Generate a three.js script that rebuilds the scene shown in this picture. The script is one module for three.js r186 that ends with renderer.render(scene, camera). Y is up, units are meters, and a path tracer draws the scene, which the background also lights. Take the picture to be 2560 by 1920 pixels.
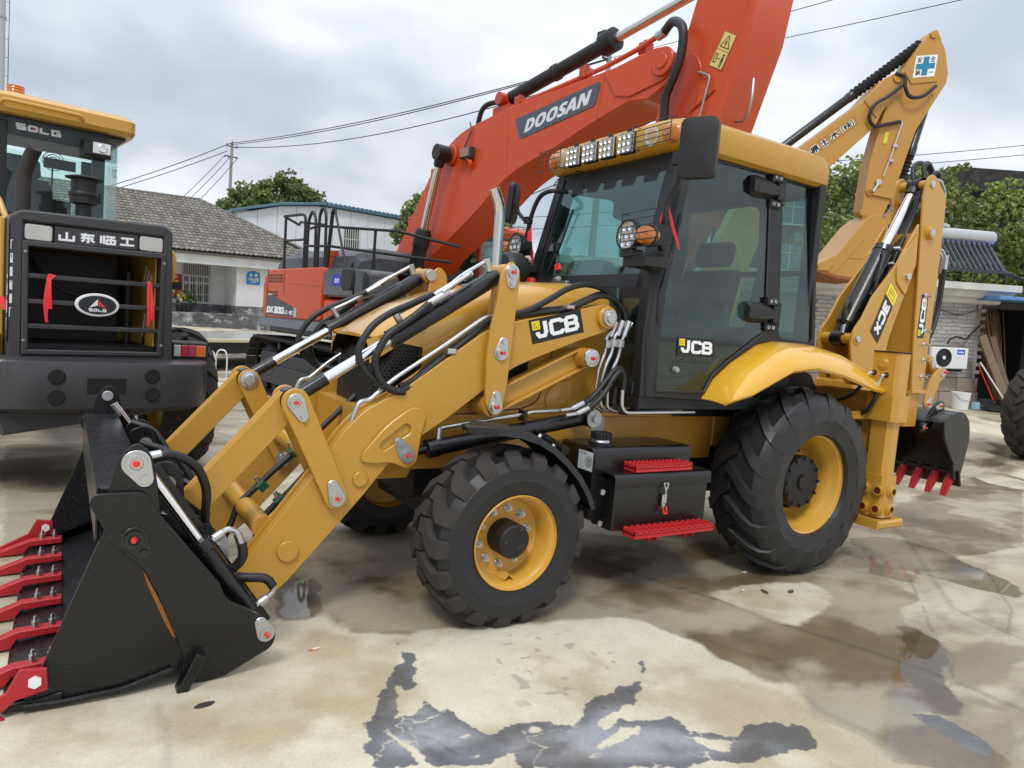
import * as THREE from 'three';
import { mergeGeometries, mergeVertices, toCreasedNormals } from 'three/addons/utils/BufferGeometryUtils.js';

// ---------------------------------------------------------------- camera, sky, sun, exposure
const scene = new THREE.Scene();
const camera = new THREE.PerspectiveCamera(56.19, 4 / 3, 0.05, 600);
camera.position.set(-1.938, 1.507, 3.879);
camera.rotation.set(-0.0801, -0.5633, 0.0806, 'YXZ');
scene.add(camera);
const renderer = new THREE.WebGLRenderer();
renderer.toneMapping = THREE.LinearToneMapping;
renderer.toneMappingExposure = 1.08;
renderer.shadowMap.enabled = true;

let seed = 12345;
const rnd = () => { seed = (seed + 0x6d2b79f5) | 0; let t = Math.imul(seed ^ (seed >>> 15), 1 | seed); t = (t + Math.imul(t ^ (t >>> 7), 61 | t)) ^ t; return ((t ^ (t >>> 14)) >>> 0) / 4294967296; };
const rr = (a, b) => a + (b - a) * rnd();
const clamp = (x, a = 0, b = 1) => Math.min(b, Math.max(a, x));
const sm = (a, b, x) => { const t = clamp((x - a) / (b - a)); return t * t * (3 - 2 * t); };
const mix = (a, b, t) => a + (b - a) * t;
const hsh = (x, y, s = 0) => { let h = Math.imul(x, 374761393) + Math.imul(y, 668265263) + Math.imul(s, 974634541); h = Math.imul(h ^ (h >>> 13), 1274126177); return ((h ^ (h >>> 16)) >>> 0) / 4294967296; };
const vn = (x, y, s = 0) => { const xi = Math.floor(x), yi = Math.floor(y), fx = x - xi, fy = y - yi, u = fx * fx * (3 - 2 * fx), v = fy * fy * (3 - 2 * fy); return mix(mix(hsh(xi, yi, s), hsh(xi + 1, yi, s), u), mix(hsh(xi, yi + 1, s), hsh(xi + 1, yi + 1, s), u), v); };
const fbm = (x, y, o = 4, s = 0) => { let a = 0, w = .5, t = 0; for (let i = 0; i < o; i++) { a += w * vn(x, y, s + i); t += w; w *= .5; x = x * 2.03 + 17.1; y = y * 2.03 - 9.7; } return a / t; };

{ // overcast sky with grey and white cloud
  const W = 1024, H = 512, d = new Float32Array(W * H * 4);
  for (let j = 0; j < H; j++) for (let i = 0; i < W; i++) {
    const el = ((j + .5) / H - .5) * Math.PI, az = ((i + .5) / W - .5) * 2 * Math.PI, y = Math.sin(el), k = (j * W + i) * 4;
    const c = Math.cos(el), dx = Math.cos(az) * c, dz = Math.sin(az) * c;
    const h = Math.max(y, 0) + .22, px = dx / h, pz = dz / h;
    let n = fbm(px * 1.1 + 3.1 + .5 * fbm(px * 2, pz * 2, 3, 9), pz * 1.1 - 1.7, 5, 3), n2 = fbm(px * 2.6 + 8, pz * 2.6 + 4, 4, 21);
    let t = sm(.33, .66, n * .72 + n2 * .28 + .05 * dx + (hsh(i, j, 5) - .5) * .01);
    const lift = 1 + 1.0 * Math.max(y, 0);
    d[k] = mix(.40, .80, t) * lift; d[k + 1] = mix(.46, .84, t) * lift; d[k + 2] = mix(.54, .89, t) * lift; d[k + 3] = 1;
    if (y < 0) { d[k] = .35; d[k + 1] = .34; d[k + 2] = .31; }
  }
  const t = new THREE.DataTexture(d, W, H, THREE.RGBAFormat, THREE.FloatType);
  t.mapping = THREE.EquirectangularReflectionMapping; t.magFilter = t.minFilter = THREE.LinearFilter; t.needsUpdate = true;
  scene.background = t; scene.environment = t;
}
const sun = new THREE.DirectionalLight(new THREE.Color(1, .96, .9), 1.5);
sun.position.set(-14, 30, 16); sun.target.position.set(2, 0, -2); scene.add(sun, sun.target);
sun.castShadow = true; sun.shadow.radius = 26; sun.shadow.mapSize.set(2048, 2048);
Object.assign(sun.shadow.camera, { left: -40, right: 40, top: 40, bottom: -40, near: 1, far: 120 });

// ---------------------------------------------------------------- helpers
const V = (x, y, z) => new THREE.Vector3(x, y, z);
const used = new Map();
function numbered(n) { const k = used.get(n) || 0; used.set(n, k + 1); return k ? n + '_' + String(k).padStart(3, '0') : n; }
function thing(name, label, category, pos = [0, 0, 0], rot = 0, group) {
  const o = new THREE.Group(); o.name = numbered(name); o.position.set(...pos); o.rotation.order = 'YXZ';
  if (Array.isArray(rot)) o.rotation.set(...rot); else o.rotation.y = rot;
  o.userData = { label, category }; if (group) o.userData.group = group; scene.add(o); return o;
}
function uvBox(g, s = 1) {
  if (g.index) g = g.toNonIndexed();
  const p = g.attributes.position, uv = new Float32Array(p.count * 2), a = V(), b = V(), c = V();
  for (let i = 0; i < p.count; i += 3) {
    a.fromBufferAttribute(p, i); b.fromBufferAttribute(p, i + 1); c.fromBufferAttribute(p, i + 2);
    const n = b.clone().sub(a).cross(c.clone().sub(a)), x = Math.abs(n.x), y = Math.abs(n.y), z = Math.abs(n.z);
    [a, b, c].forEach((v, k) => { const u = x > y && x > z ? [v.z, v.y] : y > z ? [v.x, v.z] : [v.x, v.y]; uv[(i + k) * 2] = u[0] * s; uv[(i + k) * 2 + 1] = u[1] * s; });
  }
  g.setAttribute('uv', new THREE.BufferAttribute(uv, 2)); return g;
}
function norm(g) { // to a common form for merging
  if (g.index) g = g.toNonIndexed();
  for (const k of Object.keys(g.attributes)) if (!['position', 'normal', 'uv'].includes(k)) g.deleteAttribute(k);
  if (!g.attributes.normal) g.computeVertexNormals();
  if (!g.attributes.uv) g.setAttribute('uv', new THREE.BufferAttribute(new Float32Array(g.attributes.position.count * 2), 2));
  return g;
}
const mg = (gs) => { gs = gs.flat(9).filter(Boolean).map(norm); return gs.length === 1 ? gs[0] : mergeGeometries(gs); };
const SPLIT = new Set('boss front_panel cross_pin clamp hub_plug wheel_bolt hose_length bolt pin pin_plate rail_pipe roller grease_cap hose_coupling tooth_bolt bracket hose_block hinge hinge_bolt control_lever pillar washer_cap cross_tube socket hose_port bore steel_pipe hydraulic_hose boom_pipe pipe_bracket cross_arm insulator flange wall_panel glass cab_glass rear_window pipe_run hose_fitting bar stone_block fan_grille poster_gold wear_strip side_cutter link_spacer link_plate lever_spacer link_eye fitting hose_clamp lever_plate lamp_cage windscreen_border roof_rib fender_liner arm_pipe rod_eye shed_wall cylinder_guard grab_handle seat_cushion console wiper'.split(' '));
function P(name, gs, mat, parent, label) {
  if (parent && Array.isArray(gs) && gs.length > 1 && gs.length <= 48 && SPLIT.has(name)) { let m; for (const g of gs) m = P(name, [g], mat, parent, label); return m; }
  let g = gs instanceof THREE.BufferGeometry ? gs : mg(gs);
  if (mat.userData.box) g = uvBox(norm(g));
  const m = new THREE.Mesh(g, mat); m.name = parent ? name : numbered(name); m.castShadow = m.receiveShadow = true;
  if (label) m.userData.label = label; (parent || scene).add(m); return m;
}
function sub(name, parent) { const o = new THREE.Group(); o.name = name; parent.add(o); return o; }
function one(name, label, category, gs, mat, group) { const m = P(name, gs, mat); m.userData.label = label; m.userData.category = category; if (group) m.userData.group = group; return m; }
function struct(name, gs, mat) { const m = P(name, gs, mat); m.userData.kind = 'structure'; return m; }
const pts2 = (a) => a.map(([x, y]) => new THREE.Vector2(x, y));
const ccw = (a) => THREE.ShapeUtils.area(pts2(a)) < 0 ? a.slice().reverse() : a;
function roundPoly(a, r = 0) { // polygon with its corners rounded by r (or by a third entry)
  const o = [], n = a.length;
  for (let i = 0; i < n; i++) {
    const p = a[(i + n - 1) % n], q = a[i], s = a[(i + 1) % n], d1 = Math.hypot(p[0] - q[0], p[1] - q[1]), d2 = Math.hypot(s[0] - q[0], s[1] - q[1]);
    const k = Math.min(q[2] ?? r, d1 * .45, d2 * .45);
    if (k < 1e-4) { o.push([q[0], q[1]]); continue; }
    const A = [q[0] + (p[0] - q[0]) / d1 * k, q[1] + (p[1] - q[1]) / d1 * k], B = [q[0] + (s[0] - q[0]) / d2 * k, q[1] + (s[1] - q[1]) / d2 * k];
    for (let j = 0; j <= 4; j++) { const t = j / 4, u = 1 - t; o.push([u * u * A[0] + 2 * u * t * q[0] + t * t * B[0], u * u * A[1] + 2 * u * t * q[1] + t * t * B[1]]); }
  }
  return o;
}
// polygon in x,y pulled from z0 to z1, with a small bevel
function plate(a, z0, z1, b = .004, holes = [], r = 0) {
  if (z0 > z1) [z0, z1] = [z1, z0];
  a = ccw(r ? roundPoly(a, r) : a); b = Math.min(b, (z1 - z0) * .45);
  const s = new THREE.Shape(pts2(a)); for (const h of holes) s.holes.push(new THREE.Path(pts2(ccw(h).reverse())));
  const g = new THREE.ExtrudeGeometry(s, { depth: Math.max(1e-4, z1 - z0 - 2 * b), bevelEnabled: b > 0, bevelThickness: b, bevelSize: b, bevelOffset: -b, bevelSegments: 1, steps: 1, curveSegments: 8 });
  g.translate(0, 0, z0 + b); return toCreasedNormals(g, .5);
}
const circ = (x, y, r, n = 24, r2 = r) => Array.from({ length: n }, (_, i) => [x + r * Math.cos(i / n * 2 * Math.PI), y + r2 * Math.sin(i / n * 2 * Math.PI)]);
const rect = (x0, y0, x1, y1) => [[x0, y0], [x1, y0], [x1, y1], [x0, y1]];
// hull-like link: two circles joined
function link2(ax, ay, ar, bx, by, br, n = 10) {
  const d = Math.hypot(bx - ax, by - ay), th = Math.atan2(by - ay, bx - ax), k = Math.acos(clamp((ar - br) / d, -1, 1)), o = [];
  for (let i = 0; i <= n; i++) { const t = th + k + (2 * Math.PI - 2 * k) * i / n; o.push([ax + ar * Math.cos(t), ay + ar * Math.sin(t)]); }
  for (let i = 0; i <= n; i++) { const t = th - k + 2 * k * i / n; o.push([bx + br * Math.cos(t), by + br * Math.sin(t)]); }
  return o;
}
function box(x0, x1, y0, y1, z0, z1, b = .006) {
  b = Math.min(b, Math.abs(x1 - x0) * .3, Math.abs(y1 - y0) * .3, Math.abs(z1 - z0) * .3);
  return plate(rect(Math.min(x0, x1), Math.min(y0, y1), Math.max(x0, x1), Math.max(y0, y1)), z0, z1, b);
}
function lathe(profile, seg = 40) { // profile [radius, along z]
  const g = new THREE.LatheGeometry(profile.map(([r, z]) => new THREE.Vector2(Math.max(r, 1e-4), z)), seg); g.rotateX(Math.PI / 2); return toCreasedNormals(g, .6);
}
const UPV = V(0, 1, 0);
function cyl(a, b, r0, r1 = r0, seg = 20, cap = true) {
  a = Array.isArray(a) ? V(...a) : a; b = Array.isArray(b) ? V(...b) : b;
  const d = b.clone().sub(a), l = d.length(), g = new THREE.CylinderGeometry(r1, r0, l, seg, 1, !cap);
  g.applyQuaternion(new THREE.Quaternion().setFromUnitVectors(UPV, d.normalize())); g.translate((a.x + b.x) / 2, (a.y + b.y) / 2, (a.z + b.z) / 2); return g;
}
function along(a, b, profile, seg = 24) { // body of revolution from a to b: profile [radius, metres from a]
  a = V(...a); b = V(...b);
  const g = new THREE.LatheGeometry(profile.map(([r, t]) => new THREE.Vector2(Math.max(r, 1e-4), t)), seg);
  g.applyQuaternion(new THREE.Quaternion().setFromUnitVectors(UPV, b.clone().sub(a).normalize())); g.translate(a.x, a.y, a.z); return toCreasedNormals(g, .6);
}
function hose(pts, r, seg, n = 10) { const c = new THREE.CatmullRomCurve3(pts.map((p) => V(...p)), false, 'centripetal'); return new THREE.TubeGeometry(c, seg || pts.length * 6, r, n, false); }
const zz = (a, z) => a.map((p, i) => [p[0], p[1], typeof z === 'function' ? z(i / (a.length - 1), p) : z]);
function pipe(pts, r, n = 10, bend = .04) { // straight runs with rounded bends
  const o = [V(...pts[0])];
  for (let i = 1; i < pts.length - 1; i++) {
    const p = V(...pts[i - 1]), q = V(...pts[i]), s = V(...pts[i + 1]), d1 = p.clone().sub(q), d2 = s.clone().sub(q), k = Math.min(bend, d1.length() * .45, d2.length() * .45);
    const A = q.clone().add(d1.setLength(k)), B = q.clone().add(d2.setLength(k));
    for (let j = 0; j <= 4; j++) { const t = j / 4, u = 1 - t; o.push(V(0, 0, 0).addScaledVector(A, u * u).addScaledVector(q, 2 * u * t).addScaledVector(B, t * t)); }
  }
  o.push(V(...pts[pts.length - 1]));
  const c = new THREE.CurvePath(); for (let i = 1; i < o.length; i++) if (o[i].distanceTo(o[i - 1]) > 1e-4) c.add(new THREE.LineCurve3(o[i - 1], o[i]));
  const pos = [], idx = []; const m = o.length; let N = null;
  for (let i = 0; i < m; i++) {
    const T = o[Math.min(i + 1, m - 1)].clone().sub(o[Math.max(i - 1, 0)]).normalize();
    if (!N) { N = Math.abs(T.y) < .9 ? V(0, 1, 0) : V(1, 0, 0); }
    N = N.clone().addScaledVector(T, -N.dot(T)).normalize(); const Bn = T.clone().cross(N);
    for (let j = 0; j < n; j++) { const a = j / n * 2 * Math.PI; const v = o[i].clone().addScaledVector(N, r * Math.cos(a)).addScaledVector(Bn, r * Math.sin(a)); pos.push(v.x, v.y, v.z); }
    if (i) for (let j = 0; j < n; j++) { const k = (i - 1) * n + j, k2 = (i - 1) * n + (j + 1) % n; idx.push(k, k2, k + n, k2, k2 + n, k + n); }
  }
  for (const e of [0, m - 1]) { const c0 = pos.length / 3; pos.push(o[e].x, o[e].y, o[e].z); for (let j = 0; j < n; j++) { const a = e * n + j, b = e * n + (j + 1) % n; e ? idx.push(c0, a, b) : idx.push(c0, b, a); } }
  const g = new THREE.BufferGeometry(); g.setAttribute('position', new THREE.Float32BufferAttribute(pos, 3)); g.setIndex(idx); return toCreasedNormals(g, .7);
}
function loft(sections, closed = true, caps = true, crease = .6) { // sections: arrays of the same number of [x,y,z]
  const pos = [], idx = [], n = sections[0].length, m = sections.length;
  sections.forEach((s) => s.forEach((p) => pos.push(...p)));
  for (let i = 0; i < m - 1; i++) for (let j = 0; j < (closed ? n : n - 1); j++) { const a = i * n + j, b = i * n + (j + 1) % n; idx.push(a, b, a + n, b, b + n, a + n); }
  if (caps && closed) for (const e of [0, m - 1]) { const c = sections[e].reduce((s, p) => [s[0] + p[0] / n, s[1] + p[1] / n, s[2] + p[2] / n], [0, 0, 0]), k = pos.length / 3; pos.push(...c); for (let j = 0; j < n; j++) { const a = e * n + j, b = e * n + (j + 1) % n; e ? idx.push(k, a, b) : idx.push(k, b, a); } }
  const g = new THREE.BufferGeometry(); g.setAttribute('position', new THREE.Float32BufferAttribute(pos, 3)); g.setIndex(idx); return toCreasedNormals(g, crease);
}
function quad(a, b, c, d) { // one face, uv 0..1, a at lower left, counter-clockwise
  const g = new THREE.BufferGeometry(); g.setAttribute('position', new THREE.Float32BufferAttribute([...a, ...b, ...c, ...d], 3)); g.setAttribute('uv', new THREE.Float32BufferAttribute([0, 0, 1, 0, 1, 1, 0, 1], 2)); g.setIndex([0, 1, 2, 0, 2, 3]); g.computeVertexNormals(); return g;
}
function slab(corners, t) { // a thin sheet with thickness: corners counter-clockwise from outside
  const [a, b, c] = corners.map((p) => V(...p)), n = b.clone().sub(a).cross(c.clone().sub(a)).normalize().multiplyScalar(t);
  const top = corners, bot = corners.map((p) => [p[0] - n.x, p[1] - n.y, p[2] - n.z]); return loft([bot, top], true, true, .3);
}
function flip(g) { g = g.clone(); g.scale(1, 1, -1); if (g.index) { const a = g.index.array; for (let i = 0; i < a.length; i += 3) { const t = a[i]; a[i] = a[i + 1]; a[i + 1] = t; } } else { for (const k in g.attributes) { const A = g.attributes[k], s = A.itemSize, a = A.array; for (let i = 0; i < A.count; i += 3) for (let j = 0; j < s; j++) { const t = a[i * s + j]; a[i * s + j] = a[(i + 1) * s + j]; a[(i + 1) * s + j] = t; } } } return g; }
const bolt = (x, y, z, r = .012, h = .014) => { const g = new THREE.CylinderGeometry(r, r, h, 6); g.rotateX(Math.PI / 2); g.translate(x, y, z + h / 2); return toCreasedNormals(g, .3); };
const disc = (x, y, z0, z1, r, seg = 24, b = .003) => plate(circ(x, y, r, seg), z0, z1, b);

// ---------------------------------------------------------------- textures and materials
function tex(w, h, fn, srgb = true, rep = [1, 1]) { // canvas drawing
  const c = document.createElement('canvas'); c.width = w; c.height = h; fn(c.getContext('2d'), w, h);
  const t = new THREE.CanvasTexture(c); if (srgb) t.colorSpace = THREE.SRGBColorSpace; t.wrapS = t.wrapT = THREE.RepeatWrapping; t.repeat.set(...rep); return t;
}
function field(w, h, fn, srgb = false, rep = [1, 1]) { // per-pixel bytes, fn(x, y) -> number or [r,g,b] in 0..1
  const d = new Uint8Array(w * h * 4);
  for (let j = 0; j < h; j++) for (let i = 0; i < w; i++) { const v = fn(i, j), k = (j * w + i) * 4; for (let c = 0; c < 3; c++) d[k + c] = clamp(Array.isArray(v) ? v[c] : v) * 255; d[k + 3] = 255; }
  const t = new THREE.DataTexture(d, w, h); if (srgb) t.colorSpace = THREE.SRGBColorSpace; t.magFilter = THREE.LinearFilter; t.minFilter = THREE.LinearFilter; t.wrapS = t.wrapT = THREE.RepeatWrapping; t.repeat.set(...rep); t.needsUpdate = true; return t;
}
const tile = (f, n) => (i, j) => { const u = i / n, v = j / n, a = sm(0, 1, u), b = sm(0, 1, v); return mix(mix(f(i, j), f(i - n, j), a), mix(f(i, j - n), f(i - n, j - n), a), b); };
// water beads on paint: small domes; also used for roughness
const beadH = (() => {
  const n = 1024, a = new Float32Array(n * n);
  for (let k = 0; k < 5200; k++) {
    const r = 1.6 + 3.2 * Math.pow(rnd(), 3), x = rnd() * n, y = rnd() * n, R = Math.ceil(r);
    for (let j = -R; j <= R; j++) for (let i = -R; i <= R; i++) { const d = (i * i + j * j) / (r * r); if (d < 1) { const q = (((y + j) | 0) & 1023) * n + (((x + i) | 0) & 1023); a[q] = Math.max(a[q], Math.sqrt(1 - d) * r / 4.8); } }
  }
  return a;
})();
const beads = field(1024, 1024, (i, j) => beadH[j * 1024 + i], false, [1.6, 1.6]);
const dust = field(512, 512, tile((i, j) => .35 + .65 * fbm(i / 40, j / 40, 5, 31), 512), false, [.8, .8]);
const grain = field(512, 512, tile((i, j) => .5 * fbm(i / 9, j / 9, 4, 41) + .5 * hsh(i, j, 7), 512), false, [1.5, 1.5]);
const S = (c) => new THREE.Color().setRGB(...c);
function mat(c, rough = .5, o = {}) { const { box: bx, ...r } = o; const m = new THREE.MeshPhysicalMaterial({ color: Array.isArray(c) ? S(c) : new THREE.Color(c), roughness: rough, ...r }); if (bx) m.userData.box = true; return m; }
const wet = { bumpMap: beads, bumpScale: .0016, box: 1 };
const M = {
  yellow: mat([.53, .277, .033], .38, { clearcoat: .35, clearcoatRoughness: .25, ...wet }),
  yellowGloss: mat([.74, .39, .012], .3, { clearcoat: 1, clearcoatRoughness: .06, ...wet }),
  roofYellow: mat([.46, .24, .010], .42, { clearcoat: .3, clearcoatRoughness: .15, ...wet }),
  hood: mat([.56, .295, .034], .34, { clearcoat: .8, clearcoatRoughness: .1, box: 1 }),
  rim: mat([.62, .34, .045], .35, { clearcoat: .5, clearcoatRoughness: .15 }),
  black: mat([.004, .004, .005], .32, { clearcoat: .3, clearcoatRoughness: .2, ...wet }),
  blackMatt: mat([.011, .011, .012], .55, {}),
  bucketBlack: mat([.006, .006, .007], .4, { roughnessMap: dust, ...wet }),
  grey: mat([.035, .035, .038], .5, {}),
  charcoal: mat([.045, .045, .048], .5, { roughnessMap: dust, box: 1 }),
  rubber: mat([.015, .0152, .0165], .72, { roughnessMap: dust, bumpMap: grain, bumpScale: .001, box: 1 }),
  rubberWorn: mat([.036, .030, .027], .85, { bumpMap: grain, bumpScale: .0012, box: 1 }),
  hose: mat([.014, .014, .015], .45, {}),
  chrome: mat([.86, .87, .89], .13, { metalness: 1 }),
  zinc: mat([.58, .59, .6], .36, { metalness: 1 }),
  zincDull: mat([.42, .43, .44], .5, { metalness: .85 }),
  stainless: mat([.7, .68, .66], .2, { metalness: 1 }),
  red: mat([.52, .018, .02], .42, {}),
  redTooth: mat([.42, .014, .022], .5, { ...wet }),
  redPlug: mat([.75, .03, .025], .4, {}),
  ribbon: mat([.75, .025, .035], .55, { side: THREE.DoubleSide, sheen: .4 }),
  orange: mat([.56, .062, .004], .42, { clearcoat: .12, clearcoatRoughness: .12, box: 1 }),
  orangeDk: mat([.44, .045, .006], .42, { clearcoat: .15, clearcoatRoughness: .15 }),
  tan: mat([.50, .255, .045], .48, { clearcoat: .2, clearcoatRoughness: .3, box: 1 }),
  loaderYellow: mat([.55, .30, .04], .4, { clearcoat: .5, clearcoatRoughness: .15 }),
  glass: mat([.74, .94, .915], .02, { transmission: 1, ior: 1.62, side: THREE.DoubleSide }),
  glassDark: mat([.52, .68, .66], .02, { transmission: 1, ior: 1.6, side: THREE.DoubleSide }),
  lampGlass: mat([.95, .95, .95], .08, { transmission: .85, ior: 1.5 }),
  lampSilver: mat([.75, .76, .78], .25, { metalness: .9 }),
  lampWhite: mat([.72, .73, .74], .3, {}),
  amber: mat([.75, .22, .02], .2, { transmission: .3, clearcoat: 1, clearcoatRoughness: .05 }),
  plastic: mat([.011, .011, .012], .5, {}),
  plasticFilm: mat([.9, .95, .94], .03, { transmission: 1, ior: 1.45, side: THREE.DoubleSide }),
  glassClear: mat([.88, .96, .945], .02, { transmission: 1, ior: 1.5, side: THREE.DoubleSide }),
  seat: mat([.03, .032, .036], .7, {}),
  interior: mat([.09, .095, .10], .7, {}),
  white: mat([.74, .75, .76], .55, {}),
  whiteGloss: mat([.78, .79, .8], .3, {}),
  green: mat([.01, .09, .05], .4, {}),
};
for (const k in M) M[k].name = k;
// writing: strokes on a 10 x 10 grid for letters that the fonts lack
const GLYPH = {
  '山': '1,4 1,9 9,9 9,4|5,1 5,9', '东': '1,2 9,2|4,.3 2,5 8.5,5|5.5,3.4 5.5,9 4.4,9.4|3.5,6.5 1.5,9|7,6.5 9,9', '临': '1,1 1,9|2.8,.5 2.8,9.5|5.2,.5 4.2,3|5,1.7 9.5,1.7|6.8,2.6 7.8,3.6|4.4,5 9.4,5 9.4,9 4.4,9 4.4,5|6.9,5 6.9,9', '工': '1,1.6 9,1.6|5,1.6 5,8.6|.5,8.6 9.5,8.6',
  '安': '5,0 5,1.2|1,3 1,1.5 9,1.5 9,3|.8,5 9.2,5|4.5,2.8 3,6.5 8.5,9.3|7,5 5.5,7.5 1.5,9.5', '全': '5,.3 .8,4|5,.3 9.2,4|2.5,4.2 7.5,4.2|2.2,6.5 7.8,6.5|5,4.2 5,9.3|1,9.3 9,9.3', '第': '2,.3 1,2|1.8,1 4.5,1|6,.3 5,2|6,1 9,1|1.5,3 8.5,3 8.5,4.6 1.8,4.6 1.5,6.4 9,6.4 8.7,8.6 7.5,8.1|5,3 5,9.7|4.8,6.5 1,9.3', '一': '.8,5 9.2,5',
  '源': '1,1 2,2|.6,3.6 1.6,4.6|.6,9 2.2,6|3,1 9.5,1|3.4,1 3.2,5 2.5,9.5|6.5,1.2 5.8,2.3|4.5,2.6 8.5,2.6 8.5,5.8 4.5,5.8 4.5,2.6|4.5,4.2 8.5,4.2|6.5,5.8 6.5,9.3 5.6,9|4.8,6.8 3.8,8.8|8,6.8 9.3,8.8', '土': '2,3.8 8,3.8|5,.8 5,9|.8,9 9.2,9', '木': '1,3 9,3|5,.5 5,9.7|4.8,3.2 .8,8|5.2,3.2 9.2,8',
  '株': '.6,3 4,3|2.3,.5 2.3,9.6|2.2,3.5 .5,7|2.6,4 4,5.8|5.5,.8 4.8,3|5.2,2 9.2,2|4.4,4.5 9.6,4.5|7,.4 7,9.6|6.8,4.8 4.4,8.5|7.2,4.8 9.7,8.5', '(': '7,0 5,3 5,7 7,10', ')': '3,0 5,3 5,7 3,10',
  '金': '5,.3 .8,4|5,.3 9.2,4|2.8,3.6 7.2,3.6|1.5,5.8 8.5,5.8|5,3.6 5,9.2|2.6,7 3.3,8.3|7.4,7 6.7,8.3|.8,9.3 9.2,9.3', '阁': '1,.5 1.8,1.5|1,2.5 1,9.5|3,1 9,1 9,9.5 8,9.2|4.5,2.5 3,5|4.5,3 7,3 3,6|4.5,4 7.5,6|3.8,6.5 6.8,6.5 6.8,8.6 3.8,8.6 3.8,6.5', '办': '2,3 7,3 6.5,9 5.3,8.5|4.2,.6 4,4 1.5,9.3|1.2,4.5 .5,6.5|8,4.5 9.2,6.5', '公': '3.5,.8 .8,4.5|6.5,.8 9.2,4.5|4.8,4 2,8.8 8,8.3|6.6,6.5 8.8,9.3', '室': '5,0 5,1|1,2.8 1,1.3 9,1.3 9,2.8|2,3 8,3|4.6,3 3,5 7.5,5|2,7 8,7|5,5.4 5,9.3|.8,9.3 9.2,9.3',
  J: '8,0 8,6.5 6.8,8.6 3.2,8.6 2,7 2,5.8', C: '9,3 9,2 7.8,1.1 2.2,1.1 1.1,2.2 1.1,7.8 2.2,8.9 7.8,8.9 9,8 9,7', B: '1.1,1.1 7.4,1.1 8.6,2.1 8.6,3.8 7.4,4.9 1.1,4.9|7.4,4.9 8.9,6 8.9,7.8 7.6,8.9 1.1,8.9 1.1,1.1',
  S: '9,1.5 1.4,1.5 1.4,5 8.6,5 8.6,8.5 1,8.5', D: '1.4,1.5 7.4,1.5 8.6,2.6 8.6,7.4 7.4,8.5 1.4,8.5 1.4,1.5', L: '1.4,1 1.4,8.5 9,8.5', G: '9,1.5 1.4,1.5 1.4,8.5 8.6,8.5 8.6,5.2 5,5.2', 3: '1,1.3 8.5,1.3 8.5,4.9 3,4.9|8.5,4.9 8.5,8.7 1,8.7', X: '1,1 9,9|9,1 1,9', 0: '1.4,1.5 8.6,1.5 8.6,8.5 1.4,8.5 1.4,1.5', 6: '8.8,1.4 1.4,1.4 1.4,8.6 8.6,8.6 8.6,4.8 1.4,4.8', 9: '1.2,8.6 8.6,8.6 8.6,1.4 1.4,1.4 1.4,5.2 8.6,5.2', '-': '2,5 8,5',
};
function write(x, txt, px, py, w, h, lw, color, gap = .08, slant = 0) { // one line of stroked letters filling the box
  const n = txt.length, cw = w / (n + (n - 1) * gap); x.save(); x.strokeStyle = color; x.lineWidth = lw; x.lineJoin = 'miter'; x.lineCap = 'butt'; x.miterLimit = 3;
  [...txt].forEach((c, i) => { const g = GLYPH[c]; if (!g) return; for (const s of g.split('|')) { x.beginPath(); s.split(' ').forEach((q, k) => { const [a, b] = q.split(',').map(Number); const X = px + i * cw * (1 + gap) + a / 10 * cw + slant * (1 - b / 10) * h, Y = py + b / 10 * h; k ? x.lineTo(X, Y) : x.moveTo(X, Y); }); x.stroke(); } });
  x.restore();
}
const decalMat = (w, h, fn, rough = .4) => { const t = tex(w, h, fn); t.wrapS = t.wrapT = THREE.ClampToEdgeWrapping; const m = mat([1, 1, 1], rough, { map: t }); m.name = 'print'; return m; };
const badge = (x, px, py, w, h) => { x.fillStyle = '#f2dc1a'; x.fillRect(px, py, w, h); x.strokeStyle = '#222'; x.lineWidth = w * .05; x.strokeRect(px + w * .2, py + h * .2, w * .6, h * .6); x.beginPath(); x.moveTo(px + w * .35, py + h * .3); x.lineTo(px + w * .35, py + h * .72); x.moveTo(px + w * .5, py + h * .3); x.lineTo(px + w * .5, py + h * .72); x.lineTo(px + w * .65, py + h * .55); x.stroke(); };
const jcbMat = decalMat(512, 256, (x, w, h) => { x.fillStyle = '#151516'; x.fillRect(0, 0, w, h); write(x, 'JCB', 40, 40, 430, 176, 40, '#eef0f4', .1); x.fillStyle = '#151516'; x.fillRect(20, 20, 84, 100); badge(x, 24, 24, 74, 92); });
const cxMat = decalMat(512, 160, (x, w, h) => { x.fillStyle = '#131314'; x.fillRect(0, 0, w, h); badge(x, 0, 0, 120, 160); write(x, '3CX', 150, 32, 320, 100, 30, '#eef0f2', .1, -.1); });
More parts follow.
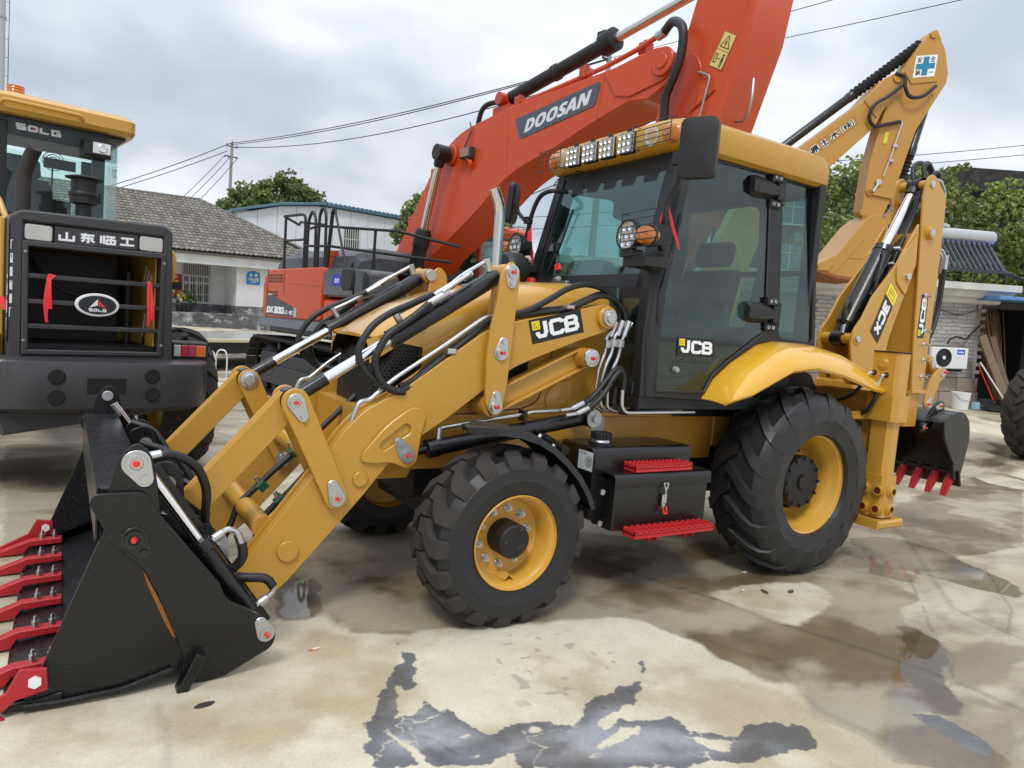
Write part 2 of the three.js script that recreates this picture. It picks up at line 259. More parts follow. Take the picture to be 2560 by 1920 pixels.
// ---------------------------------------------------------------- ground
const W_front = [[-1.05, .52], [-0.86, .22], [-0.80, .50], [-0.74, .74], [-0.54, .84], [-0.31, .87], [.26, 1], [.51, 1.03], [.74, 1.15], [.77, 1.29], [.81, 1.53], [.81, 1.74], [.75, 1.99], [1.01, 1.82], [1.03, 1.93], [1.52, 1.82], [2.26, 1.67], [2.74, 1.54], [2.92, 1.16], [5.02, 1.18], [11.05, -1.32], [6.57, -0.47], [4.14, .21], [2.2, .29], [1.41, -0.31], [1.25, -2.92], [-0.20, -2.18], [-0.97, -0.11]];
const W_dry1 = [[1.34, .82], [1.65, .84], [1.76, .91], [1.9, 1.02], [2.24, 1.08], [2.23, 1.28], [1.99, 1.38], [1.73, 1.49], [1.51, 1.55], [1.43, 1.4], [1.38, 1.15]];
const W_big = [[1.21, 1.55], [1.5, 1.56], [1.99, 1.38], [2.34, 1.21], [2.5, 1.32], [2.46, 1.58], [2.19, 1.76], [1.94, 1.84], [1.64, 2], [1.35, 2.14], [1.04, 2.29], [.83, 2.39], [.76, 2.27], [.73, 2.16], [.87, 2.04], [.90, 1.92], [1.03, 1.77]];
const W_band = [[1.22, .94], [1.32, 1.15], [1.37, 1.38], [1.3, 1.54], [1.2, 1.54], [1.15, 1.4], [1.07, 1.26], [.97, 1.18]];
const P_sky = [[2.08, 1.77], [2.2, 1.77], [2.13, 1.91], [2.04, 2.04], [1.82, 2.17], [1.62, 2.28], [1.52, 2.41], [1.32, 2.47], [1.25, 2.38], [1.22, 2.32], [1.07, 2.3], [1.27, 2.18], [1.54, 2.05], [1.78, 1.93]];
const P_low = [[1.06, 2.3], [1.2, 2.34], [1.18, 2.48], [1.18, 2.6], [1.2, 2.76], [.66, 2.52], [.83, 2.39]];
const P_band = [[3.53, .50], [3.95, .53], [4.1, 1.05], [3.89, 1.32], [3.74, 1.71], [3.4, 1.85], [3.29, 1.6], [3.28, 1.35], [3.17, 1.08], [3.17, .90]];
const P_arm = [[-0.99, .24], [-0.80, -0.01], [-0.60, -0.14], [-0.75, .26], [-0.89, .52], [-0.98, .51], [-1.04, .46]];
const P_left = [[-0.45, -4.17], [.48, -6.62], [1.21, -6.18], [.72, -4.04], [-0.01, -2.9], [-0.29, -3.17]];
const Damp_left = [[-2.4, -4.38], [-0.77, -4.48], [-0.78, -2.3], [-1.33, -0.24], [-1.73, -1.45], [-2.2, -0.92]];
const S_1 = [[-0.57, .84], [-0.57, .95], [-0.58, 1.01], [-0.54, 1.04], [-0.58, 1.09], [-0.61, 1.19], [-0.65, 1.26], [-0.65, 1.36], [-0.67, 1.46], [-0.66, 1.52], [-0.60, 1.53], [-0.62, 1.58], [-0.59, 1.65], [-0.58, 1.71], [-0.58, 1.74], [-0.45, 1.72], [-0.27, 1.76], [-0.28, 1.78], [-0.44, 1.76], [-0.56, 1.76], [-0.43, 1.79], [-0.29, 1.8], [-0.23, 1.81], [-0.14, 1.77], [-0.11, 1.72], [-0.02, 1.68], [.09, 1.69], [.13, 1.65], [.20, 1.66], [.26, 1.65], [.35, 1.56], [.37, 1.5], [.42, 1.49], [.37, 1.57], [.26, 1.67], [.13, 1.76], [.08, 1.86], [.02, 1.84], [-0.04, 1.86], [.08, 1.92], [.18, 1.92], [.17, 2.01], [-0.03, 2.2], [-0.67, 1.91], [-0.66, 1.89], [-1.01, 1.75], [-1, 1.67], [-1.02, 1.61], [-0.98, 1.62], [-0.96, 1.58], [-0.95, 1.47], [-0.89, 1.43], [-0.84, 1.34], [-0.72, 1.17], [-0.62, 1.09], [-0.59, 1], [-0.59, .89]];
const S_holes1 = [[-0.85, 1.51], [-0.76, 1.5], [-0.66, 1.41], [-0.65, 1.29], [-0.72, 1.36], [-0.71, 1.26], [-0.75, 1.28], [-0.77, 1.37]];
const S_h2 = [[-0.18, 1.86], [-0.02, 1.8], [.09, 1.77], [.09, 1.84], [-0.04, 1.85], [-0.11, 1.89]];
const S_h3 = [[-0.29, 1.99], [-0.18, 1.94], [-0.04, 1.91], [.02, 1.93], [-0.06, 1.97], [-0.20, 1.98]];
const S_h4 = [[-0.66, 1.91], [-0.61, 1.88], [-0.48, 1.84], [-0.54, 1.9], [-0.56, 1.95]];
const S_h5 = [[-0.93, 1.42], [-0.90, 1.49], [-0.84, 1.72], [-0.84, 1.83], [-0.86, 1.82], [-0.88, 1.67]];
const S_2 = [[.14, 2.01], [.21, 2.07], [.31, 2.15], [.40, 2.1], [.57, 2.14], [.55, 2.17], [.64, 2.19], [.62, 2.27], [.54, 2.34], [.45, 2.3], [.37, 2.3], [.20, 2.28], [.09, 2.21], [-0.04, 2.2]];
const S_2h = [[.14, 2.07], [.28, 2.16], [.19, 2.2], [.14, 2.16]];
const S_3 = [[1.18, 2.34], [1.28, 2.42], [1.27, 2.52], [1.26, 2.59], [1.22, 2.66], [1.13, 2.65], [1.13, 2.54], [1.15, 2.43]];
const J_1 = [[1.19, .52], [1.37, 1.06], [1.46, 1.47], [1.68, 2.14], [1.71, 2.55]];
const J_2 = [[.83, 1.38], [1.01, 1.76], [.81, 2.16], [.86, 2.4]];
const Cr = [[3.04, 1.3], [2.44, 1.72], [2.11, 1.97], [1.98, 2.11], [1.65, 2.27]];
const Cr2 = [[-1.6, 1.05], [-1.59, 1.26], [-1.61, 1.48]];
const Jr = [[2.64, 2.16], [2.74, 1.73], [-0.86, 1.47], [-0.78, 1.86]];
const dep = (x, z) => (x + 1.94) * .534 - (z - 3.88) * .845, lat = (x, z) => (x + 1.94) * .845 + (z - 3.88) * .534;
const groundY = (x, z) => .56 * sm(8.5, 16, dep(x, z)) * sm(1.5, 4.5, lat(x, z)) + .5 * sm(22, 27, dep(x, z)) * (1 - sm(1.5, 4.5, lat(x, z)));
const YX = -3, YZ = -9, YW = 12, NM = 1024;
function maskOf(draw, blur) {
  const c = document.createElement('canvas'); c.width = c.height = NM; const x = c.getContext('2d'); x.fillStyle = '#000'; x.fillRect(0, 0, NM, NM);
  const px = (p) => [(p[0] - YX) / YW * NM, (p[1] - YZ) / YW * NM];
  const fill = (a, col = '#fff') => { x.fillStyle = col; x.beginPath(); a.forEach((p, i) => { const [u, v] = px(p); i ? x.lineTo(u, v) : x.moveTo(u, v); }); x.closePath(); x.fill(); };
  const line = (a, w) => { x.strokeStyle = '#fff'; x.lineWidth = w / YW * NM; x.lineJoin = 'round'; x.lineCap = 'round'; x.beginPath(); a.forEach((p, i) => { const [u, v] = px(p); i ? x.lineTo(u, v) : x.moveTo(u, v); }); x.stroke(); };
  draw(fill, line); const d = x.getImageData(0, 0, NM, NM).data; let a = new Float32Array(NM * NM); for (let i = 0; i < NM * NM; i++) a[i] = d[i * 4] / 255;
  for (let pass = 0; pass < (blur ? 2 : 0); pass++) for (const [s, t] of [[1, NM], [NM, 1]]) { const b = new Float32Array(NM * NM); for (let l = 0; l < NM; l++) { let sum = 0; const o = l * t; for (let k = -blur; k < NM; k++) { if (k + blur < NM) sum += a[o + (k + blur) * s]; if (k - blur - 1 >= 0) sum -= a[o + (k - blur - 1) * s]; if (k >= 0) b[o + k * s] = sum / (2 * blur + 1); } } a = b; }
  return (X, Z) => { const u = (X - YX) / YW * NM - .5, v = (Z - YZ) / YW * NM - .5; if (u < 0 || v < 0 || u > NM - 2 || v > NM - 2) return 0; const i = Math.floor(u), j = Math.floor(v), f = u - i, g = v - j, k = j * NM + i; return mix(mix(a[k], a[k + 1], f), mix(a[k + NM], a[k + NM + 1], f), g); };
}
const mWet = maskOf((f) => { f(W_front); f(W_dry1, '#000'); f(W_big); f(W_band); f(Damp_left); f(P_band); f(P_arm); f(P_sky); f(P_low); f([[-0.9, -0.2], [3, .2], [3, 1], [1, 1], [.3, 1], [-0.6, .8]]); }, 4);
const mDamp = maskOf((f) => { f([[2.2, 1.3], [3.4, .9], [5, 1.3], [5, 3], [.6, 3], [.7, 2.4], [1.3, 2.15], [1.9, 1.9]]); f([[3, -3], [9, -3], [9, 1.2], [5, 1.2], [3.6, .9]]); f([[-3, -9], [3, -9], [1.5, -3], [.5, -.5], [-1, .2], [-3, .4]]); }, 10);
const mTrk = maskOf((f, l) => { for (const d of [0, .19, .38, .57]) l([[-.48 + d, 1.42 + d * .33], [-.37 + d, 1.50 + d * .33], [-.42 + d, 1.57 + d * .33], [-.38 + d, 1.64 + d * .33]], .014); }, 2);
const mPud = maskOf((f) => { f(P_sky); f(P_band); f(P_arm); f(P_left, '#999'); f(P_low, '#aaa'); f([[2.7, .9], [3.1, .8], [3.25, 1.25], [2.95, 1.4]], '#ccc'); }, 5);
const mSlu = maskOf((f) => { f(S_1); for (const h of [S_holes1, S_h2, S_h3, S_h4, S_h5]) f(h, '#000'); f(S_2); f(S_2h, '#000'); f(S_3); }, 1);
const mSlB = maskOf((f) => { f(S_1); f(S_2); f(S_3); }, 7);
const mJnt = maskOf((f, l) => { l(J_1, .016); l([[1.19, .52], [.6, -1.6], [-0.4, -5]], .016); l(Jr.slice(0, 2).concat([[4.2, .6], [5.5, -1]]), .014); l([[-0.86, 1.47], [-0.7, 2.2]], .012); l(Cr2, .01); l(J_2, .01); }, 1);
const mCrk = maskOf((f, l) => { l(Cr.map((p, i) => [p[0] + .02 * (i % 2), p[1]]), .01); l([[-0.9, 1.45], [-0.8, 1.62], [-0.72, 1.8]], .008); l([[3.9, 1.4], [3.1, 1.9], [2.6, 2.1]], .01); }, 0);
function groundAt(x, z, near) {
  const wx = x + .10 * (fbm(x * 3, z * 3, 3, 51) - .5) + .05 * (fbm(x * 14, z * 14, 3, 52) - .5), wz = z + .10 * (fbm(x * 3 + 9, z * 3, 3, 53) - .5) + .05 * (fbm(x * 14 + 5, z * 14, 3, 54) - .5);
  const st = fbm((x * .9 + z * .35) * .8, (z * .9 - x * .35) * 3.2, 4, 61), n = fbm(x * .7, z * .7, 4, 62), sp = fbm(x * 11, z * 11, 3, 63);
  let t = clamp(.12 + .6 * n + .75 * (st - .5) + .5 * (sp - .5)), c = [mix(.66, .44, t), mix(.60, .385, t), mix(.475, .285, t)];
  const far = sm(4, 8, dep(x, z));
  const nw = fbm(x * .35 + 4, z * .55, 4, 71), nwet = sm(.50, .58, nw) * far * .8;
  const wn = .34 * (fbm(x * 5 + 1, z * 5, 4, 74) - .5); let w = near ? Math.max(sm(.30, .72, mWet(wx, wz) + wn * 1.25), nwet * .9, mDamp(wx, wz) * mix(.35, .72, sm(.4, .6, fbm(x * 2.2, z * 5, 4, 75)))) : nwet; w = clamp(w);
  let pud = near ? mPud(wx, wz) : sm(.60, .68, nw) * far * .7; pud = clamp(pud * 1.15 - .12 * fbm(x * 9, z * 9, 3, 81));
  const brown = [.125, .083, .040], gy = [.225, .175, .112], wb = fbm(x * 1.6 + 7, z * 1.6, 3, 73);
  const wc = [0, 1, 2].map((k) => mix(brown[k], gy[k], sm(.42, .66, wb)) * (.72 + .56 * sp));
  c = c.map((v, k) => mix(v, wc[k], w * mix(.55, .95, sm(.38, .6, fbm(x * 1.9 + 11, z * 3.1, 5, 76)))));
  let rough = mix(.85, mix(.44, .66, sp), w);
  const pl = sm(.35, .7, pud); rough = mix(rough, .035, pl); c = c.map((v) => v * mix(1, .8, pl));
  if (near) {
    const sx = x + .025 * (fbm(x * 30, z * 30, 3, 91) - .5) * 1.4, sz = z + .025 * (fbm(x * 30 + 7, z * 30, 3, 92) - .5) * 1.4, vein = 1 - sm(.0, .03, Math.abs(fbm(x * 5.5 + 2, z * 8, 4, 98) - .5)), s = sm(.44, .54, mSlu(sx, sz) + .55 * (fbm(x * 26, z * 26, 4, 93) - .5)) * (1 - .75 * sm(.5, .9, vein) * sm(.42, .5, fbm(x * 3, z * 3, 2, 99)));
    const sc = mix(.14, .31, sm(.55, .95, mSlB(x, z)) * sm(.25, .7, fbm(x * 5, z * 9, 5, 94))) * (.9 + .2 * fbm(x * 40, z * 40, 2, 90)); c = [mix(c[0], sc * .98, s), mix(c[1], sc, s), mix(c[2], sc * 1.06, s)]; rough = mix(rough, .8, s * (1 - pl));
    c = c.map((v) => v * (1 - .3 * mTrk(x, z) * (1 - w))); const j = Math.max(mJnt(x + .006 * (sp - .5) * 4, z), mCrk(x + .03 * (sp - .5) * 2, z + .03 * (st - .5)) * .8 * sm(.3, .5, sp)); c = c.map((v) => v * (1 - .72 * clamp(j)));
  }
  const spot = sm(.84, .90, vn(x * 26, z * 26, 95)) * sm(.5, .7, vn(x * 1.3, z * 1.3, 96)) * .3 * (1 - w); c = c.map((v) => v * (1 - spot));
  const warm = sm(.50, .72, fbm(x * 2.3 + 3, z * 2.3, 5, 97)) * (1 - w) * .38; c = [c[0] * (1 - warm * .62), c[1] * (1 - warm * .78), c[2] * (1 - warm)];
  const spk = hsh(Math.floor(x * 170), Math.floor(z * 170), 3); c = c.map((v) => v * (.92 + .16 * spk));
  return [c, rough];
}
function groundTex(N, x0, z0, w, near) {
  const C = new Uint8Array(N * N * 4), Rg = new Uint8Array(N * N * 4);
  for (let j = 0; j < N; j++) for (let i = 0; i < N; i++) {
    const [c, r] = groundAt(x0 + (i + .5) / N * w, z0 + (j + .5) / N * w, near), k = (j * N + i) * 4;
    for (let q = 0; q < 3; q++) { const v = clamp(c[q]); C[k + q] = 255 * (v < .0031308 ? v * 12.92 : 1.055 * Math.pow(v, 1 / 2.4) - .055); Rg[k + q] = 255 * r; } C[k + 3] = Rg[k + 3] = 255;
  }
  const mk = (d, srgb) => { const t = new THREE.DataTexture(d, N, N); if (srgb) t.colorSpace = THREE.SRGBColorSpace; t.magFilter = t.minFilter = THREE.LinearFilter; t.wrapS = t.wrapT = THREE.RepeatWrapping; t.needsUpdate = true; return t; };
  return [mk(C, true), mk(Rg, false)];
}
function sheet(x0, x1, z0, z1, n, uv, skip) {
  const pos = [], u = [], idx = []; const X = (i) => x0 + (x1 - x0) * i / n, Z = (j) => z0 + (z1 - z0) * j / n;
  for (let j = 0; j <= n; j++) for (let i = 0; i <= n; i++) { const x = X(i), z = Z(j); pos.push(x, groundY(x, z), z); u.push(...uv(x, z)); }
  for (let j = 0; j < n; j++) for (let i = 0; i < n; i++) { if (skip && skip(X(i + .5), Z(j + .5))) continue; const a = j * (n + 1) + i, b = a + 1, c = a + n + 1, d = c + 1; idx.push(a, c, b, b, c, d); }
  const g = new THREE.BufferGeometry(); g.setAttribute('position', new THREE.Float32BufferAttribute(pos, 3)); g.setAttribute('uv', new THREE.Float32BufferAttribute(u, 2)); g.setIndex(idx); g.computeVertexNormals(); return g;
}
{
  const [c, r] = groundTex(2048, YX, YZ, YW, true);
  const m = mat([1, 1, 1], 1, { map: c, roughnessMap: r }); m.name = 'yard_concrete';
  struct('yard_ground', sheet(YX, YX + YW, YZ, YZ + YW, 48, (x, z) => [(x - YX) / YW, (z - YZ) / YW]), m);
  const [c2, r2] = groundTex(1024, -30, -48, 60, false);
  const m2 = mat([1, 1, 1], 1, { map: c2, roughnessMap: r2 }); m2.name = 'outer_concrete';
  const uv2 = (x, z) => [(x + 30) / 60, (z + 48) / 60], mid = sheet(-30, 30, -48, 12, 60, uv2, (x, z) => x > YX + .8 && x < YX + YW - .8 && z > YZ + .8 && z < YZ + YW - .8);
  mid.translate(0, -.006, 0); const outer = sheet(-300, 300, -300, 300, 100, uv2, (x, z) => x > -24 && x < 24 && z > -42 && z < 6); outer.translate(0, -.03, 0);
  struct('ground', [mid, outer], m2);
}
// ---------------------------------------------------------------- wheels
function tyreCasing(R, W, rim) {
  const h = W / 2, pr = [[rim, h * .80], [rim + .012, h * .93], [mix(rim, R, .32), h * 1.0], [mix(rim, R, .36), h * 1.015], [mix(rim, R, .40), h * 1.0], [mix(rim, R, .62), h * .985], [R - .075, h * .9], [R - .045, h * .74], [R - .036, h * .4], [R - .034, 0]];
  return lathe(pr.concat(pr.slice(0, -1).reverse().map(([r, z]) => [r, -z])), 72);
}
function lugRing(R, W, n, zs, off, wid, top, side, phase, depth) {
  const gs = [];
  for (let k = 0; k < n; k++) {
    const a0 = (k + phase) / n * 2 * Math.PI, secs = zs.map((z, i) => {
      const t = top[i], b = t - depth[i], c = off[i] / R, w = wid[i] / R / 2, P3 = (r, a) => [r * Math.cos(a0 + a), r * Math.sin(a0 + a), side * z * W];
      return [P3(b, c - w * 1.25), P3(t, c - w), P3(t, c + w), P3(b, c + w * 1.25)];
    });
    gs.push(loft(side > 0 ? secs : secs.map((s) => s.slice().reverse()), true, true, .35));
  }
  return gs;
}
const flatten = (g, y) => { const p = g.attributes.position; for (let i = 0; i < p.count; i++) if (p.getY(i) < y) p.setY(i, y); g.computeVertexNormals(); return toCreasedNormals(g, .5); };
function frontTyre() {
  const R = .462, W = .345, gs = [];
  for (const s of [1, -1]) gs.push(...lugRing(R, W, 17, [-.05, .1, .2, .32, .42, .475, .492], [0, 0, .05, .085, .088, .088, .088], [.07, .075, .08, .085, .09, .088, .07], [R, R, R - .003, R - .01, R - .028, R - .06, R - .10], s, s > 0 ? 0 : .5, [.05, .05, .05, .05, .06, .05, .03]));
  return flatten(mg(gs), -.44);
}
function rearTyre() {
  const R = .638, W = .45, gs = [];
  for (const s of [1, -1]) gs.push(...lugRing(R, W, 17, [-.04, .1, .22, .34, .44, .492, .508], [0, .05, .115, .17, .205, .225, .235], [.07, .07, .075, .082, .095, .1, .06], [R, R, R - .006, R - .02, R - .052, R - .11, R - .18], s, s > 0 ? 0 : .5, [.06, .06, .06, .06, .07, .06, .03]));
  return flatten(mg(gs), -.615);
}
function makeFrontWheel(parent) {
  const w = sub('front_wheel', parent);
  P('tyre', flatten(tyreCasing(.462, .345, .232), -.44), M.rubber, w); P('tread_lugs', frontTyre(), M.rubberWorn, w);
  P('rim', lathe([[.238, .172], [.242, .166], [.236, .150], [.225, .146], [.214, .13], [.206, .10], [.2, .06], [.198, .035], [.19, .028], [.1, .022], [.05, .022], [.05, -.1], [.22, -.1], [.238, -.17]], 56), M.rim, w);
  P('hub', lathe([[.001, .148], [.078, .148], [.086, .142], [.09, .13], [.09, .02]], 32), M.blackMatt, w);
  P('hub_plug', [[.04, .045], [-.045, -.01], [.035, -.045]].map(([x, y]) => disc(x, y, .146, .152, .021, 18)), M.black, w);
  P('wheel_bolt', Array.from({ length: 10 }, (_, i) => { const a = i / 10 * 6.283 + .2, x = .145 * Math.cos(a), y = .145 * Math.sin(a); return [bolt(x, y, .028, .017, .02), disc(x, y, .026, .03, .023, 14), cyl([x, y, .03], [x, y, .062], .009, .009, 8)]; }), M.zinc, w);
  P('valve_guard', [slab([[-.035, -.2, .05], [-.002, -.17, .05], [-.002, -.17, .12], [-.035, -.2, .12]].reverse(), .006), slab([[-.002, -.17, .05], [.03, -.2, .05], [.03, -.2, .12], [-.002, -.17, .12]].reverse(), .006)], M.rim, w);
  return w;
}
function makeRearWheel(parent) {
  const w = sub('rear_wheel', parent);
  P('tyre', flatten(tyreCasing(.638, .45, .332), -.615), M.rubber, w); P('tread_lugs', rearTyre(), M.rubber, w);
  P('rim', lathe([[.338, .19], [.342, .182], [.336, .165], [.322, .158], [.312, .13], [.3, .09], [.292, .075], [.288, .04], [.28, -.02], [.272, -.06], [.26, -.075], [.15, -.082], [.15, -.2], [.31, -.2], [.338, -.2]], 64), M.rim, w);
  P('hub', lathe([[.001, .115], [.05, .115], [.052, .108], [.05, .1], [.165, .1], [.176, .094], [.178, .08], [.178, .02], [.165, -.08]], 36), M.blackMatt, w);
  P('wheel_bolt', [...Array.from({ length: 12 }, (_, i) => { const a = i / 12 * 6.283, x = .163 * Math.cos(a), y = .163 * Math.sin(a); return bolt(x, y, .1, .011, .012); }), ...Array.from({ length: 8 }, (_, i) => { const a = i / 8 * 6.283 + .3, x = .215 * Math.cos(a), y = .215 * Math.sin(a); return [bolt(x, y, -.078, .02, .025), cyl([x, y, -.06], [x, y, -.02], .011, .011, 8)]; })], M.black, w);
  P('valve_guard', slab([[.2, .02, .0], [.25, .05, .0], [.27, .0, .0], [.21, -.03, .0]], .03), M.rim, w);
  return w;
}
// ---------------------------------------------------------------- backhoe loader
const bh = thing('backhoe_loader', 'yellow and black backhoe loader with open front bucket, in the centre of the yard', 'backhoe loader');
{
  const fw = makeFrontWheel(bh); fw.position.set(0, .44, .81);
  const fw2 = fw.clone(); fw2.position.set(0, .44, -.81); fw2.rotation.y = Math.PI; bh.add(fw2);
  const rw = makeRearWheel(bh); rw.position.set(2.333, .615, .785);
  const rw2 = rw.clone(); rw2.position.z = -.785; rw2.rotation.y = Math.PI; bh.add(rw2);
}
// retaining plate with pin, bolt and red grease plug, facing +z
function pinSet(parent, px, py, bx, by, z, red = true, plate_ = M.zinc, r = .042) {
  P('pin_plate', plate(link2(px, py, r, bx, by, r * .62), z, z + .008, .002), plate_, parent);
  P('pin', [lathe([[.001, .012], [r * .42, .012], [r * .46, .016], [r * .72, .016], [r * .76, 0]], 22).translate(px, py, z + .004), bolt(bx, by, z + .006, r * .33, .014)], plate_ === M.zinc ? M.zinc : plate_, parent);
  if (red) P('grease_cap', cyl([px, py, z + .014], [px - .003, py, z + .034], r * .26, r * .2, 12), M.redPlug, parent);
}
// loader arms and linkage, once for each side
const ARM = [[-1.27, .22], [-1.22, .31], [-1.13, .43], [-.98, .63], [-.89, .75], [-.775, .93, .05], [-.71, 1.0, .05], [-.66, 1.045], [-.47, 1.15], [-.26, 1.3], [-.02, 1.475, .15], [.15, 1.535, .1], [.46, 1.60], [.70, 1.662], [.80, 1.685, .09], [.872, 1.61, .09], [.81, 1.525, .08], [.60, 1.455], [.29, 1.335, .1], [.15, 1.275, .1], [-.01, 1.155], [-.22, 1.0], [-.35, .915], [-.53, .77], [-.65, .62], [-.75, .505], [-.91, .325], [-1.0, .225], [-1.09, .15, .08], [-1.2, .13, .05]];
const GUS = [[-.345, 1.02, .03], [-.375, 1.055, .03], [-.43, 1.06, .03], [-.56, .97, .1], [-.675, .83, .03], [-.68, .785, .02], [-.6, .775], [-.52, .78, .06], [-.435, .742, .03], [-.385, .77, .03], [-.365, .93]];
const inset = (a, d) => { a = ccw(a); const n = a.length; return a.map((q, i) => { const p = a[(i + n - 1) % n], s = a[(i + 1) % n], u = [q[1] - p[1], p[0] - q[0]], v = [s[1] - q[1], q[0] - s[0]], m = [u[0] / Math.hypot(...u) + v[0] / Math.hypot(...v), u[1] / Math.hypot(...u) + v[1] / Math.hypot(...v)], l = Math.hypot(...m) || 1; return [q[0] - m[0] / l * d, q[1] - m[1] / l * d]; }); };
for (const sd of [1, -1]) {
  const F = (g) => sd > 0 ? g : flip(norm(g)), arm = sub('loader_arm', bh), C2 = (n, gs, m, par = arm) => P(n, (SPLIT.has(n) && Array.isArray(gs) ? gs : [gs]).map((g) => [g].flat(9).map(F)), m, par);
  const ap = roundPoly(ARM);
  C2('arm_plate', plate(ap, .532, .552, .003), M.yellow); C2('arm_plate', plate(ap, .428, .448, .003), M.yellow);
  C2('arm_box', plate(inset(ap, .016), .447, .533, 0), M.yellow);
  C2('gusset', [plate(roundPoly(GUS), .551, .572, .005, [link2(-.455, .945, .028, -.565, .865, .022)]), plate(link2(-.455, .945, .026, -.565, .865, .02), .553, .556, 0)], M.yellow);
  C2('boss', [disc(-.675, .7, .551, .566, .038, 28), disc(-1.01, .37, .551, .568, .05, 28)], M.yellow);
  C2('pivot_boss', [disc(.775, 1.6, .551, .585, .066, 32, .006)], M.yellow);
  C2('pivot_pin', [lathe([[.001, .07], [.03, .07], [.033, .064], [.033, .06], [.047, .058], [.05, .05], [.05, .03]], 28).translate(.775, 1.6, .545)], M.zinc);
  // upright lever and lower control link
  const LV = [[-.0, 1.05, .05], [.04, 1.005, .05], [.085, 1.06, .04], [.105, 1.19], [.122, 1.5], [.124, 1.6], [.135, 1.79, .05], [.08, 1.86, .06], [.02, 1.79, .05], [-.0, 1.59], [-.022, 1.48], [-.032, 1.33], [-.02, 1.09]];
  const lever = sub('lever', bh);
  C2('lever_plate', [plate(roundPoly(LV, .02), .572, .597, .004), plate(roundPoly([[.17, 1.35], [.2, 1.5], [.2, 1.8, .05], [.14, 1.86, .06], [.08, 1.8, .05], [.04, 1.35]], .02), .40, .42, .003)], M.yellow, lever);
  C2('lever_spacer', [cyl([.08, 1.79, .42], [.08, 1.79, .575], .045, .045, 20), cyl([.05, 1.36, .42], [.05, 1.36, .575], .05), cyl([.04, 1.07, .45], [.04, 1.07, .575], .06)], M.yellow, lever);
  const lk = sub('control_link', bh);
  C2('link_bar', [plate(rect(0, -.05, .68, .05), -.006, .006, .002), plate(rect(0, -.062, .68, -.05), -.035, .04, .002), plate(rect(0, .05, .68, .062), -.035, .04, .002)].map((g) => g.rotateZ(.436).translate(.04, 1.07, .5)), M.yellow, lk);
  C2('link_eye', [cyl([.04, 1.07, .45], [.04, 1.07, .565], .062, .062, 24), cyl([.655, 1.36, .44], [.655, 1.36, .60], .056, .056, 28)], M.yellow, lk);
  if (sd > 0) { P('pin', lathe([[.001, .022], [.03, .022], [.034, .02], [.05, .018], [.054, .012], [.054, 0]], 28).translate(.655, 1.36, .6), M.zinc, lk); P('grease_cap', cyl([.655, 1.36, .62], [.652, 1.36, .645], .012, .009, 10), M.redPlug, lk); pinSet(lever, .08, 1.79, .08, 1.73, .597); pinSet(lever, .05, 1.36, .06, 1.42, .597); pinSet(lever, .04, 1.07, .04, 1.13, .597); pinSet(arm, -.44, .815, -.49, .88, .572, true, M.zincDull); }
  else P('pin', lathe([[.001, .03], [.034, .03], [.038, .02], [.038, 0]], 22).translate(.08, 1.79, -.42), M.zinc, lever);
  // tilt linkage: short link and long channel to the bucket hitch
  const tl = sub('tilt_link', bh);
  C2('link_plate', [plate(link2(-1.02, 1.08, .064, -.8, .62, .056, 14), .572, .594, .004), plate(link2(-1.02, 1.08, .06, -.8, .62, .052, 14), .386, .406, .004)], M.yellow, tl);
  C2('link_spacer', [cyl([-1.02, 1.08, .40], [-1.02, 1.08, .575], .05), cyl([-.8, .62, .55], [-.8, .62, .574], .05)], M.yellow, tl);
  C2('channel', [plate(rect(0, -.062, .62, .062), .025, .04, .002), plate(rect(0, -.062, .62, .062), -.04, -.025, .002), plate(rect(0, -.06, .62, .04), -.026, .026, .001)].map((g) => g.rotateZ(Math.PI + .855).translate(-1.02, 1.08, .49)), M.yellow, tl);
  C2('rod_eye', cyl([-1.02, 1.08, .45], [-1.02, 1.08, .53], .058, .058, 24), M.black, tl);
  if (sd > 0) { pinSet(tl, -1.02, 1.08, -.985, 1.015, .594); pinSet(tl, -.8, .62, -.825, .685, .594); }
  else P('pin', [lathe([[.001, .02], [.03, .02], [.034, .014], [.05, .01], [.05, 0]], 24).translate(-1.02, 1.08, -.386), lathe([[.001, .02], [.03, .02], [.034, .014], [.05, .01], [.05, 0]], 24).translate(-.8, .62, -.386)], M.zinc, tl);
  // tilt cylinder
  const tc = sub('tilt_cylinder', bh), z = .495;
  C2('barrel', along([.08, 1.79, z], [-1.02, 1.08, z], [[.0, .02], [.03, .02], [.046, .06], [.046, .70], [.052, .702], [.052, .742], [.03, .745], [0, .75]], 26), M.black, tc);
  C2('rod', along([.08, 1.79, z], [-1.02, 1.08, z], [[0, .74], [.027, .74], [.027, 1.12], [0, 1.121]], 22), M.chrome, tc);
  C2('rod_end', along([.08, 1.79, z], [-1.02, 1.08, z], [[0, 1.115], [.033, 1.116], [.033, 1.29], [0, 1.291]], 22), M.black, tc);
  C2('fitting', [cyl([-.49, 1.475, z], [-.53, 1.53, z], .02, .017, 12), cyl([-.0, 1.79, z], [-.025, 1.85, z], .02, .02, 12)], M.zinc, tc);
  C2('steel_pipe', [pipe([[-.025, 1.84, z], [-.16, 1.755, z], [-.28, 1.66, z + .03]], .011), pipe([[-.52, 1.52, z], [-.43, 1.57, z - .01], [-.19, 1.72, z + .02], [-.13, 1.77, z + .05], [-.22, 1.71, z + .06], [-.3, 1.65, z + .06]], .011)], M.zinc, tc);
  C2('hose_coupling', [cyl([-.22, 1.70, z + .022], [-.33, 1.63, z + .03], .019, .017, 8), cyl([-.26, 1.655, z + .05], [-.37, 1.585, z + .05], .02, .018, 8), cyl([-.12, 1.765, z + .02], [-.17, 1.735, z + .03], .018, .018, 6)], M.zinc, tc);
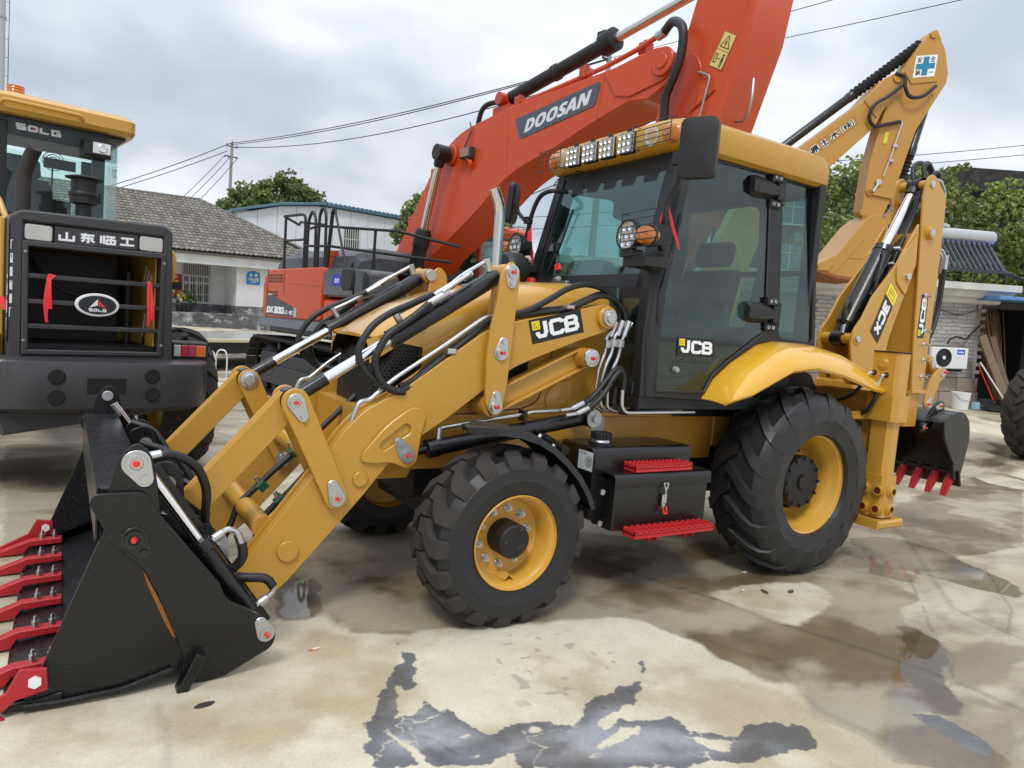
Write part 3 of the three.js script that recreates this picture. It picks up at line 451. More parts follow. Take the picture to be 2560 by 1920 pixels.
  // hoses that loop down from the cylinder and run back along the arm
  const hz = sub('hydraulic_hose', bh);
  const hA = [[-.31, 1.645], [-.44, 1.58], [-.56, 1.52], [-.64, 1.46], [-.69, 1.39], [-.715, 1.32], [-.69, 1.25], [-.64, 1.2], [-.57, 1.155], [-.49, 1.14]];
  C2('hose_length', hose(zz(hA, (t) => .5 + .05 * t), .0175), M.hose, hz);
  C2('hose_length', hose(zz([[-.36, 1.59], [-.42, 1.535], [-.49, 1.48], [-.57, 1.42], [-.61, 1.36], [-.635, 1.29], [-.62, 1.22], [-.585, 1.17], [-.53, 1.14], [-.47, 1.135]], (t) => .545 + .01 * t), .019), M.hose, hz);
  const back = [[-.49, 1.14], [-.42, 1.17], [-.32, 1.26], [-.22, 1.335], [-.10, 1.425], [0, 1.505], [.1, 1.54], [.2, 1.565], [.38, 1.6], [.54, 1.63], [.66, 1.685], [.76, 1.725], [.85, 1.715], [.92, 1.66], [.95, 1.58]];
  C2('hose_length', hose(zz(back, (t) => .545 - .05 * Math.sin(t * 3.14)), .0165, 90), M.hose, hz);
  C2('hose_length', hose(zz(back.map(([x, y]) => [x + .012, y + .014]), (t) => .5 - .02 * Math.sin(t * 3.14)), .0165, 90), M.hose, hz);
  if (sd > 0) C2('hose_length', hose(zz([[.13, 1.56], [.26, 1.6], [.41, 1.68], [.52, 1.745], [.63, 1.78], [.73, 1.78], [.80, 1.76], [.86, 1.72], [.92, 1.66], [.925, 1.58]], .5), .018, 60), M.hose, hz);
  C2('steel_pipe', [pipe(zz([[-.725, .98], [-.715, 1.02], [-.69, 1.08], [-.64, 1.085], [-.56, 1.16], [-.49, 1.215], [-.24, 1.385], [-.06, 1.515], [-.01, 1.545], [.08, 1.555]], .52), .012, 10, .03)], M.zinc, hz);
  C2('hose_clamp', [box(-.245, -.195, 1.335, 1.365, .50, .56).rotateZ(0), box(.5, .55, 1.63, 1.655, .47, .55)], M.zinc, hz);
  // lift cylinder below the arm
  const lc = sub('lift_cylinder', bh);
  C2('barrel', along([.72, 1.005, .53], [-.44, .815, .53], [[0, .02], [.044, .03], [.044, .98], [.05, .985], [.05, 1.05], [.03, 1.055], [0, 1.06]], 26), M.black, lc);
  C2('rod', along([.72, 1.005, .53], [-.44, .815, .53], [[0, 1.05], [.022, 1.05], [.022, 1.17]], 18), M.black, lc);
  C2('eye', cyl([.72, 1.005, .45], [.72, 1.005, .60], .055, .055, 24), M.black, lc);
  C2('washer', [disc(.72, 1.005, .60, .608, .055, 28), bolt(.72, 1.005, .608, .022, .016)], M.zincDull, lc);
  C2('steel_pipe', [pipe(zz([[-.25, .885], [-.25, .945], [-.05, .975], [.27, 1.02], [.33, 1.035], [.58, 1.045], [.68, 1.075], [.76, 1.09]], .53), .011, 10, .025), cyl([-.25, .87, .53], [-.25, .95, .53], .017, .015, 10)], M.zinc, lc);
  C2('pipe_clamp', box(.25, .275, .985, 1.045, .50, .57), M.black, lc);
}
P('cross_tube', [cyl([-1.1, .46, -.44], [-1.1, .46, .44], .052, .052, 28), cyl([-.84, .77, -.44], [-.84, .77, .44], .045, .045, 24)], M.yellow, bh);
P('hydraulic_hose', [hose([[-.55, 1.0, .36], [-.74, .84, .36], [-.88, .70, .36], [-.96, .61, .36], [-1.05, .52, .355], [-1.10, .46, .36], [-1.12, .38, .38], [-1.14, .32, .38]], .016, 60), hose([[-.5, 1.1, .06], [-.74, .86, .06], [-.85, .75, .05], [-.97, .64, .05], [-1.08, .53, .05], [-1.13, .48, .05], [-1.17, .38, .06], [-1.22, .28, .1], [-1.25, .24, .2]], .016, 60)], M.hose, bh);
P('hose_block', [[-1.0, .56, .36], [-1.02, .565, .05], [-.86, .745, .05]].map(([x, y, z]) => box(-.025, .025, -.02, .03, -.03, .03).rotateZ(.85).translate(x, y, z)), M.green, bh);
P('bolt', [[-1.0, .56, .36], [-1.02, .565, .05], [-.86, .745, .05]].map(([x, y, z]) => cyl([x - .02, y + .02, z], [x - .035, y + .05, z], .012, .012, 6)), M.zinc, bh);
P('decal', quad([.275, 1.415, .5535], [.625, 1.505, .5535], [.585, 1.635, .5535], [.235, 1.545, .5535]), jcbMat, bh, 'black and white lettering on the loader arm');
// front bucket
{
  const bk = sub('front_bucket', bh), B = M.bucketBlack;
  const rear = [[-1.84, .75, .02], [-1.82, .785, .02], [-1.66, .785, .03], [-1.61, .70], [-1.38, .40], [-1.35, .325, .05], [-1.28, .285], [-1.2, .235, .03], [-1.145, .16, .03], [-1.16, .10, .03], [-1.34, .012], [-1.42, -.0], [-1.50, .012], [-1.50, .12, .01], [-1.6, .38], [-1.655, .49], [-1.765, .6, .05], [-1.78, .64]];
  const ear = [[-1.78, .76], [-1.755, .90, .05], [-1.69, .975, .06], [-1.635, .92, .05], [-1.61, .78], [-1.6, .68]];
  const clam = [[-2.03, .02], [-1.99, .09], [-1.78, .66], [-1.655, .49], [-1.6, .38], [-1.49, .12], [-1.53, .05], [-1.71, .012], [-1.9, .008]];
  for (const [z0, z1] of [[.93, .95], [-.98, -.96]]) {
    P('bucket_side', plate(roundPoly(rear), z0, z1, .003), B, bk); P('hinge_ear', plate(roundPoly(ear), z0 - .016, z1 - .022, .003), B, bk);
    P('clam_side', plate(clam, z0 - .014, z1 - .021, .002), B, bk);
    P('wear_strip', pipe([[-2.02, .022, z1 - .005], [-1.9, .018, z1 - .005], [-1.71, .026, z1 - .005], [-1.54, .07, z1 - .005]], .012, 6, .01), B, bk);
    P('stop_tab', box(-.02, .02, -.1, .1, -.02, .05, .004).rotateZ(-.42).translate(-1.485, .045, z1 + (z1 > 0 ? .005 : -.03)), B, bk);
  }
  const sheetOf = (prof, z0, z1, t, m, name) => { const o = prof, inn = inset(ccw(prof), 0); const secs = [z0, z1].map((z) => [...o.map((p) => [p[0], p[1], z]), ...o.slice().reverse().map((p, i) => [p[0] + t * .6, p[1] - t, z])]); P(name, loft(secs, true, true, .5), m, bk); };
  sheetOf([[-2.065, .035], [-1.9, .05], [-1.74, .11], [-1.62, .22], [-1.55, .36]], -.955, .914, .025, B, 'clam_floor');
  sheetOf([[-1.80, .70], [-1.69, .60], [-1.58, .48], [-1.46, .22], [-1.4, .06]], -.955, .914, .02, B, 'mouldboard');
  P('cutting_edge', plate([[-2.085, .01], [-2.06, .035], [-1.9, .055], [-1.9, .025]], -.97, .94, .003), B, bk);
  P('top_tube', box(-1.81, -1.645, .68, .805, -.95, .915, .01), B, bk);
  P('front_plate', box(-1.815, -1.805, .60, .80, -.95, .915, .003), B, bk);
  [-.9, -.58, -.265, .055, .38, .715].forEach((z) => { const t = P('bucket_tooth', plate([[-2.235, -.0], [-2.235, .018], [-2.06, .085], [-1.905, .092], [-1.9, .06], [-2.06, .05], [-2.08, .015]], z - .026, z + .026, .004), M.redTooth, bk); P('tooth_bolt', [cyl([-2.0, .085, z], [-2.0, .115, z], .014, .014, 6), cyl([-2.0, .1, z], [-2.0, .135, z], .009, .006, 8), cyl([-1.94, .085, z], [-1.94, .115, z], .014, .014, 6), cyl([-1.94, .1, z], [-1.94, .135, z], .009, .006, 8)], M.zinc, bk); });
  for (const [z0, z1] of [[.95, .968], [-.998, -.98]]) { P('corner_cutter', plate([[-2.22, .0], [-2.2, .03], [-2.07, .095], [-2.03, .175], [-1.95, .165, .02], [-1.945, .085, .02], [-2.04, .065], [-2.09, .02], [-2.07, .0]], z0, z1, .003), M.redTooth, bk); P('bolt', bolt(-1.985, .125, z1, .022, .012), M.whiteGloss, bk); }
  pinSet(bk, -1.69, .89, -1.66, .83, .93, true, M.zinc, .05); pinSet(bk, -1.69, .61, -1.655, .555, .95, true, M.black, .045); pinSet(bk, -1.19, .165, -1.215, .215, .95, true, M.zinc, .036);
  P('pin', disc(-1.695, .905, -.962, -.95, .03, 20), M.zincDull, bk);
  for (const z of [.80, -.80]) {
    const c = [[-1.67, .88, z], [-1.2, .17, z]];
    P('bucket_cylinder_rod', along(c[0], c[1], [[0, 0], [.021, 0], [.021, .43], [0, .431]], 18), M.chrome, bk);
    P('bucket_cylinder', along(c[0], c[1], [[0, .41], [.045, .412], [.047, .46], [.04, .47], [.04, .80], [.0, .81]], 22), M.black, bk);
    P('cylinder_guard', box(0, .86, -.055, .055, -.012, .0, .002).rotateZ(-.985).translate(-1.64, .82, z - .06), B, bk);
    P('hose_fitting', [pipe([[-1.40, .52, z], [-1.36, .555, z], [-1.33, .575, z], [-1.295, .56, z], [-1.28, .53, z]], .012, 8, .02), cyl([-1.38, .54, z], [-1.35, .56, z], .02, .02, 6), cyl([-1.29, .55, z], [-1.272, .50, z], .018, .018, 8), pipe([[-1.2, .23, z], [-1.16, .255, z], [-1.13, .28, z], [-1.13, .31, z]], .012, 8, .02), cyl([-1.185, .235, z], [-1.155, .255, z], .02, .02, 6)], M.zinc, bk);
    P('hydraulic_hose', [hose([[-1.272, .51, z], [-1.265, .45, z], [-1.29, .40, z - .02], [-1.34, .38, z - .05]], .02, 30), hose([[-1.13, .30, z], [-1.16, .335, z - .01], [-1.24, .345, z - .03], [-1.31, .35, z - .06]], .02, 30)], M.hose, bk);
  }
  // hitch brackets and the hoses between bucket and arms
  for (const z of [.36, .58, -.36, -.58]) P('hitch_bracket', plate(roundPoly([[-1.66, .62], [-1.62, .80, .04], [-1.54, .83, .05], [-1.48, .78, .05], [-1.47, .62], [-1.34, .52, .06], [-1.25, .30, .03], [-1.3, .12], [-1.45, .10], [-1.55, .4]]), z - .01, z + .01, .003), B, bk);
  P('pin', [cyl([-1.54, .73, .34], [-1.54, .73, .61], .03), cyl([-1.54, .73, -.61], [-1.54, .73, -.34], .03), cyl([-1.33, .42, .33], [-1.33, .42, .62], .03)], M.zincDull, bk);
  P('pin_plate', plate(link2(-1.33, .45, .045, -1.31, .38, .03), .592, .6, .002), M.zinc, bk);
  P('hydraulic_hose', [hose([[-1.62, .86, .70], [-1.55, .875, .70], [-1.45, .82, .68], [-1.40, .72, .66], [-1.39, .60, .62], [-1.37, .5, .5]], .019, 40), hose([[-1.54, .62, .72], [-1.46, .58, .70], [-1.40, .50, .64], [-1.37, .42, .5]], .022, 30), hose([[-1.45, .66, .2], [-1.38, .63, .25], [-1.33, .64, .32], [-1.26, .66, .3]], .015, 30), hose([[-1.6, .80, .0], [-1.45, .74, .05], [-1.36, .6, .1], [-1.3, .45, .15]], .017, 30), hose([[-1.6, .82, -.5], [-1.5, .78, -.45], [-1.42, .66, -.4], [-1.36, .5, -.3]], .017, 30)], M.hose, bk);
  P('hose_coupling', [cyl([-1.66, .86, .70], [-1.58, .875, .70], .021, .021, 8), cyl([-1.58, .645, .72], [-1.5, .6, .71], .024, .022, 6)], M.zinc, bk);
  for (let i = 0; i < 26; i++) { } // rust and runs are in the paint
  const rustMat = mat([.30, .11, .02], .9, { bumpMap: grain, bumpScale: .002 }); rustMat.name = 'rust';
  P('rust_edge', plate([[-1.655, .484], [-1.6, .37], [-1.52, .19], [-1.54, .2], [-1.57, .26], [-1.64, .43]], .929, .9325, 0), rustMat, bk);
}
// chassis, bonnet, grille
{
  P('chassis', [box(-.48, 1.95, .70, 1.0, -.40, .40, .01), box(1.95, 3.05, .78, 1.1, -.40, .40, .01), box(-.62, -.44, .72, 1.02, -.40, .40, .02), plate([[-.66, .66, .02], [-.36, .66, .02], [-.32, .74], [-.62, .74]], -.41, .41, .006), box(.92, 1.9, .99, 1.06, .30, .43, .008)], M.yellow, bh);
  P('front_axle', [box(-.11, .11, .36, .56, -.62, .62, .03), cyl([0, .44, -.66], [0, .44, .66], .1, .1, 20), box(-.26, .25, .5, .72, -.24, .24, .02), box(.15, .5, .28, .5, -.2, .2, .03)], M.blackMatt, bh);
  P('rear_axle', [cyl([2.333, .615, -.6], [2.333, .615, .6], .13, .13, 20), box(2.1, 2.6, .45, .8, -.2, .2, .05)], M.blackMatt, bh);
  P('belly', box(.3, 2.2, .42, .72, -.3, .3, .03), M.blackMatt, bh);
  const sec = (x, yt, yb, w) => { const s = w / .38, h = [[yb, .38], [mix(yb, yt, .5), .382], [yt - .15, .376], [yt - .075, .352], [yt - .028, .29], [yt - .006, .18], [yt, .0]], a = []; for (const [y, z] of h) a.push([x, y, z * s]); for (const [y, z] of h.slice(0, -1).reverse()) a.push([x, y, -z * s]); return a; };
  const hoodG = loft([sec(-.575, 1.405, 1.385, .32), sec(-.55, 1.43, 1.375, .35), sec(-.45, 1.50, 1.375, .365), sec(-.305, 1.585, 1.355, .38)], true, true, .7), hoodB = loft([sec(-.305, 1.585, .99, .38), sec(-.1, 1.665, .98, .38), sec(.15, 1.74, .98, .38), sec(.45, 1.785, .98, .385), sec(.75, 1.808, .98, .388), sec(.94, 1.815, .98, .388)], true, true, .7);
  const hd = P('bonnet', [hoodG, hoodB], M.hood, bh);
  P('seam', [pipe([[.9, 1.02, .391], [.55, .995, .391], [.40, .99, .391]], .003, 5, .01), pipe(zz([[.56, 1.5], [.53, 1.38], [.48, 1.18], [.46, 1.08], [.36, 1.035], [.1, 1.01], [-.28, .985]], .3895), .0035, 5, .05)], M.blackMatt, hd);
  P('side_opening', plate([[.2, 1.24], [.37, 1.33], [.355, 1.22], [.3, 1.13], [.2, 1.12]], .38, .392, 0), M.black, hd);
  P('embossed_cover', [plate(circ(.69, 1.09, .185, 36, .125), .385, .396, .006)], M.hood, hd);
  const meshT = field(256, 256, (i, j) => { const u = i / 32, v = j / 27.7, r = Math.round(v), ou = u - (r & 1) * .5, d = Math.hypot((ou - Math.round(ou)), (v - r) * .87); return d < .36 ? .02 : .30; }, true, [6, 6]);
  const meshM = mat([.5, .5, .5], .45, { map: meshT, metalness: .4, box: 1 }); meshM.name = 'perforated_mesh';
  P('grille', [loft([[[-.30, 1.0, .345], [-.48, 1.0, .345], [-.545, 1.0, .27], [-.56, 1.0, 0], [-.545, 1.0, -.27], [-.48, 1.0, -.345], [-.30, 1.0, -.345]], [[-.30, 1.36, .352], [-.46, 1.385, .352], [-.525, 1.39, .27], [-.54, 1.39, 0], [-.525, 1.39, -.27], [-.46, 1.385, -.352], [-.30, 1.36, -.352]]], true, true, .5)], meshM, bh);
  P('grille_surround', plate([[-.32, 1.37, .02], [-.285, 1.36], [-.285, 1.16], [-.33, 1.17]], .345, .372, .005), M.black, bh);
  P('exhaust_stack', [pipe([[.52, 1.7, -.33], [.52, 2.28, -.33], [.46, 2.40, -.33]], .036, 20, .07)], M.stainless, bh);
  P('air_cleaner', lathe([[.001, .1], [.10, .08], [.12, .05], [.12, -.05], [.1, -.08], [.001, -.1]], 24).rotateY(Math.PI / 2).translate(.72, 1.9, -.45), M.plastic, bh);
  P('data_plate', box(.86, .96, .90, 1.05, .402, .407, .001), M.zincDull, bh);
  const dp = sub('bonnet_vent', bh); P('vent', loft([[[.0, 1.712, .24], [.2, 1.765, .24], [.2, 1.771, .20], [.0, 1.72, .15]], [[.0, 1.707, .24], [.2, 1.76, .24], [.2, 1.766, .20], [.0, 1.715, .15]]]), M.black, dp);
}
// tank, toolbox, steps, fenders
{
  const tk = sub('hydraulic_tank', bh); P('tank_body', plate(roundPoly([[.41, .44], [.41, .74], [.43, .86], [.73, .86, .03], [.745, .83, .02], [.745, .44]], .015), 0, .77, .01).rotateY(-Math.PI / 2).translate(1.4, 0, 0), M.black, tk);
  P('filler_cap', [cyl([.77, .86, .62], [.77, .875, .62], .075, .075, 28), cyl([.77, .89, .62], [.77, .93, .62], .058, .056, 24), ...Array.from({ length: 16 }, (_, i) => { const a = i / 16 * 6.283; return box(-.008, .008, .892, .926, .054, .064).rotateY(a).translate(.77, 0, .62); })], M.plastic, tk);
  P('filler_neck', cyl([.77, .868, .62], [.77, .895, .62], .06, .05, 24), M.zinc, tk);
  const st = decalMat(160, 128, (x, w, h) => { x.fillStyle = '#c8d0d4'; x.fillRect(0, 0, w, h); x.strokeStyle = '#26303a'; x.lineWidth = 5; x.beginPath(); x.arc(115, 68, 32, 0, 7); x.stroke(); x.strokeRect(100, 54, 30, 30); x.beginPath(); x.moveTo(115, 58); x.lineTo(115, 80); x.moveTo(104, 69); x.lineTo(126, 69); x.stroke(); x.fillStyle = '#26303a'; x.font = 'bold 17px sans-serif'; x.fillText('OIL TANK', 8, 26); });
  P('decal', quad([.629, .72, .60], [.629, .72, .735], [.629, .83, .735], [.629, .83, .60]), st, tk);
  const tb = sub('toolbox', bh); P('box_body', plate(roundPoly([[.66, .40], [.66, .70], [.855, .70], [.855, .40]], .01), 0, .735, .006).rotateY(-Math.PI / 2).translate(1.445, 0, 0), M.black, tb);
  P('lid', plate(roundPoly([[.65, .728], [.85, .728, .02], [.868, .71, .015], [.868, .65], [.862, .65], [.862, .705], [.65, .72]], .001), 0, .765, .002).rotateY(-Math.PI / 2).translate(1.46, 0, 0), M.black, tb);
  P('latch', [box(1.055, 1.09, .545, .60, .866, .882), pipe([[1.072, .59, .885], [1.072, .625, .885], [1.092, .668, .882], [1.055, .668, .882], [1.072, .625, .885]], .004, 6, .005), box(1.06, 1.085, .52, .55, .868, .878)], M.zinc, tb);
  P('latch_handle', pipe([[1.062, .53, .882], [1.066, .49, .89], [1.09, .49, .89], [1.086, .53, .882]], .005, 6, .005), M.redPlug, tb);
  P('bolt', [bolt(.66, .62, .80, .018, .012), bolt(.66, .44, .80, .018, .012)].map((g) => g), M.zinc, tb);
  const step = (x0, x1, y, z0, z1, nm) => { const s = sub('step', bh), gs = [box(x0, x1, y - .04, y, z1 - .006, z1, .001), box(x0, x1, y - .04, y, z0, z0 + .006, .001), box(x0, x0 + .006, y - .04, y, z0, z1, .001), box(x1 - .006, x1, y - .04, y, z0, z1, .001), box(x0, x1, y - .022, y - .016, z0, z1, .001)];
    const n = 14; for (let k = 0; k < 3; k++) for (let i = 0; i < n; i++) { const xa = mix(x0, x1, (i + .15 + (k & 1) * .35) / n), z = mix(z0, z1, k / 2); gs.push(box(xa, xa + (x1 - x0) / n * .6, y - .006, y + .008, Math.max(z0, z - .004), Math.min(z1, z + .004), .001)); } for (let k = 1; k < 4; k++) gs.push(box(x0, x1, y - .018, y - .002, mix(z0, z1, k / 4) - .003, mix(z0, z1, k / 4) + .003, .001));
    P('tread', gs, M.red, s); return s; };
  step(.85, 1.31, .772, .745, .85);
  const s2 = step(.79, 1.42, .42, .855, .96); P('bracket', [[.93], [.99], [1.22], [1.28]].map(([x]) => box(x, x + .008, .345, .385, .87, .93, .001)), M.red, s2);
  // front fender: a black strip bent round the top of the tyre
  const arc = [[-.27, 1.005], [-.15, 1.012], [-.02, .998], [.1, .965], [.2, .915], [.3, .84], [.39, .755], [.46, .66], [.5, .575]];
  P('front_fender', loft(arc.map(([x, y], i) => { const k = i / 8, nx = x / Math.hypot(x, y - .44), ny = (y - .44) / Math.hypot(x, y - .44), w = i == 0 ? .03 : .13, c = .83; const row = []; for (const [dz, dr] of [[w, -.035], [w * .92, 0], [w * .3, .012], [-w * .3, .012], [-w * .92, 0], [-w, -.03], [-w * .9, -.012], [0, .0], [w * .9, -.012]]) row.push([x + nx * dr, y + ny * dr, c + dz]); return row; }), true, true, .6), M.plastic, bh);
  P('fender_bracket', [pipe([[.30, .70, .45], [.3, .82, .55], [.26, .86, .8]], .018, 8, .05), cyl([.38, .9, .55], [.38, .86, .8], .028, .028, 14)], M.black, bh);
  P('bolt', [[.17, .94], [.26, .885], [.34, .81]].map(([x, y]) => cyl([x, y, .84], [x + .012, y + .02, .84], .011, .011, 6)), M.zinc, bh);
  const top = [[1.44, 1.165], [1.53, 1.28], [1.68, 1.39], [1.92, 1.515], [2.07, 1.55], [2.36, 1.555], [2.62, 1.525], [2.9, 1.44], [3.04, 1.37], [3.12, 1.29]], low = [[1.40, 1.155], [1.47, 1.175], [1.62, 1.21], [1.84, 1.305], [1.98, 1.365], [2.22, 1.395], [2.5, 1.36], [2.72, 1.31], [2.86, 1.275], [3.0, 1.255]];
  for (const sd of [1, -1]) {
    const g = loft(top.map((t, i) => { const l = low[i], k = Math.min(1, i / 1.5, (9 - i) / 1.2), q = (a, b, z) => [mix(t[0], l[0], a), mix(t[1], l[1], b), z]; const o = [q(0, 0, .60), q(.03, .02, .70), q(.08, .08 + .0, .80), q(.22, .24, .895), q(.5, .55, .955), q(.86, .86, .985), q(1, 1, .985)]; const inn = o.slice().reverse().map(([x, y, z], j) => [x, y - .014, z - (j < 4 ? .012 : 0)]); return [...o, ...inn]; }), true, true, .7);
    P('rear_fender', sd > 0 ? g : flip(norm(g)), M.yellowGloss, bh);
  }
  P('fender_liner', [plate([[1.5, 1.16], [1.7, 1.3], [2.0, 1.45], [2.5, 1.45], [2.9, 1.32], [3.0, 1.2], [3.0, 1.0], [1.5, 1.0]], .44, .46), plate([[1.5, 1.16], [1.7, 1.3], [2.0, 1.45], [2.5, 1.45], [2.9, 1.32], [3.0, 1.2], [3.0, 1.0], [1.5, 1.0]], -.46, -.44)], M.blackMatt, bh);
  P('steel_pipe', [pipe(zz([[.945, 1.58], [.88, 1.49], [.86, 1.37], [.82, 1.29], [.8, 1.2], [.81, 1.07], [.87, 1.05], [1.42, 1.06]], .6), .0105, 10, .03), pipe(zz([[.92, 1.58], [.84, 1.5], [.83, 1.4], [.79, 1.32], [.77, 1.22], [.78, 1.08], [.83, 1.05], [1.42, 1.055]], .575), .0105, 10, .03), pipe(zz([[.88, 1.56], [.8, 1.5], [.8, 1.4], [.76, 1.3], [.75, 1.12], [.76, 1.07], [.82, 1.045], [1.4, 1.05]], .55), .0105, 10, .03), pipe(zz([[.83, 1.19], [.835, 1.09], [.87, 1.055], [1.43, 1.062]], .70), .011, 10, .03)], M.zinc, bh);
  P('hose_coupling', [[.9, 1.53, .6], [.87, 1.53, .575], [.84, 1.52, .55]].map(([x, y, z]) => [cyl([x + .02, y + .06, z], [x - .01, y - .03, z], .018, .018, 6), box(x - .05, x - .015, y - .1, y - .05, z - .02, z + .02)]), M.zinc, bh);
  P('hydraulic_hose', [hose(zz([[.62, 1.1], [.67, 1.13], [.73, 1.19], [.78, 1.25], [.83, 1.3], [.87, 1.31], [.9, 1.27], [.915, 1.17]], .62), .017, 50), hose(zz([[.64, 1.075], [.69, 1.11], [.755, 1.18], [.80, 1.25], [.85, 1.295], [.88, 1.27], [.885, 1.17]], .645), .017, 50), hose(zz([[.86, 1.2], [.86, 1.1], [.92, 1.05], [1.02, 1.06], [1.08, 1.15]], .60), .018, 40)], M.hose, bh);
  P('hose_coupling', [[.6, 1.085, .615], [.62, 1.06, .64]].map(([x, y, z]) => [cyl([x - .06, y - .02, z], [x + .03, y + .02, z], .018, .018, 6), cyl([x - .14, y - .03, z], [x - .05, y - .018, z], .012, .012, 8)]), M.zinc, bh);
}
// cab
{
  const lean = (g, sd = 1) => { g = norm(g.clone()); const p = g.attributes.position; for (let i = 0; i < p.count; i++) p.setZ(i, p.getZ(i) + .74 - .08 * (p.getY(i) - 1)); return sd > 0 ? g : flip(g); };
  const outer = [[.97, 1.16], [.955, 1.5], [1.0, 1.78], [1.19, 2.62], [1.2, 2.68], [2.5, 2.68], [2.54, 1.5], [2.1, 1.54], [1.95, 1.525], [1.68, 1.38], [1.53, 1.27], [1.45, 1.14]];
  const doorHole = [[1.05, 1.195, .02], [1.05, 1.58], [1.085, 1.83], [1.27, 2.63, .03], [1.99, 2.63, .03], [2.0, 1.6, .05], [1.9, 1.545, .1], [1.66, 1.40, .1], [1.52, 1.3, .05], [1.45, 1.195, .02]], rearHole = [[2.145, 1.575, .05], [2.505, 1.56, .03], [2.475, 2.62, .03], [2.13, 2.62, .03]];
  for (const sd of [1, -1]) {
    P('side_frame', lean(plate(outer, -.02, .02, .004, [roundPoly(doorHole), roundPoly(rearHole)]), sd), M.plastic, bh);
    const dr = sub('door', bh);
    P('glass', lean(plate(inset(doorHole, -.012), .012, .016, 0), sd), M.glassDark, dr);
    const band = plate(roundPoly(inset(doorHole, -.006)), .004, .010, 0, [roundPoly([[1.16, 1.26], [1.18, 1.66], [1.32, 2.53, .05], [1.72, 2.55, .05], [1.72, 2.42, .04], [1.92, 2.40, .04], [1.93, 1.68, .08], [1.68, 1.48, .05], [1.5, 1.3, .04]])]);
    P('glass_border', lean(band, sd), M.plastic, dr);
    P('door_seal', lean(plate(roundPoly(inset(doorHole, -.014)), .016, .026, .003, [roundPoly(inset(doorHole, .008))]), sd), M.black, dr);
    P('dark_reflection_plate', lean(plate([[1.06, 1.2], [1.45, 1.2], [1.64, 1.42], [1.9, 1.57], [1.98, 1.64], [1.72, 1.6], [1.5, 1.44], [1.06, 1.40]], -.07, -.055, .003), sd), M.blackMatt, dr);  // added black plate, stands in for the dark reflection in the lower glass
    P('rear_side_window', lean(plate(roundPoly(inset(rearHole, -.01)), .0, .005, 0), sd), M.glassDark, bh);
  }
  const dd = sub('door_hardware', bh), zl = (y) => .74 - .08 * (y - 1);
  for (const y of [1.72, 2.53]) {
    P('hinge', [loft([[1.79, .066], [1.84, .076], [1.97, .068], [2.05, .045]].map(([x, h]) => [[x, y - h * .9, zl(y) + .02], [x, y - h * .5, zl(y) + .065], [x, y + h * .5, zl(y) + .065], [x, y + h, zl(y) + .02]])), box(2.04, 2.10, y - .055, y + .055, zl(y), zl(y) + .06), box(1.985, 2.09, y + .055, y + .11, zl(y), zl(y) + .05, .01), box(1.985, 2.09, y - .11, y - .055, zl(y), zl(y) + .05, .01), cyl([2.1, y - .08, zl(y) + .03], [2.1, y + .08, zl(y) + .03], .026, .026, 14)], M.plastic, dd);
    P('hinge_bolt', [[2.01, .085], [2.055, .085], [2.01, -.085], [2.055, -.085]].map(([x, d]) => lathe([[.006, .002], [.010, .004], [.012, 0]], 14).translate(x, y + d, zl(y) + .05)), M.zinc, dd);
  }
  P('grab_rail', hose([[1.18, 2.25, .67], [1.11, 1.97, .69], [1.05, 1.80, .71], [1.03, 1.68, .72], [1.04, 1.58, .72]], .016, 40), M.plastic, dd);
  P('door_handle', [hose([[1.24, 1.73, .60], [1.28, 1.66, .62], [1.31, 1.58, .62], [1.31, 1.52, .61]], .018, 24), cyl([1.24, 1.73, .58], [1.24, 1.73, .63], .02, .02, 12)], M.plastic, dd);
  P('lock', lathe([[.001, .03], [.016, .028], [.022, .01], [.022, 0]], 18).translate(1.2, 1.325, zl(1.32) + .012), M.zincDull, dd);
  P('decal', lean(quad([1.21, 1.41, .02], [1.535, 1.41, .02], [1.535, 1.525, .02], [1.21, 1.525, .02])), jcbMat, dd, 'black and white lettering low on the door glass');
  // front of the cab: windscreen, lower windows, pillars
  const px = (y) => y < 1.8 ? mix(.965, 1.0, (y - 1.2) / .6) : mix(1.0, 1.185, (y - 1.8) / .82), hz = (y) => mix(.665, .60, (y - 1.2) / 1.42);
  const front = (y0, y1, za, zb, off = 0) => [[px(y0) - off, y0, za], [px(y0) - off, y0, zb], [px(y1) - off, y1, zb], [px(y1) - off, y1, za]];
  P('windscreen', slab([[px(1.80), 1.80, -.64], [px(1.80), 1.80, .64], [px(2.62), 2.62, .585], [px(2.62), 2.62, -.585]], .005), M.glass, bh);
  const bd = (a, b) => slab([a[0], a[1], b[1], b[0]], .006);
  const rowAt = (y, w) => [[px(y) - .004, y, -w], [px(y) - .004, y, w]];
  P('windscreen_border', [bd(rowAt(1.80, .64), rowAt(1.885, .635)), bd(rowAt(2.53, .59), rowAt(2.62, .585)), ...[1, -1].map((s) => bd(s > 0 ? [[px(1.8) - .004, 1.8, .54], [px(1.8) - .004, 1.8, .645]] : [[px(1.8) - .004, 1.8, -.645], [px(1.8) - .004, 1.8, -.54]], s > 0 ? [[px(2.62) - .004, 2.62, .53], [px(2.62) - .004, 2.62, .59]] : [[px(2.62) - .004, 2.62, -.59], [px(2.62) - .004, 2.62, -.53]])), ...[-.36, -.18, 0, .19, .40].map((z) => slab([[px(2.5) - .006, 2.475, z - .055], [px(2.5) - .006, 2.475, z + .055], [px(2.56) - .006, 2.55, z + .07], [px(2.56) - .006, 2.55, z - .07]], .004))], M.plastic, bh);
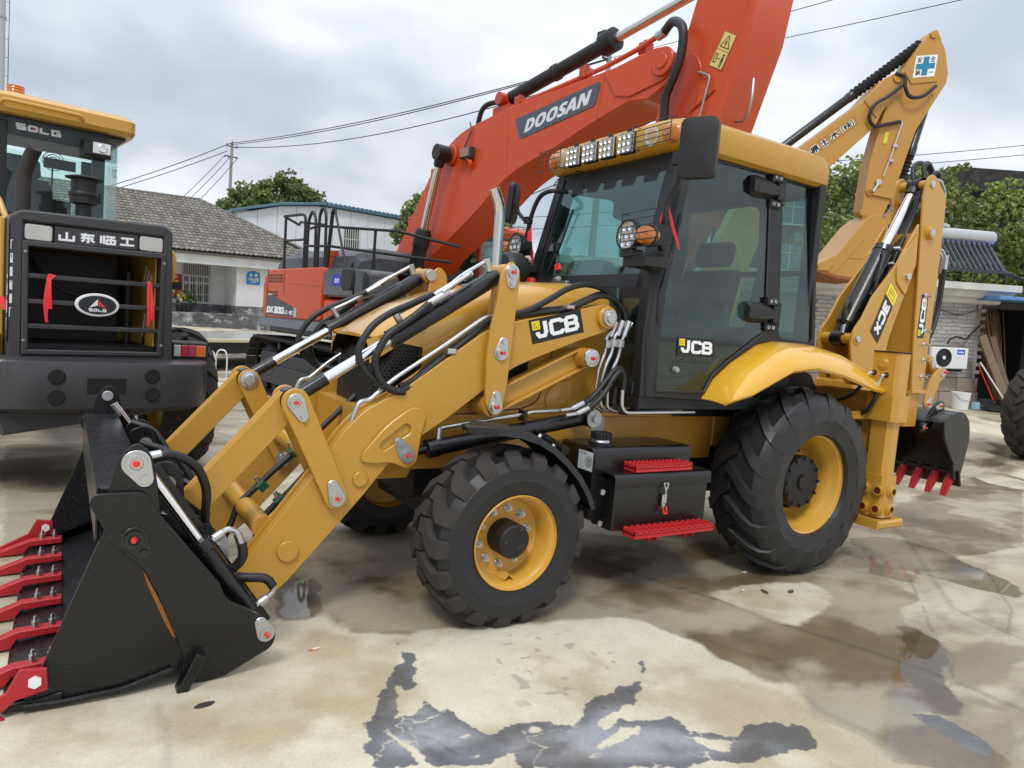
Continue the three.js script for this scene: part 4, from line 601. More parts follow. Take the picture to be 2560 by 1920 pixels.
  for (const s of [1, -1]) {
    const l = s > 0 ? [.39, .66] : [-.66, -.39]; P('lower_window', slab([[px(1.22), 1.22, l[0]], [px(1.22), 1.22, l[1]], [px(1.74), 1.74, l[1]], [px(1.74), 1.74, l[0]]], .006), M.glassDark, bh);
    P('front_panel', [box(.99, 1.03, 1.735, 1.80, l[0], l[1]), box(.94, .98, 1.16, 1.24, l[0], l[1])], M.plastic, bh);
    P('pillar', loft([[1.16, .965, .69], [1.5, .965, .675], [1.79, 1.0, .65], [2.2, 1.095, .62], [2.66, 1.195, .585]].map(([y, x, z]) => [[x - .015, y, s * (z - .05)], [x - .02, y, s * (z + .03)], [x + .03, y, s * (z + .06)], [x + .09, y, s * (z + .055)], [x + .09, y, s * (z + .02)], [x + .03, y, s * (z - .03)]].slice(...[0, 6]).map((q) => q)), true, true, .4), M.plastic, bh);
  }
  P('cab_floor', [box(.95, 2.52, 1.08, 1.17, -.72, .72), box(.95, 1.5, 1.02, 1.1, -.4, .4)], M.blackMatt, bh);
  P('cab_rear', [box(2.46, 2.52, 1.5, 1.60, -.69, .69), box(2.44, 2.5, 2.56, 2.66, -.6, .6), ...[1, -1].map((s) => box(2.46, 2.52, 1.55, 2.66, s * .58, s * .68)), box(2.46, 2.5, 2.02, 2.06, -.6, .6)], M.plastic, bh);
  P('rear_window', slab([[2.5, 1.58, .6], [2.5, 1.58, -.6], [2.48, 2.58, -.58], [2.48, 2.58, .58]], .005), M.glass, bh);
  // roof
  const ring = (y, x0, x1, w, r) => roundPoly([[x0, -w, r], [x1, -w, r * .8], [x1, w, r * .8], [x0, w, r]]).map(([x, z]) => [x, y + .045 * sm(1.1, 1.6, x) - .05 * sm(1.9, 2.6, x) * (y < 2.8 ? 1 : .6), z]);
  P('roof', loft([ring(2.64, 1.19, 2.5, .58, .08), ring(2.63, 1.155, 2.56, .655, .12), ring(2.65, 1.10, 2.58, .685, .14), ring(2.67, 1.08, 2.585, .69, .15), ring(2.765, 1.075, 2.585, .69, .15), ring(2.81, 1.10, 2.56, .67, .16), ring(2.845, 1.2, 2.48, .59, .18), ring(2.858, 1.4, 2.3, .4, .18)], true, true, .7), M.roofYellow, bh);
  P('roof_lining', box(1.22, 2.46, 2.60, 2.65, -.58, .58), M.interior, bh);
  // light bar: four square lamps, corner lamps with wire cages
  for (const z of [-.31, -.125, .06, .25]) {
    const w = sub('work_lamp', bh), y = 2.718;
    P('housing', [box(1.06, 1.095, y - .066, y + .066, z - .072, z + .072, .012), box(1.09, 1.13, y - .04, y + .04, z - .03, z + .03), box(1.075, 1.09, y + .06, y + .095, z - .02, z + .02)], M.plastic, w);
    P('reflector', Array.from({ length: 9 }, (_, k) => lathe([[.004, -.002], [.013, .003], [.0195, .014], [.0205, .014]], 14).rotateY(-Math.PI / 2).translate(1.062, y + ((k % 3) - 1) * .041, z + (Math.floor(k / 3) - 1) * .044)), M.lampSilver, w);
    P('lens', [box(1.053, 1.0575, y - .062, y + .062, z - .068, z + .068, .002)], M.lampGlass, w);
    P('backing', box(1.0615, 1.064, y - .062, y + .062, z - .068, z + .068, .001), M.lampWhite, w);
  }
  for (const [z, m] of [[.47, M.lampGlass], [.625, M.amber], [-.46, M.lampGlass], [-.57, M.amber]]) { const w = sub('corner_lamp', bh), x = Math.abs(z) > .6 ? 1.085 : 1.068, k = 1; P('lens', lathe([[.001, .02], [.035, .016], [.055, .006], [.06, 0], [.06, -.02]], 28).scale(k, 1, 1).rotateY(-Math.PI / 2 + (z < 0 ? -.25 : .12)).translate(x, 2.722, z), m, w); P('reflector', lathe([[.001, -.012], [.03, -.010], [.055, -.002], [.057, -.012]], 24).scale(k, 1, 1).rotateY(-Math.PI / 2).translate(x + .004, 2.722, z), M.lampSilver, w); }
  const cage = (o, u, v, nu, nv, r, back) => { const g = [], at = (a, b, d = 0) => [o[0] + u[0] * a + v[0] * b + back[0] * d, o[1] + u[1] * a + v[1] * b + back[1] * d, o[2] + u[2] * a + v[2] * b + back[2] * d]; for (let i = 0; i <= nu; i++) g.push(pipe([at(i / nu, 0, i % nu ? 0 : 1), at(i / nu, 0), at(i / nu, 1), at(i / nu, 1, i % nu ? 0 : 1)], r, 5, .01)); for (let j = 0; j <= nv; j++) g.push(cyl(at(0, j / nv), at(1, j / nv), r, r, 5)); return g; };
  P('lamp_cage', [cage([1.02, 2.655, .36], [0, .0, .33], [0, .135, .0], 3, 4, .003, [.06, 0, 0]), cage([1.02, 2.655, -.68], [0, 0, .27], [0, .14, 0], 3, 4, .003, [.06, 0, 0]), cage([1.07, 2.545, -.54], [0, .03, .24], [.03, .05, .0], 3, 2, .003, [.05, 0, 0]), cage([2.60, 2.62, .52], [.02, .0, .16], [.02, .12, 0], 3, 4, .003, [-.04, 0, 0])], M.black, bh);
  // headlamp with indicator on the pillar, and its cage
  for (const s of [1, -1]) {
    const hl = sub('headlamp', bh), z = s > 0 ? .622 : -.60, x = .84, y = 2.085;
    P('housing', [lathe([[.001, .09], [.05, .08], [.082, .03], [.092, 0], [.092, -.022], [.083, -.024], [.08, -.008]], 30).rotateY(Math.PI / 2).translate(x, y, z), loft([[x + .0, .045], [x + .05, .06], [x + .14, .05]].map(([X, h]) => [[X, y - h, z + s * .02], [X, y - h, z + s * .20], [X, y + h, z + s * .20], [X, y + h, z + s * .02]])), box(x - .02, x + .08, y - .125, y - .08, z - .05, z + .05), box(x - .01, x + .17, 1.905, 1.965, z - s * .03, z + s * .17), box(x + .1, x + .2, 1.90, 1.97, z + s * .0, z + s * .1)], M.plastic, hl);
    P('lens', lathe([[.001, -.012], [.05, -.010], [.079, -.004], [.08, 0]], 28).rotateY(-Math.PI / 2).scale(1, 1, 1).translate(x - .022, y, z), M.lampGlass, hl);
    P('reflector', [lathe([[.001, 0], [.078, 0], [.079, .01]], 28).rotateY(-Math.PI / 2).translate(x - .006, y, z), ...Array.from({ length: 7 }, (_, k) => { const a = k * 1.0472, r = k < 6 ? .05 : 0; return lathe([[.003, -.002], [.014, .005], [.02, .012]], 12).rotateY(-Math.PI / 2).translate(x - .008, y + r * Math.sin(a), z + r * Math.cos(a)); })], M.lampSilver, hl);
    P('indicator', lathe([[.001, .055], [.035, .052], [.055, .04], [.062, .02], [.062, -.03], [.05, -.05], [.001, -.052]], 24).rotateY(-Math.PI / 2).scale(1, .85, 1).translate(x + .0, y - .01, z + s * .155), M.amber, hl);
    P('strap', pipe([[x + .012, y + .055, z + s * .155], [x + .012, y + .03, z + s * .212], [x + .012, y - .045, z + s * .212], [x + .012, y - .07, z + s * .155]], .008, 6, .03), M.black, hl);
    P('lamp_cage', cage([x - .055, y - .125, s > 0 ? z - .01 : z - .225], [0, .01, .31], [0, .24, 0], 3, 6, .003, [.06, 0, 0]), M.black, hl);
  }
  // mirrors
  {
    const m1 = sub('mirror', bh); P('mirror_head', loft([[-.04, .8], [-.03, 1], [.02, 1], [.045, .86]].map(([d, k]) => roundPoly(rect(-.105 * k, -.165 * k, .105 * k, .165 * k), .045).map(([a, b]) => [d, b, a])), true, true, .6).rotateY(.5).translate(1.02, 2.565, .93), M.plastic, m1);
    P('mirror_arm', [pipe([[1.03, 2.11, .70], [1.0, 2.18, .73], [1.0, 2.33, .745], [1.02, 2.40, .80], [1.0, 2.49, .81]], .017, 10, .05), box(.97, 1.03, 2.49, 2.56, .77, .87), cyl([1.03, 2.03, .69], [1.03, 2.13, .70], .027, .024, 14)], M.plastic, m1);
    const m2 = sub('mirror', bh); P('mirror_head', loft([[-.03, .8], [-.02, 1], [.02, 1], [.03, .86]].map(([d, k]) => roundPoly(rect(-.085 * k, -.15 * k, .085 * k, .15 * k), .04).map(([a, b]) => [d, b, a])), true, true, .6).rotateY(-.85).rotateX(.12).translate(.93, 2.43, -.86), M.plastic, m2);
    P('mirror_arm', [pipe([[.99, 1.80, -.66], [.985, 1.96, -.78], [.985, 2.36, -.66], [.99, 2.47, -.585], [1.0, 2.495, -.46], [1.13, 2.5, -.44]], .017, 10, .07), box(.95, 1.0, 2.27, 2.32, -.72, -.66), pipe([[.96, 2.3, -.72], [.94, 2.36, -.79], [.93, 2.42, -.80]], .015, 8, .03), pipe([[.985, 1.97, -.775], [1.0, 1.97, -.66]], .02, 8)], M.plastic, m2);
  }
  P('wiper', [pipe([[.985, 1.86, -.26], [1.015, 1.99, -.34], [1.03, 2.08, -.36]], .008, 6), pipe([[.985, 1.86, -.23], [1.02, 2.0, -.32], [1.03, 2.08, -.35]], .006, 6), pipe([[1.0, 1.9, -.43], [1.05, 2.1, -.36], [1.1, 2.36, -.31]], .009, 6), box(1.0, 1.03, 2.05, 2.12, -.38, -.33)], M.black, bh);
  P('wiper_pivot', [cyl([.96, 1.84, -.25], [.99, 1.86, -.25], .03, .025, 12), box(.955, .985, 1.82, 1.845, -.3, -.12)], M.zinc, bh);
  P('washer_cap', [cyl([.985, 1.92, -.285], [.98, 1.96, -.29], .016, .014, 8), cyl([.985, 1.925, -.25], [.98, 1.965, -.262], .014, .012, 8), cyl([.9, 1.81, -.47], [.9, 1.86, -.47], .04, .032, 14)], M.redPlug, bh);
  // inside
  const st = sub('seat', bh); st.position.set(0.06, -.17, 0);
  P('seat_cushion', [loft([[-.27, .9], [-.25, 1], [.25, 1], [.27, .9]].map(([z, k]) => roundPoly([[1.52, 1.5], [1.52, 1.62 * 1], [2.0, 1.59], [2.0, 1.48]], .04).map(([x, y]) => [x, y, z]))), loft([[-.25, .9], [-.23, 1], [.23, 1], [.25, .9]].map(([z]) => roundPoly([[1.92, 1.55], [2.05, 1.55], [2.2, 2.2], [2.1, 2.22]], .05).map(([x, y]) => [x, y, z]))), box(1.6, 1.95, 1.17, 1.5, -.2, .2)], M.seat, st);
  P('headrest', loft([[-.16, .7], [-.13, 1], [.13, 1], [.16, .7]].map(([z, k]) => roundPoly([[2.10, 2.24], [2.2, 2.24], [2.24, 2.42], [2.14, 2.43]], .04).map(([x, y]) => [mix(2.17, x, k), mix(2.33, y, k), z]))), M.seat, st);
  P('plastic_cover', loft([[1.56, .29, .2], [1.75, .28, .17], [2.0, .255, .15], [2.25, .23, .13], [2.44, .18, .1]].map(([y, w, d], i) => Array.from({ length: 22 }, (_, k) => { const a = k / 22 * 6.283, j = 1 + .07 * Math.sin(k * 5.1 + i * 2.3); return [mix(1.99, 2.17, (y - 1.56) / .8) + d * j * Math.cos(a), y, w * j * Math.sin(a)]; })), true, false, .3), M.plasticFilm, st);
  P('console', [loft([[1.17, 1.02, 1.3], [1.6, 1.04, 1.22], [1.86, 1.06, 1.2]].map(([y, a, b]) => [[a, y, -.22], [b, y, -.22], [b, y, .12], [a, y, .12]])), box(1.55, 2.1, 1.17, 1.7, -.6, -.42, .03), box(1.95, 2.45, 1.17, 1.62, .36, .62, .03)], M.interior, bh);
  P('dash_cowl', loft([[-.34, .8], [-.3, 1], [.02, 1], [.06, .8]].map(([z, k]) => [[1.06, 1.80, z], [1.25, 1.80, z], [1.23, 1.80 + .19 * k, z], [1.12, 1.80 + .2 * k, z]])), M.interior, bh);
  P('steering_wheel', [new THREE.TorusGeometry(.19, .016, 10, 36).rotateX(1.05).rotateY(Math.PI / 2).translate(1.38, 1.92, -.06), cyl([1.38, 1.92, -.06], [1.2, 1.7, -.06], .025), cyl([1.38, 1.92, -.24], [1.38, 1.92, .12], .012), new THREE.SphereGeometry(.05, 14, 10).translate(1.37, 1.915, -.06)], M.plastic, bh);
  P('control_lever', [[2.2, .2], [2.2, -.2], [2.32, .08], [2.32, -.08]].map(([x, z]) => [cyl([x, 1.2, z], [x - .05, 1.85, z], .012), new THREE.SphereGeometry(.03, 12, 8).translate(x - .05, 1.87, z)]), M.plastic, bh);
}
// backhoe at the rear: frame, stabilisers, kingpost, boom, dipper, bucket
{
  const fr = sub('rear_frame', bh);
  P('cross_beam', [box(3.03, 3.16, 1.06, 1.235, -1.04, 1.04, .008), box(3.03, 3.16, .42, .56, -1.0, 1.0, .008), plate([[-.88, .5], [.88, .5], [.88, 1.08], [-.88, 1.08]], -.03, .03, .006).rotateY(Math.PI / 2).translate(3.1, 0, 0), box(3.0, 3.04, 1.235, 1.25, -.9, .88), box(2.6, 3.05, 1.04, 1.10, -.42, .86, .006)], M.yellow, fr);
  P('bracket', [box(2.92, 3.02, .93, .96, .42, .84), box(2.93, 3.02, .99, 1.02, .6, .84), box(2.9, 3.0, 1.02, 1.035, .42, .8)], M.blackMatt, fr);
  for (const sd of [1, -1]) {
    const F = (g) => sd > 0 ? g : flip(norm(g)), sb = sub('stabiliser', bh), Q = (n, gs, m) => P(n, (SPLIT.has(n) && Array.isArray(gs) ? gs : [gs]).map((g) => [g].flat(9).map(F)), m, sb);
    const oct = (x0, x1, z0, z1, c) => [[x0 + c * .3, z0], [x1 - c, z0], [x1, z0 + c], [x1, z1 - c], [x1 - c, z1], [x0 + c, z1], [x0, z1 - c], [x0, z0 + c * .3]];
    const col = (y0, y1, o) => loft([o.map(([x, z]) => [x, y0, z]), o.map(([x, z]) => [x, y1, z])].map((s) => s.slice().reverse()), true, true, .3);
    Q('outer_leg', [col(1.05, 1.235, oct(3.0, 3.19, .85, 1.08, .03)), col(1.235, 1.535, oct(3.015, 3.175, .865, 1.055, .022)), disc(0, 0, 0, .016, .03, 28, .004).rotateY(-Math.PI / 2).translate(3.016, 1.455, .945), disc(0, 0, 0, .01, .042, 28, .004).rotateY(-Math.PI / 2).translate(3.016, 1.455, .945)], M.yellow);
    Q('inner_leg', [col(.655, 1.05, oct(3.03, 3.165, .89, 1.045, .03))], M.yellow);
    Q('foot_box', [col(.36, .66, oct(3.015, 3.18, .875, 1.06, .025)), ...[[.555, .925], [.555, 1.03], [.42, .93], [.42, 1.03]].map(([y, z]) => lathe([[.024, .026], [.034, .026], [.036, .02], [.036, .012], [.046, .01], [.046, 0]], 22).rotateY(-Math.PI / 2).translate(3.016, y, z - .005)), ...[.55, .42].map((y) => lathe([[.024, .026], [.034, .026], [.036, .02], [.036, .012], [.046, .01], [.046, 0]], 22).translate(3.1, y, 1.06))], M.yellow);
    Q('socket', [[.555, .925], [.555, 1.03], [.42, .93], [.42, 1.03]].map(([y, z]) => disc(0, 0, 0, .004, .026, 18, .001).rotateY(-Math.PI / 2).translate(3.0, y, z - .005)), mat([.12, .012, .01], .6));
    Q('foot_pad', [plate(roundPoly([[2.94, -.84], [3.26, -.84], [3.26, -1.1], [2.94, -1.1]], .04), .29, .345, .006).rotateX(-Math.PI / 2).scale(1, 1, -1)].map((g) => { const q = box(2.94, 3.25, .29, .35, .83, 1.1, .015); return q; }), M.yellow);
    Q('cap', col(1.535, 1.545, oct(3.01, 3.18, .86, 1.06, .02)), M.blackMatt);
    Q('hose_port', [[1.385, .885], [1.375, .975]].map(([y, z]) => disc(0, 0, 0, .003, .02, 16, .001).rotateY(-Math.PI / 2).translate(3.014, y, z)), M.blackMatt);
    Q('hose_coupling', [[1.385, .885, -.03], [1.375, .975, -.012]].map(([y, z, d]) => [pipe([[3.02, y, z], [2.98, y, z + d * .3], [2.97, y - .03, z + d], [2.965, y - .055, z + d * 1.4]], .010, 8, .02), cyl([2.966, y - .045, z + d * 1.3], [2.96, y - .09, z + d * 1.8], .015, .015, 8)]), M.zinc);
    Q('hydraulic_hose', [hose([[2.962, 1.30, .84], [2.955, 1.24, .80], [2.955, 1.18, .72], [2.96, 1.15, .6], [3.0, 1.15, .5]], .014, 30), hose([[2.96, 1.295, .955], [2.95, 1.2, .95], [2.955, 1.11, .9], [2.965, 1.07, .82], [2.99, 1.06, .72]], .014, 30)], M.hose);
  }
  const zc = .45;
  P('kingpost', [plate([[3.16, .62, .03], [3.46, .62, .03], [3.5, 1.3, .05], [3.2, 1.3, .03]], zc - .17, zc + .17, .01, [], .02), cyl([3.3, .6, zc], [3.3, 1.4, zc], .09, .09, 24)], M.yellow, bh);
  const bm = sub('boom', bh), BP = [[3.86, 2.585, .01], [3.885, 2.26], [3.775, 2.01], [3.63, 1.66], [3.56, 1.3], [3.46, .95, .05], [3.28, .95, .05], [3.24, 1.25], [3.135, 1.56, .05], [3.15, 1.68, .05], [3.25, 1.79], [3.345, 1.95], [3.62, 2.24]];
  for (const z of [zc + .13, zc - .15]) P('boom_plate', plate(roundPoly(BP), z, z + .02, .003), M.yellow, bm);
  P('boom_back', loft([[3.5, 1.2], [3.58, 1.62], [3.73, 2.0], [3.845, 2.27], [3.845, 2.5]].map(([x, y]) => [[x, y, zc - .14], [x, y, zc + .14], [x - .02, y + .005, zc + .14], [x - .02, y + .005, zc - .14]]), true, true, .4), M.yellow, bm);
  for (const z of [zc + .15, zc - .162]) P('ear_plate', plate(roundPoly([[3.845, 2.5], [3.86, 2.26], [3.765, 2.0, .03], [3.63, 2.09, .02], [3.60, 2.2, .04], [3.65, 2.3, .03]]), z, z + .012, .003), M.yellow, bm);
  P('cross_pin', [cyl([3.2, 1.62, zc - .15], [3.2, 1.62, zc + .15], .042, .042, 24), cyl([4.0, 2.92, zc - .13], [4.0, 2.92, zc + .13], .04, .04, 24), disc(3.2, 1.62, zc + .148, zc + .156, .046, 22)], M.yellow, bm);
  P('pin', [disc(3.2, 1.62, zc + .156, zc + .17, .026, 18), disc(3.755, 2.15, zc + .16, zc + .185, .03, 18), disc(4.045, 2.54, zc + .13, zc + .17, .035, 20), disc(4.0, 2.92, zc + .13, zc + .15, .028, 18)], M.zinc, bm);
  P('boss', [disc(3.755, 2.15, zc + .15, zc + .165, .05, 24, .006), lathe([[.06, .0], [.058, .03], [.05, .045], [.03, .045]], 24).translate(4.045, 2.54, zc + .125)], M.yellow, bm);
  const cc = sub('crowd_cylinder', bh);
  P('barrel', along([3.2, 1.62, zc], [4.0, 2.92, zc], [[0, .09], [.05, .1], [.075, .13], [.075, .83], [.08, .832], [.08, .88], [.04, .885], [0, .89]], 30), M.black, cc);
  P('rod', along([3.2, 1.62, zc], [4.0, 2.92, zc], [[0, .88], [.037, .88], [.037, 1.44], [0, 1.445]], 24), M.chrome, cc);
  P('rod_eye', [cyl([3.2, 1.62, zc - .045], [3.2, 1.62, zc + .045], .06, .06, 24), cyl([4.0, 2.92, zc - .045], [4.0, 2.92, zc + .045], .06, .06, 24), along([3.2, 1.62, zc], [4.0, 2.92, zc], [[.05, 0], [.06, .1], [.05, .11]], 20), along([3.2, 1.62, zc], [4.0, 2.92, zc], [[.037, 1.42], [.05, 1.43], [.05, 1.52]], 20), box(-.01, .01, 0, .4, .06, .09).rotateZ(-.55).translate(3.42, 1.97, zc)], M.black, cc);
  P('hydraulic_hose', [hose([[3.55, 2.33, zc + .06], [3.52, 2.27, zc + .09], [3.47, 2.15, zc + .10], [3.44, 2.0, zc + .1], [3.46, 1.9, zc + .09]], .016, 40), hose([[3.17, 1.73, zc + .05], [3.14, 1.80, zc + .06], [3.16, 1.88, zc + .06], [3.21, 1.9, zc + .05], [3.23, 1.85, zc + .04]], .016, 30)], M.hose, cc);
  P('hose_coupling', [pipe([[3.62, 2.36, zc + .03], [3.59, 2.40, zc + .05], [3.555, 2.35, zc + .06]], .013, 8, .02), cyl([3.165, 1.66, zc + .05], [3.175, 1.74, zc + .05], .018, .018, 8)], M.zinc, cc);
  P('hose_bundle', Array.from({ length: 6 }, (_, k) => hose([[4.0 - .012 * k, 2.86, zc - .07 + .03 * k], [3.94 - .012 * k, 2.6, zc - .06 + .025 * k], [3.82 - .014 * k, 2.35, zc - .05 + .022 * k], [3.7 - .014 * k, 2.1, zc - .04 + .02 * k]], .014, 30)), M.hose, bh);
  P('hose_tie', [box(-.07, .07, -.008, .008, zc - .08, zc + .09).rotateZ(-.5).translate(3.79, 2.35, 0), box(-.07, .07, -.008, .008, zc - .08, zc + .09).rotateZ(-.5).translate(3.73, 2.22, 0)], M.white, bh);
  const dp = sub('dipper', bh), DP = [[3.905, 2.82], [3.93, 2.96, .04], [4.01, 3.01, .05], [4.09, 2.965, .04], [4.235, 2.86, .03], [4.25, 2.69], [4.26, 2.3], [4.255, 1.6], [4.255, 1.23], [4.085, 1.23], [4.03, 1.58], [3.98, 2.09], [3.925, 2.58]];
  for (const z of [zc + .115, zc - .135]) P('dipper_plate', plate(roundPoly(DP), z, z + .018, .003), M.yellow, dp);
  P('dipper_box', [plate([[4.06, 2.7], [4.2, 2.7], [4.24, 1.25], [4.1, 1.25], [4.05, 1.6], [4.0, 2.1]], zc - .118, zc + .116, .002), box(3.98, 4.16, 2.78, 2.81, zc - .12, zc + .12)], M.yellow, dp);
  P('dipper_collar', [box(4.07, 4.275, 1.215, 1.245, zc - .15, zc + .15), box(4.085, 4.25, .93, 1.22, zc - .11, zc + .11)], M.yellow, dp);
  P('bolt', [[4.11, 2.03], [4.16, 1.74], [4.17, 1.63], [4.19, 1.5], [4.195, 1.36]].map(([x, y]) => [disc(x, y, zc + .13, zc + .142, .022, 16), cyl([x, y, zc + .14], [x, y, zc + .19], .01, .008, 8)]), M.zinc, dp);
  P('pipe_run', [pipe([[4.06, 2.985, zc + .09], [4.19, 2.985, zc + .10], [4.275, 2.9, zc + .10], [4.275, 2.2, zc + .10], [4.27, 1.6, zc + .10]], .011, 8, .04), pipe([[4.1, 2.96, zc + .06], [4.2, 2.96, zc + .065], [4.3, 2.9, zc + .065], [4.3, 2.15, zc + .065], [4.3, 1.75, zc + .065]], .011, 8, .04), pipe([[4.28, 2.45, zc + .02], [4.5, 2.46, zc + .02], [4.56, 2.40, zc + .02], [4.565, 2.34, zc + .02]], .011, 8, .04), pipe([[4.28, 2.43, zc - .03], [4.56, 2.45, zc - .03], [4.62, 2.38, zc - .03], [4.625, 2.32, zc - .03]], .011, 8, .04)], M.zinc, dp);
  P('hydraulic_hose', [hose([[4.565, 2.33, zc + .02], [4.56, 2.15, zc + .02], [4.53, 1.95, zc + .03], [4.44, 1.76, zc + .05], [4.36, 1.69, zc + .06], [4.3, 1.74, zc + .07]], .019, 50), hose([[4.625, 2.3, zc - .03], [4.61, 2.1, zc - .02], [4.56, 1.9, zc], [4.46, 1.73, zc + .03], [4.36, 1.66, zc + .05], [4.29, 1.7, zc + .07]], .019, 50), hose([[4.03, 2.98, zc + .05], [4.05, 3.09, zc + .02], [4.15, 3.13, zc], [4.24, 3.06, zc], [4.25, 2.98, zc + .03]], .02, 40), hose([[3.99, 2.97, zc - .02], [4.02, 3.08, zc - .05], [4.12, 3.14, zc - .06], [4.26, 3.12, zc - .06], [4.38, 2.98, zc - .03], [4.40, 2.8, zc]], .02, 40), hose([[4.1, 2.95, zc + .08], [4.12, 3.03, zc + .07], [4.18, 3.05, zc + .07], [4.22, 2.98, zc + .08]], .018, 30)], M.hose, dp);
  P('hose_coupling', [cyl([4.565, 2.42, zc + .02], [4.565, 2.3, zc + .02], .021, .021, 8), cyl([4.625, 2.4, zc - .03], [4.625, 2.27, zc - .03], .021, .021, 8), cyl([4.40, 2.82, zc], [4.40, 2.7, zc], .02, .02, 8), box(4.3, 4.55, 2.655, 2.685, zc - .02, zc + .03)], M.zinc, dp);
  P('guide_strip', box(4.262, 4.30, 1.55, 1.95, zc + .03, zc + .12), M.black, dp);
  const bl = sub('bucket_link', bh);
  for (const z of [zc + .125, zc - .15]) P('link_plate', plate(roundPoly([[4.50, 1.455, .03], [4.58, 1.42, .03], [4.56, 1.36, .03], [4.48, 1.33, .06], [4.44, 1.24, .06], [4.41, 1.13, .04], [4.33, 1.07, .04], [4.27, 1.13, .04], [4.30, 1.26, .06], [4.36, 1.38, .06]]), z, z + .022, .004), M.yellow, bl);
  P('top_link', plate(link2(4.40, 1.50, .04, 4.46, 1.42, .04), zc + .02, zc + .1, .004), M.yellow, bl);
  P('pin_plate', [plate(link2(4.53, 1.41, .025, 4.5, 1.39, .02), zc + .147, zc + .155, .002), plate(link2(4.33, 1.13, .028, 4.35, 1.17, .02), zc + .147, zc + .155, .002), plate(link2(4.405, 1.50, .025, 4.43, 1.44, .02), zc + .1, zc + .108, .002)], M.zinc, bl);
  P('grease_cap', [cyl([4.53, 1.41, zc + .155], [4.54, 1.41, zc + .18], .012, .01, 10), cyl([4.33, 1.13, zc + .155], [4.33, 1.13, zc + .17], .01, .008, 10)], M.redPlug, bl);
  const bb = sub('rear_bucket', bh), SH = [[4.31, .92], [4.34, .85], [4.44, .735], [4.525, .64], [4.565, .50], [4.655, .495], [4.70, .66, .08], [4.75, .86, .1], [4.70, 1.02, .08], [4.60, 1.085, .05], [4.50, 1.09], [4.38, 1.05], [4.29, 1.0]];
  for (const z of [.13, .75]) P('bucket_side', plate(roundPoly(SH), z, z + .02, .003), M.bucketBlack, bb);
  const sh = [[4.29, 1.0], [4.38, 1.05], [4.50, 1.09], [4.60, 1.08], [4.69, 1.01], [4.735, .9], [4.735, .80], [4.70, .66], [4.655, .50]];
  P('bucket_shell', loft([.145, .755].map((z) => [...sh.map(([x, y]) => [x, y, z]), ...sh.slice().reverse().map(([x, y]) => [x - .012, y - .008, z])])), M.bucketBlack, bb);
  P('cutting_edge', box(-.07, .07, -.012, .012, .12, .79).rotateZ(-1.2).translate(4.63, .51, 0), M.bucketBlack, bb);
  for (const z of [zc + .14, zc - .165]) P('hanger', plate(roundPoly([[4.24, .95, .03], [4.27, .88, .03], [4.34, .90], [4.48, 1.02], [4.57, 1.09], [4.56, 1.15, .04], [4.49, 1.17, .04], [4.42, 1.12]]), z, z + .03, .005), M.black, bb);
  P('pin_plate', [plate(link2(4.49, 1.12, .027, 4.44, 1.10, .02), zc + .17, zc + .178, .002), plate(link2(4.285, .93, .027, 4.33, .98, .02), zc + .17, zc + .178, .002)], M.zinc, bb);
  P('grease_cap', [cyl([4.49, 1.12, zc + .178], [4.49, 1.12, zc + .195], .01, .008, 10), cyl([4.285, .93, zc + .178], [4.285, .93, zc + .195], .01, .008, 10)], M.redPlug, bb);
  for (const z of [.17, .31, .45, .59, .72]) { P('bucket_tooth', loft([[4.655, .565, .03, .02], [4.6, .50, .03, .022], [4.55, .43, .028, .016], [4.515, .36, .024, .006]].map(([x, y, w, h]) => [[x - h, y + h * .6, z - w], [x - h, y + h * .6, z + w], [x + h, y - h * .6, z + w], [x + h, y - h * .6, z - w]]), true, true, .3), M.redTooth, bb); P('bolt', [cyl([4.63, .555, z], [4.605, .575, z], .014, .012, 8), cyl([4.60, .51, z], [4.575, .53, z], .014, .012, 8)], M.zinc, bb); }
  P('decal', quad([3.555, 2.085, zc + .1535], [3.36, 1.69, zc + .1535], [3.475, 1.60, zc + .1535], [3.67, 1.995, zc + .1535]), (() => { const t = cxMat.map.clone(); const m = mat([1, 1, 1], .4, { map: t }); return m; })(), bm, 'lettering on the boom plate');
  P('decal', quad([4.155, 1.68, zc + .1345], [4.155, 2.04, zc + .1345], [4.055, 2.04, zc + .1345], [4.055, 1.68, zc + .1345]), jcbMat, dp, 'lettering running up the dipper');
}
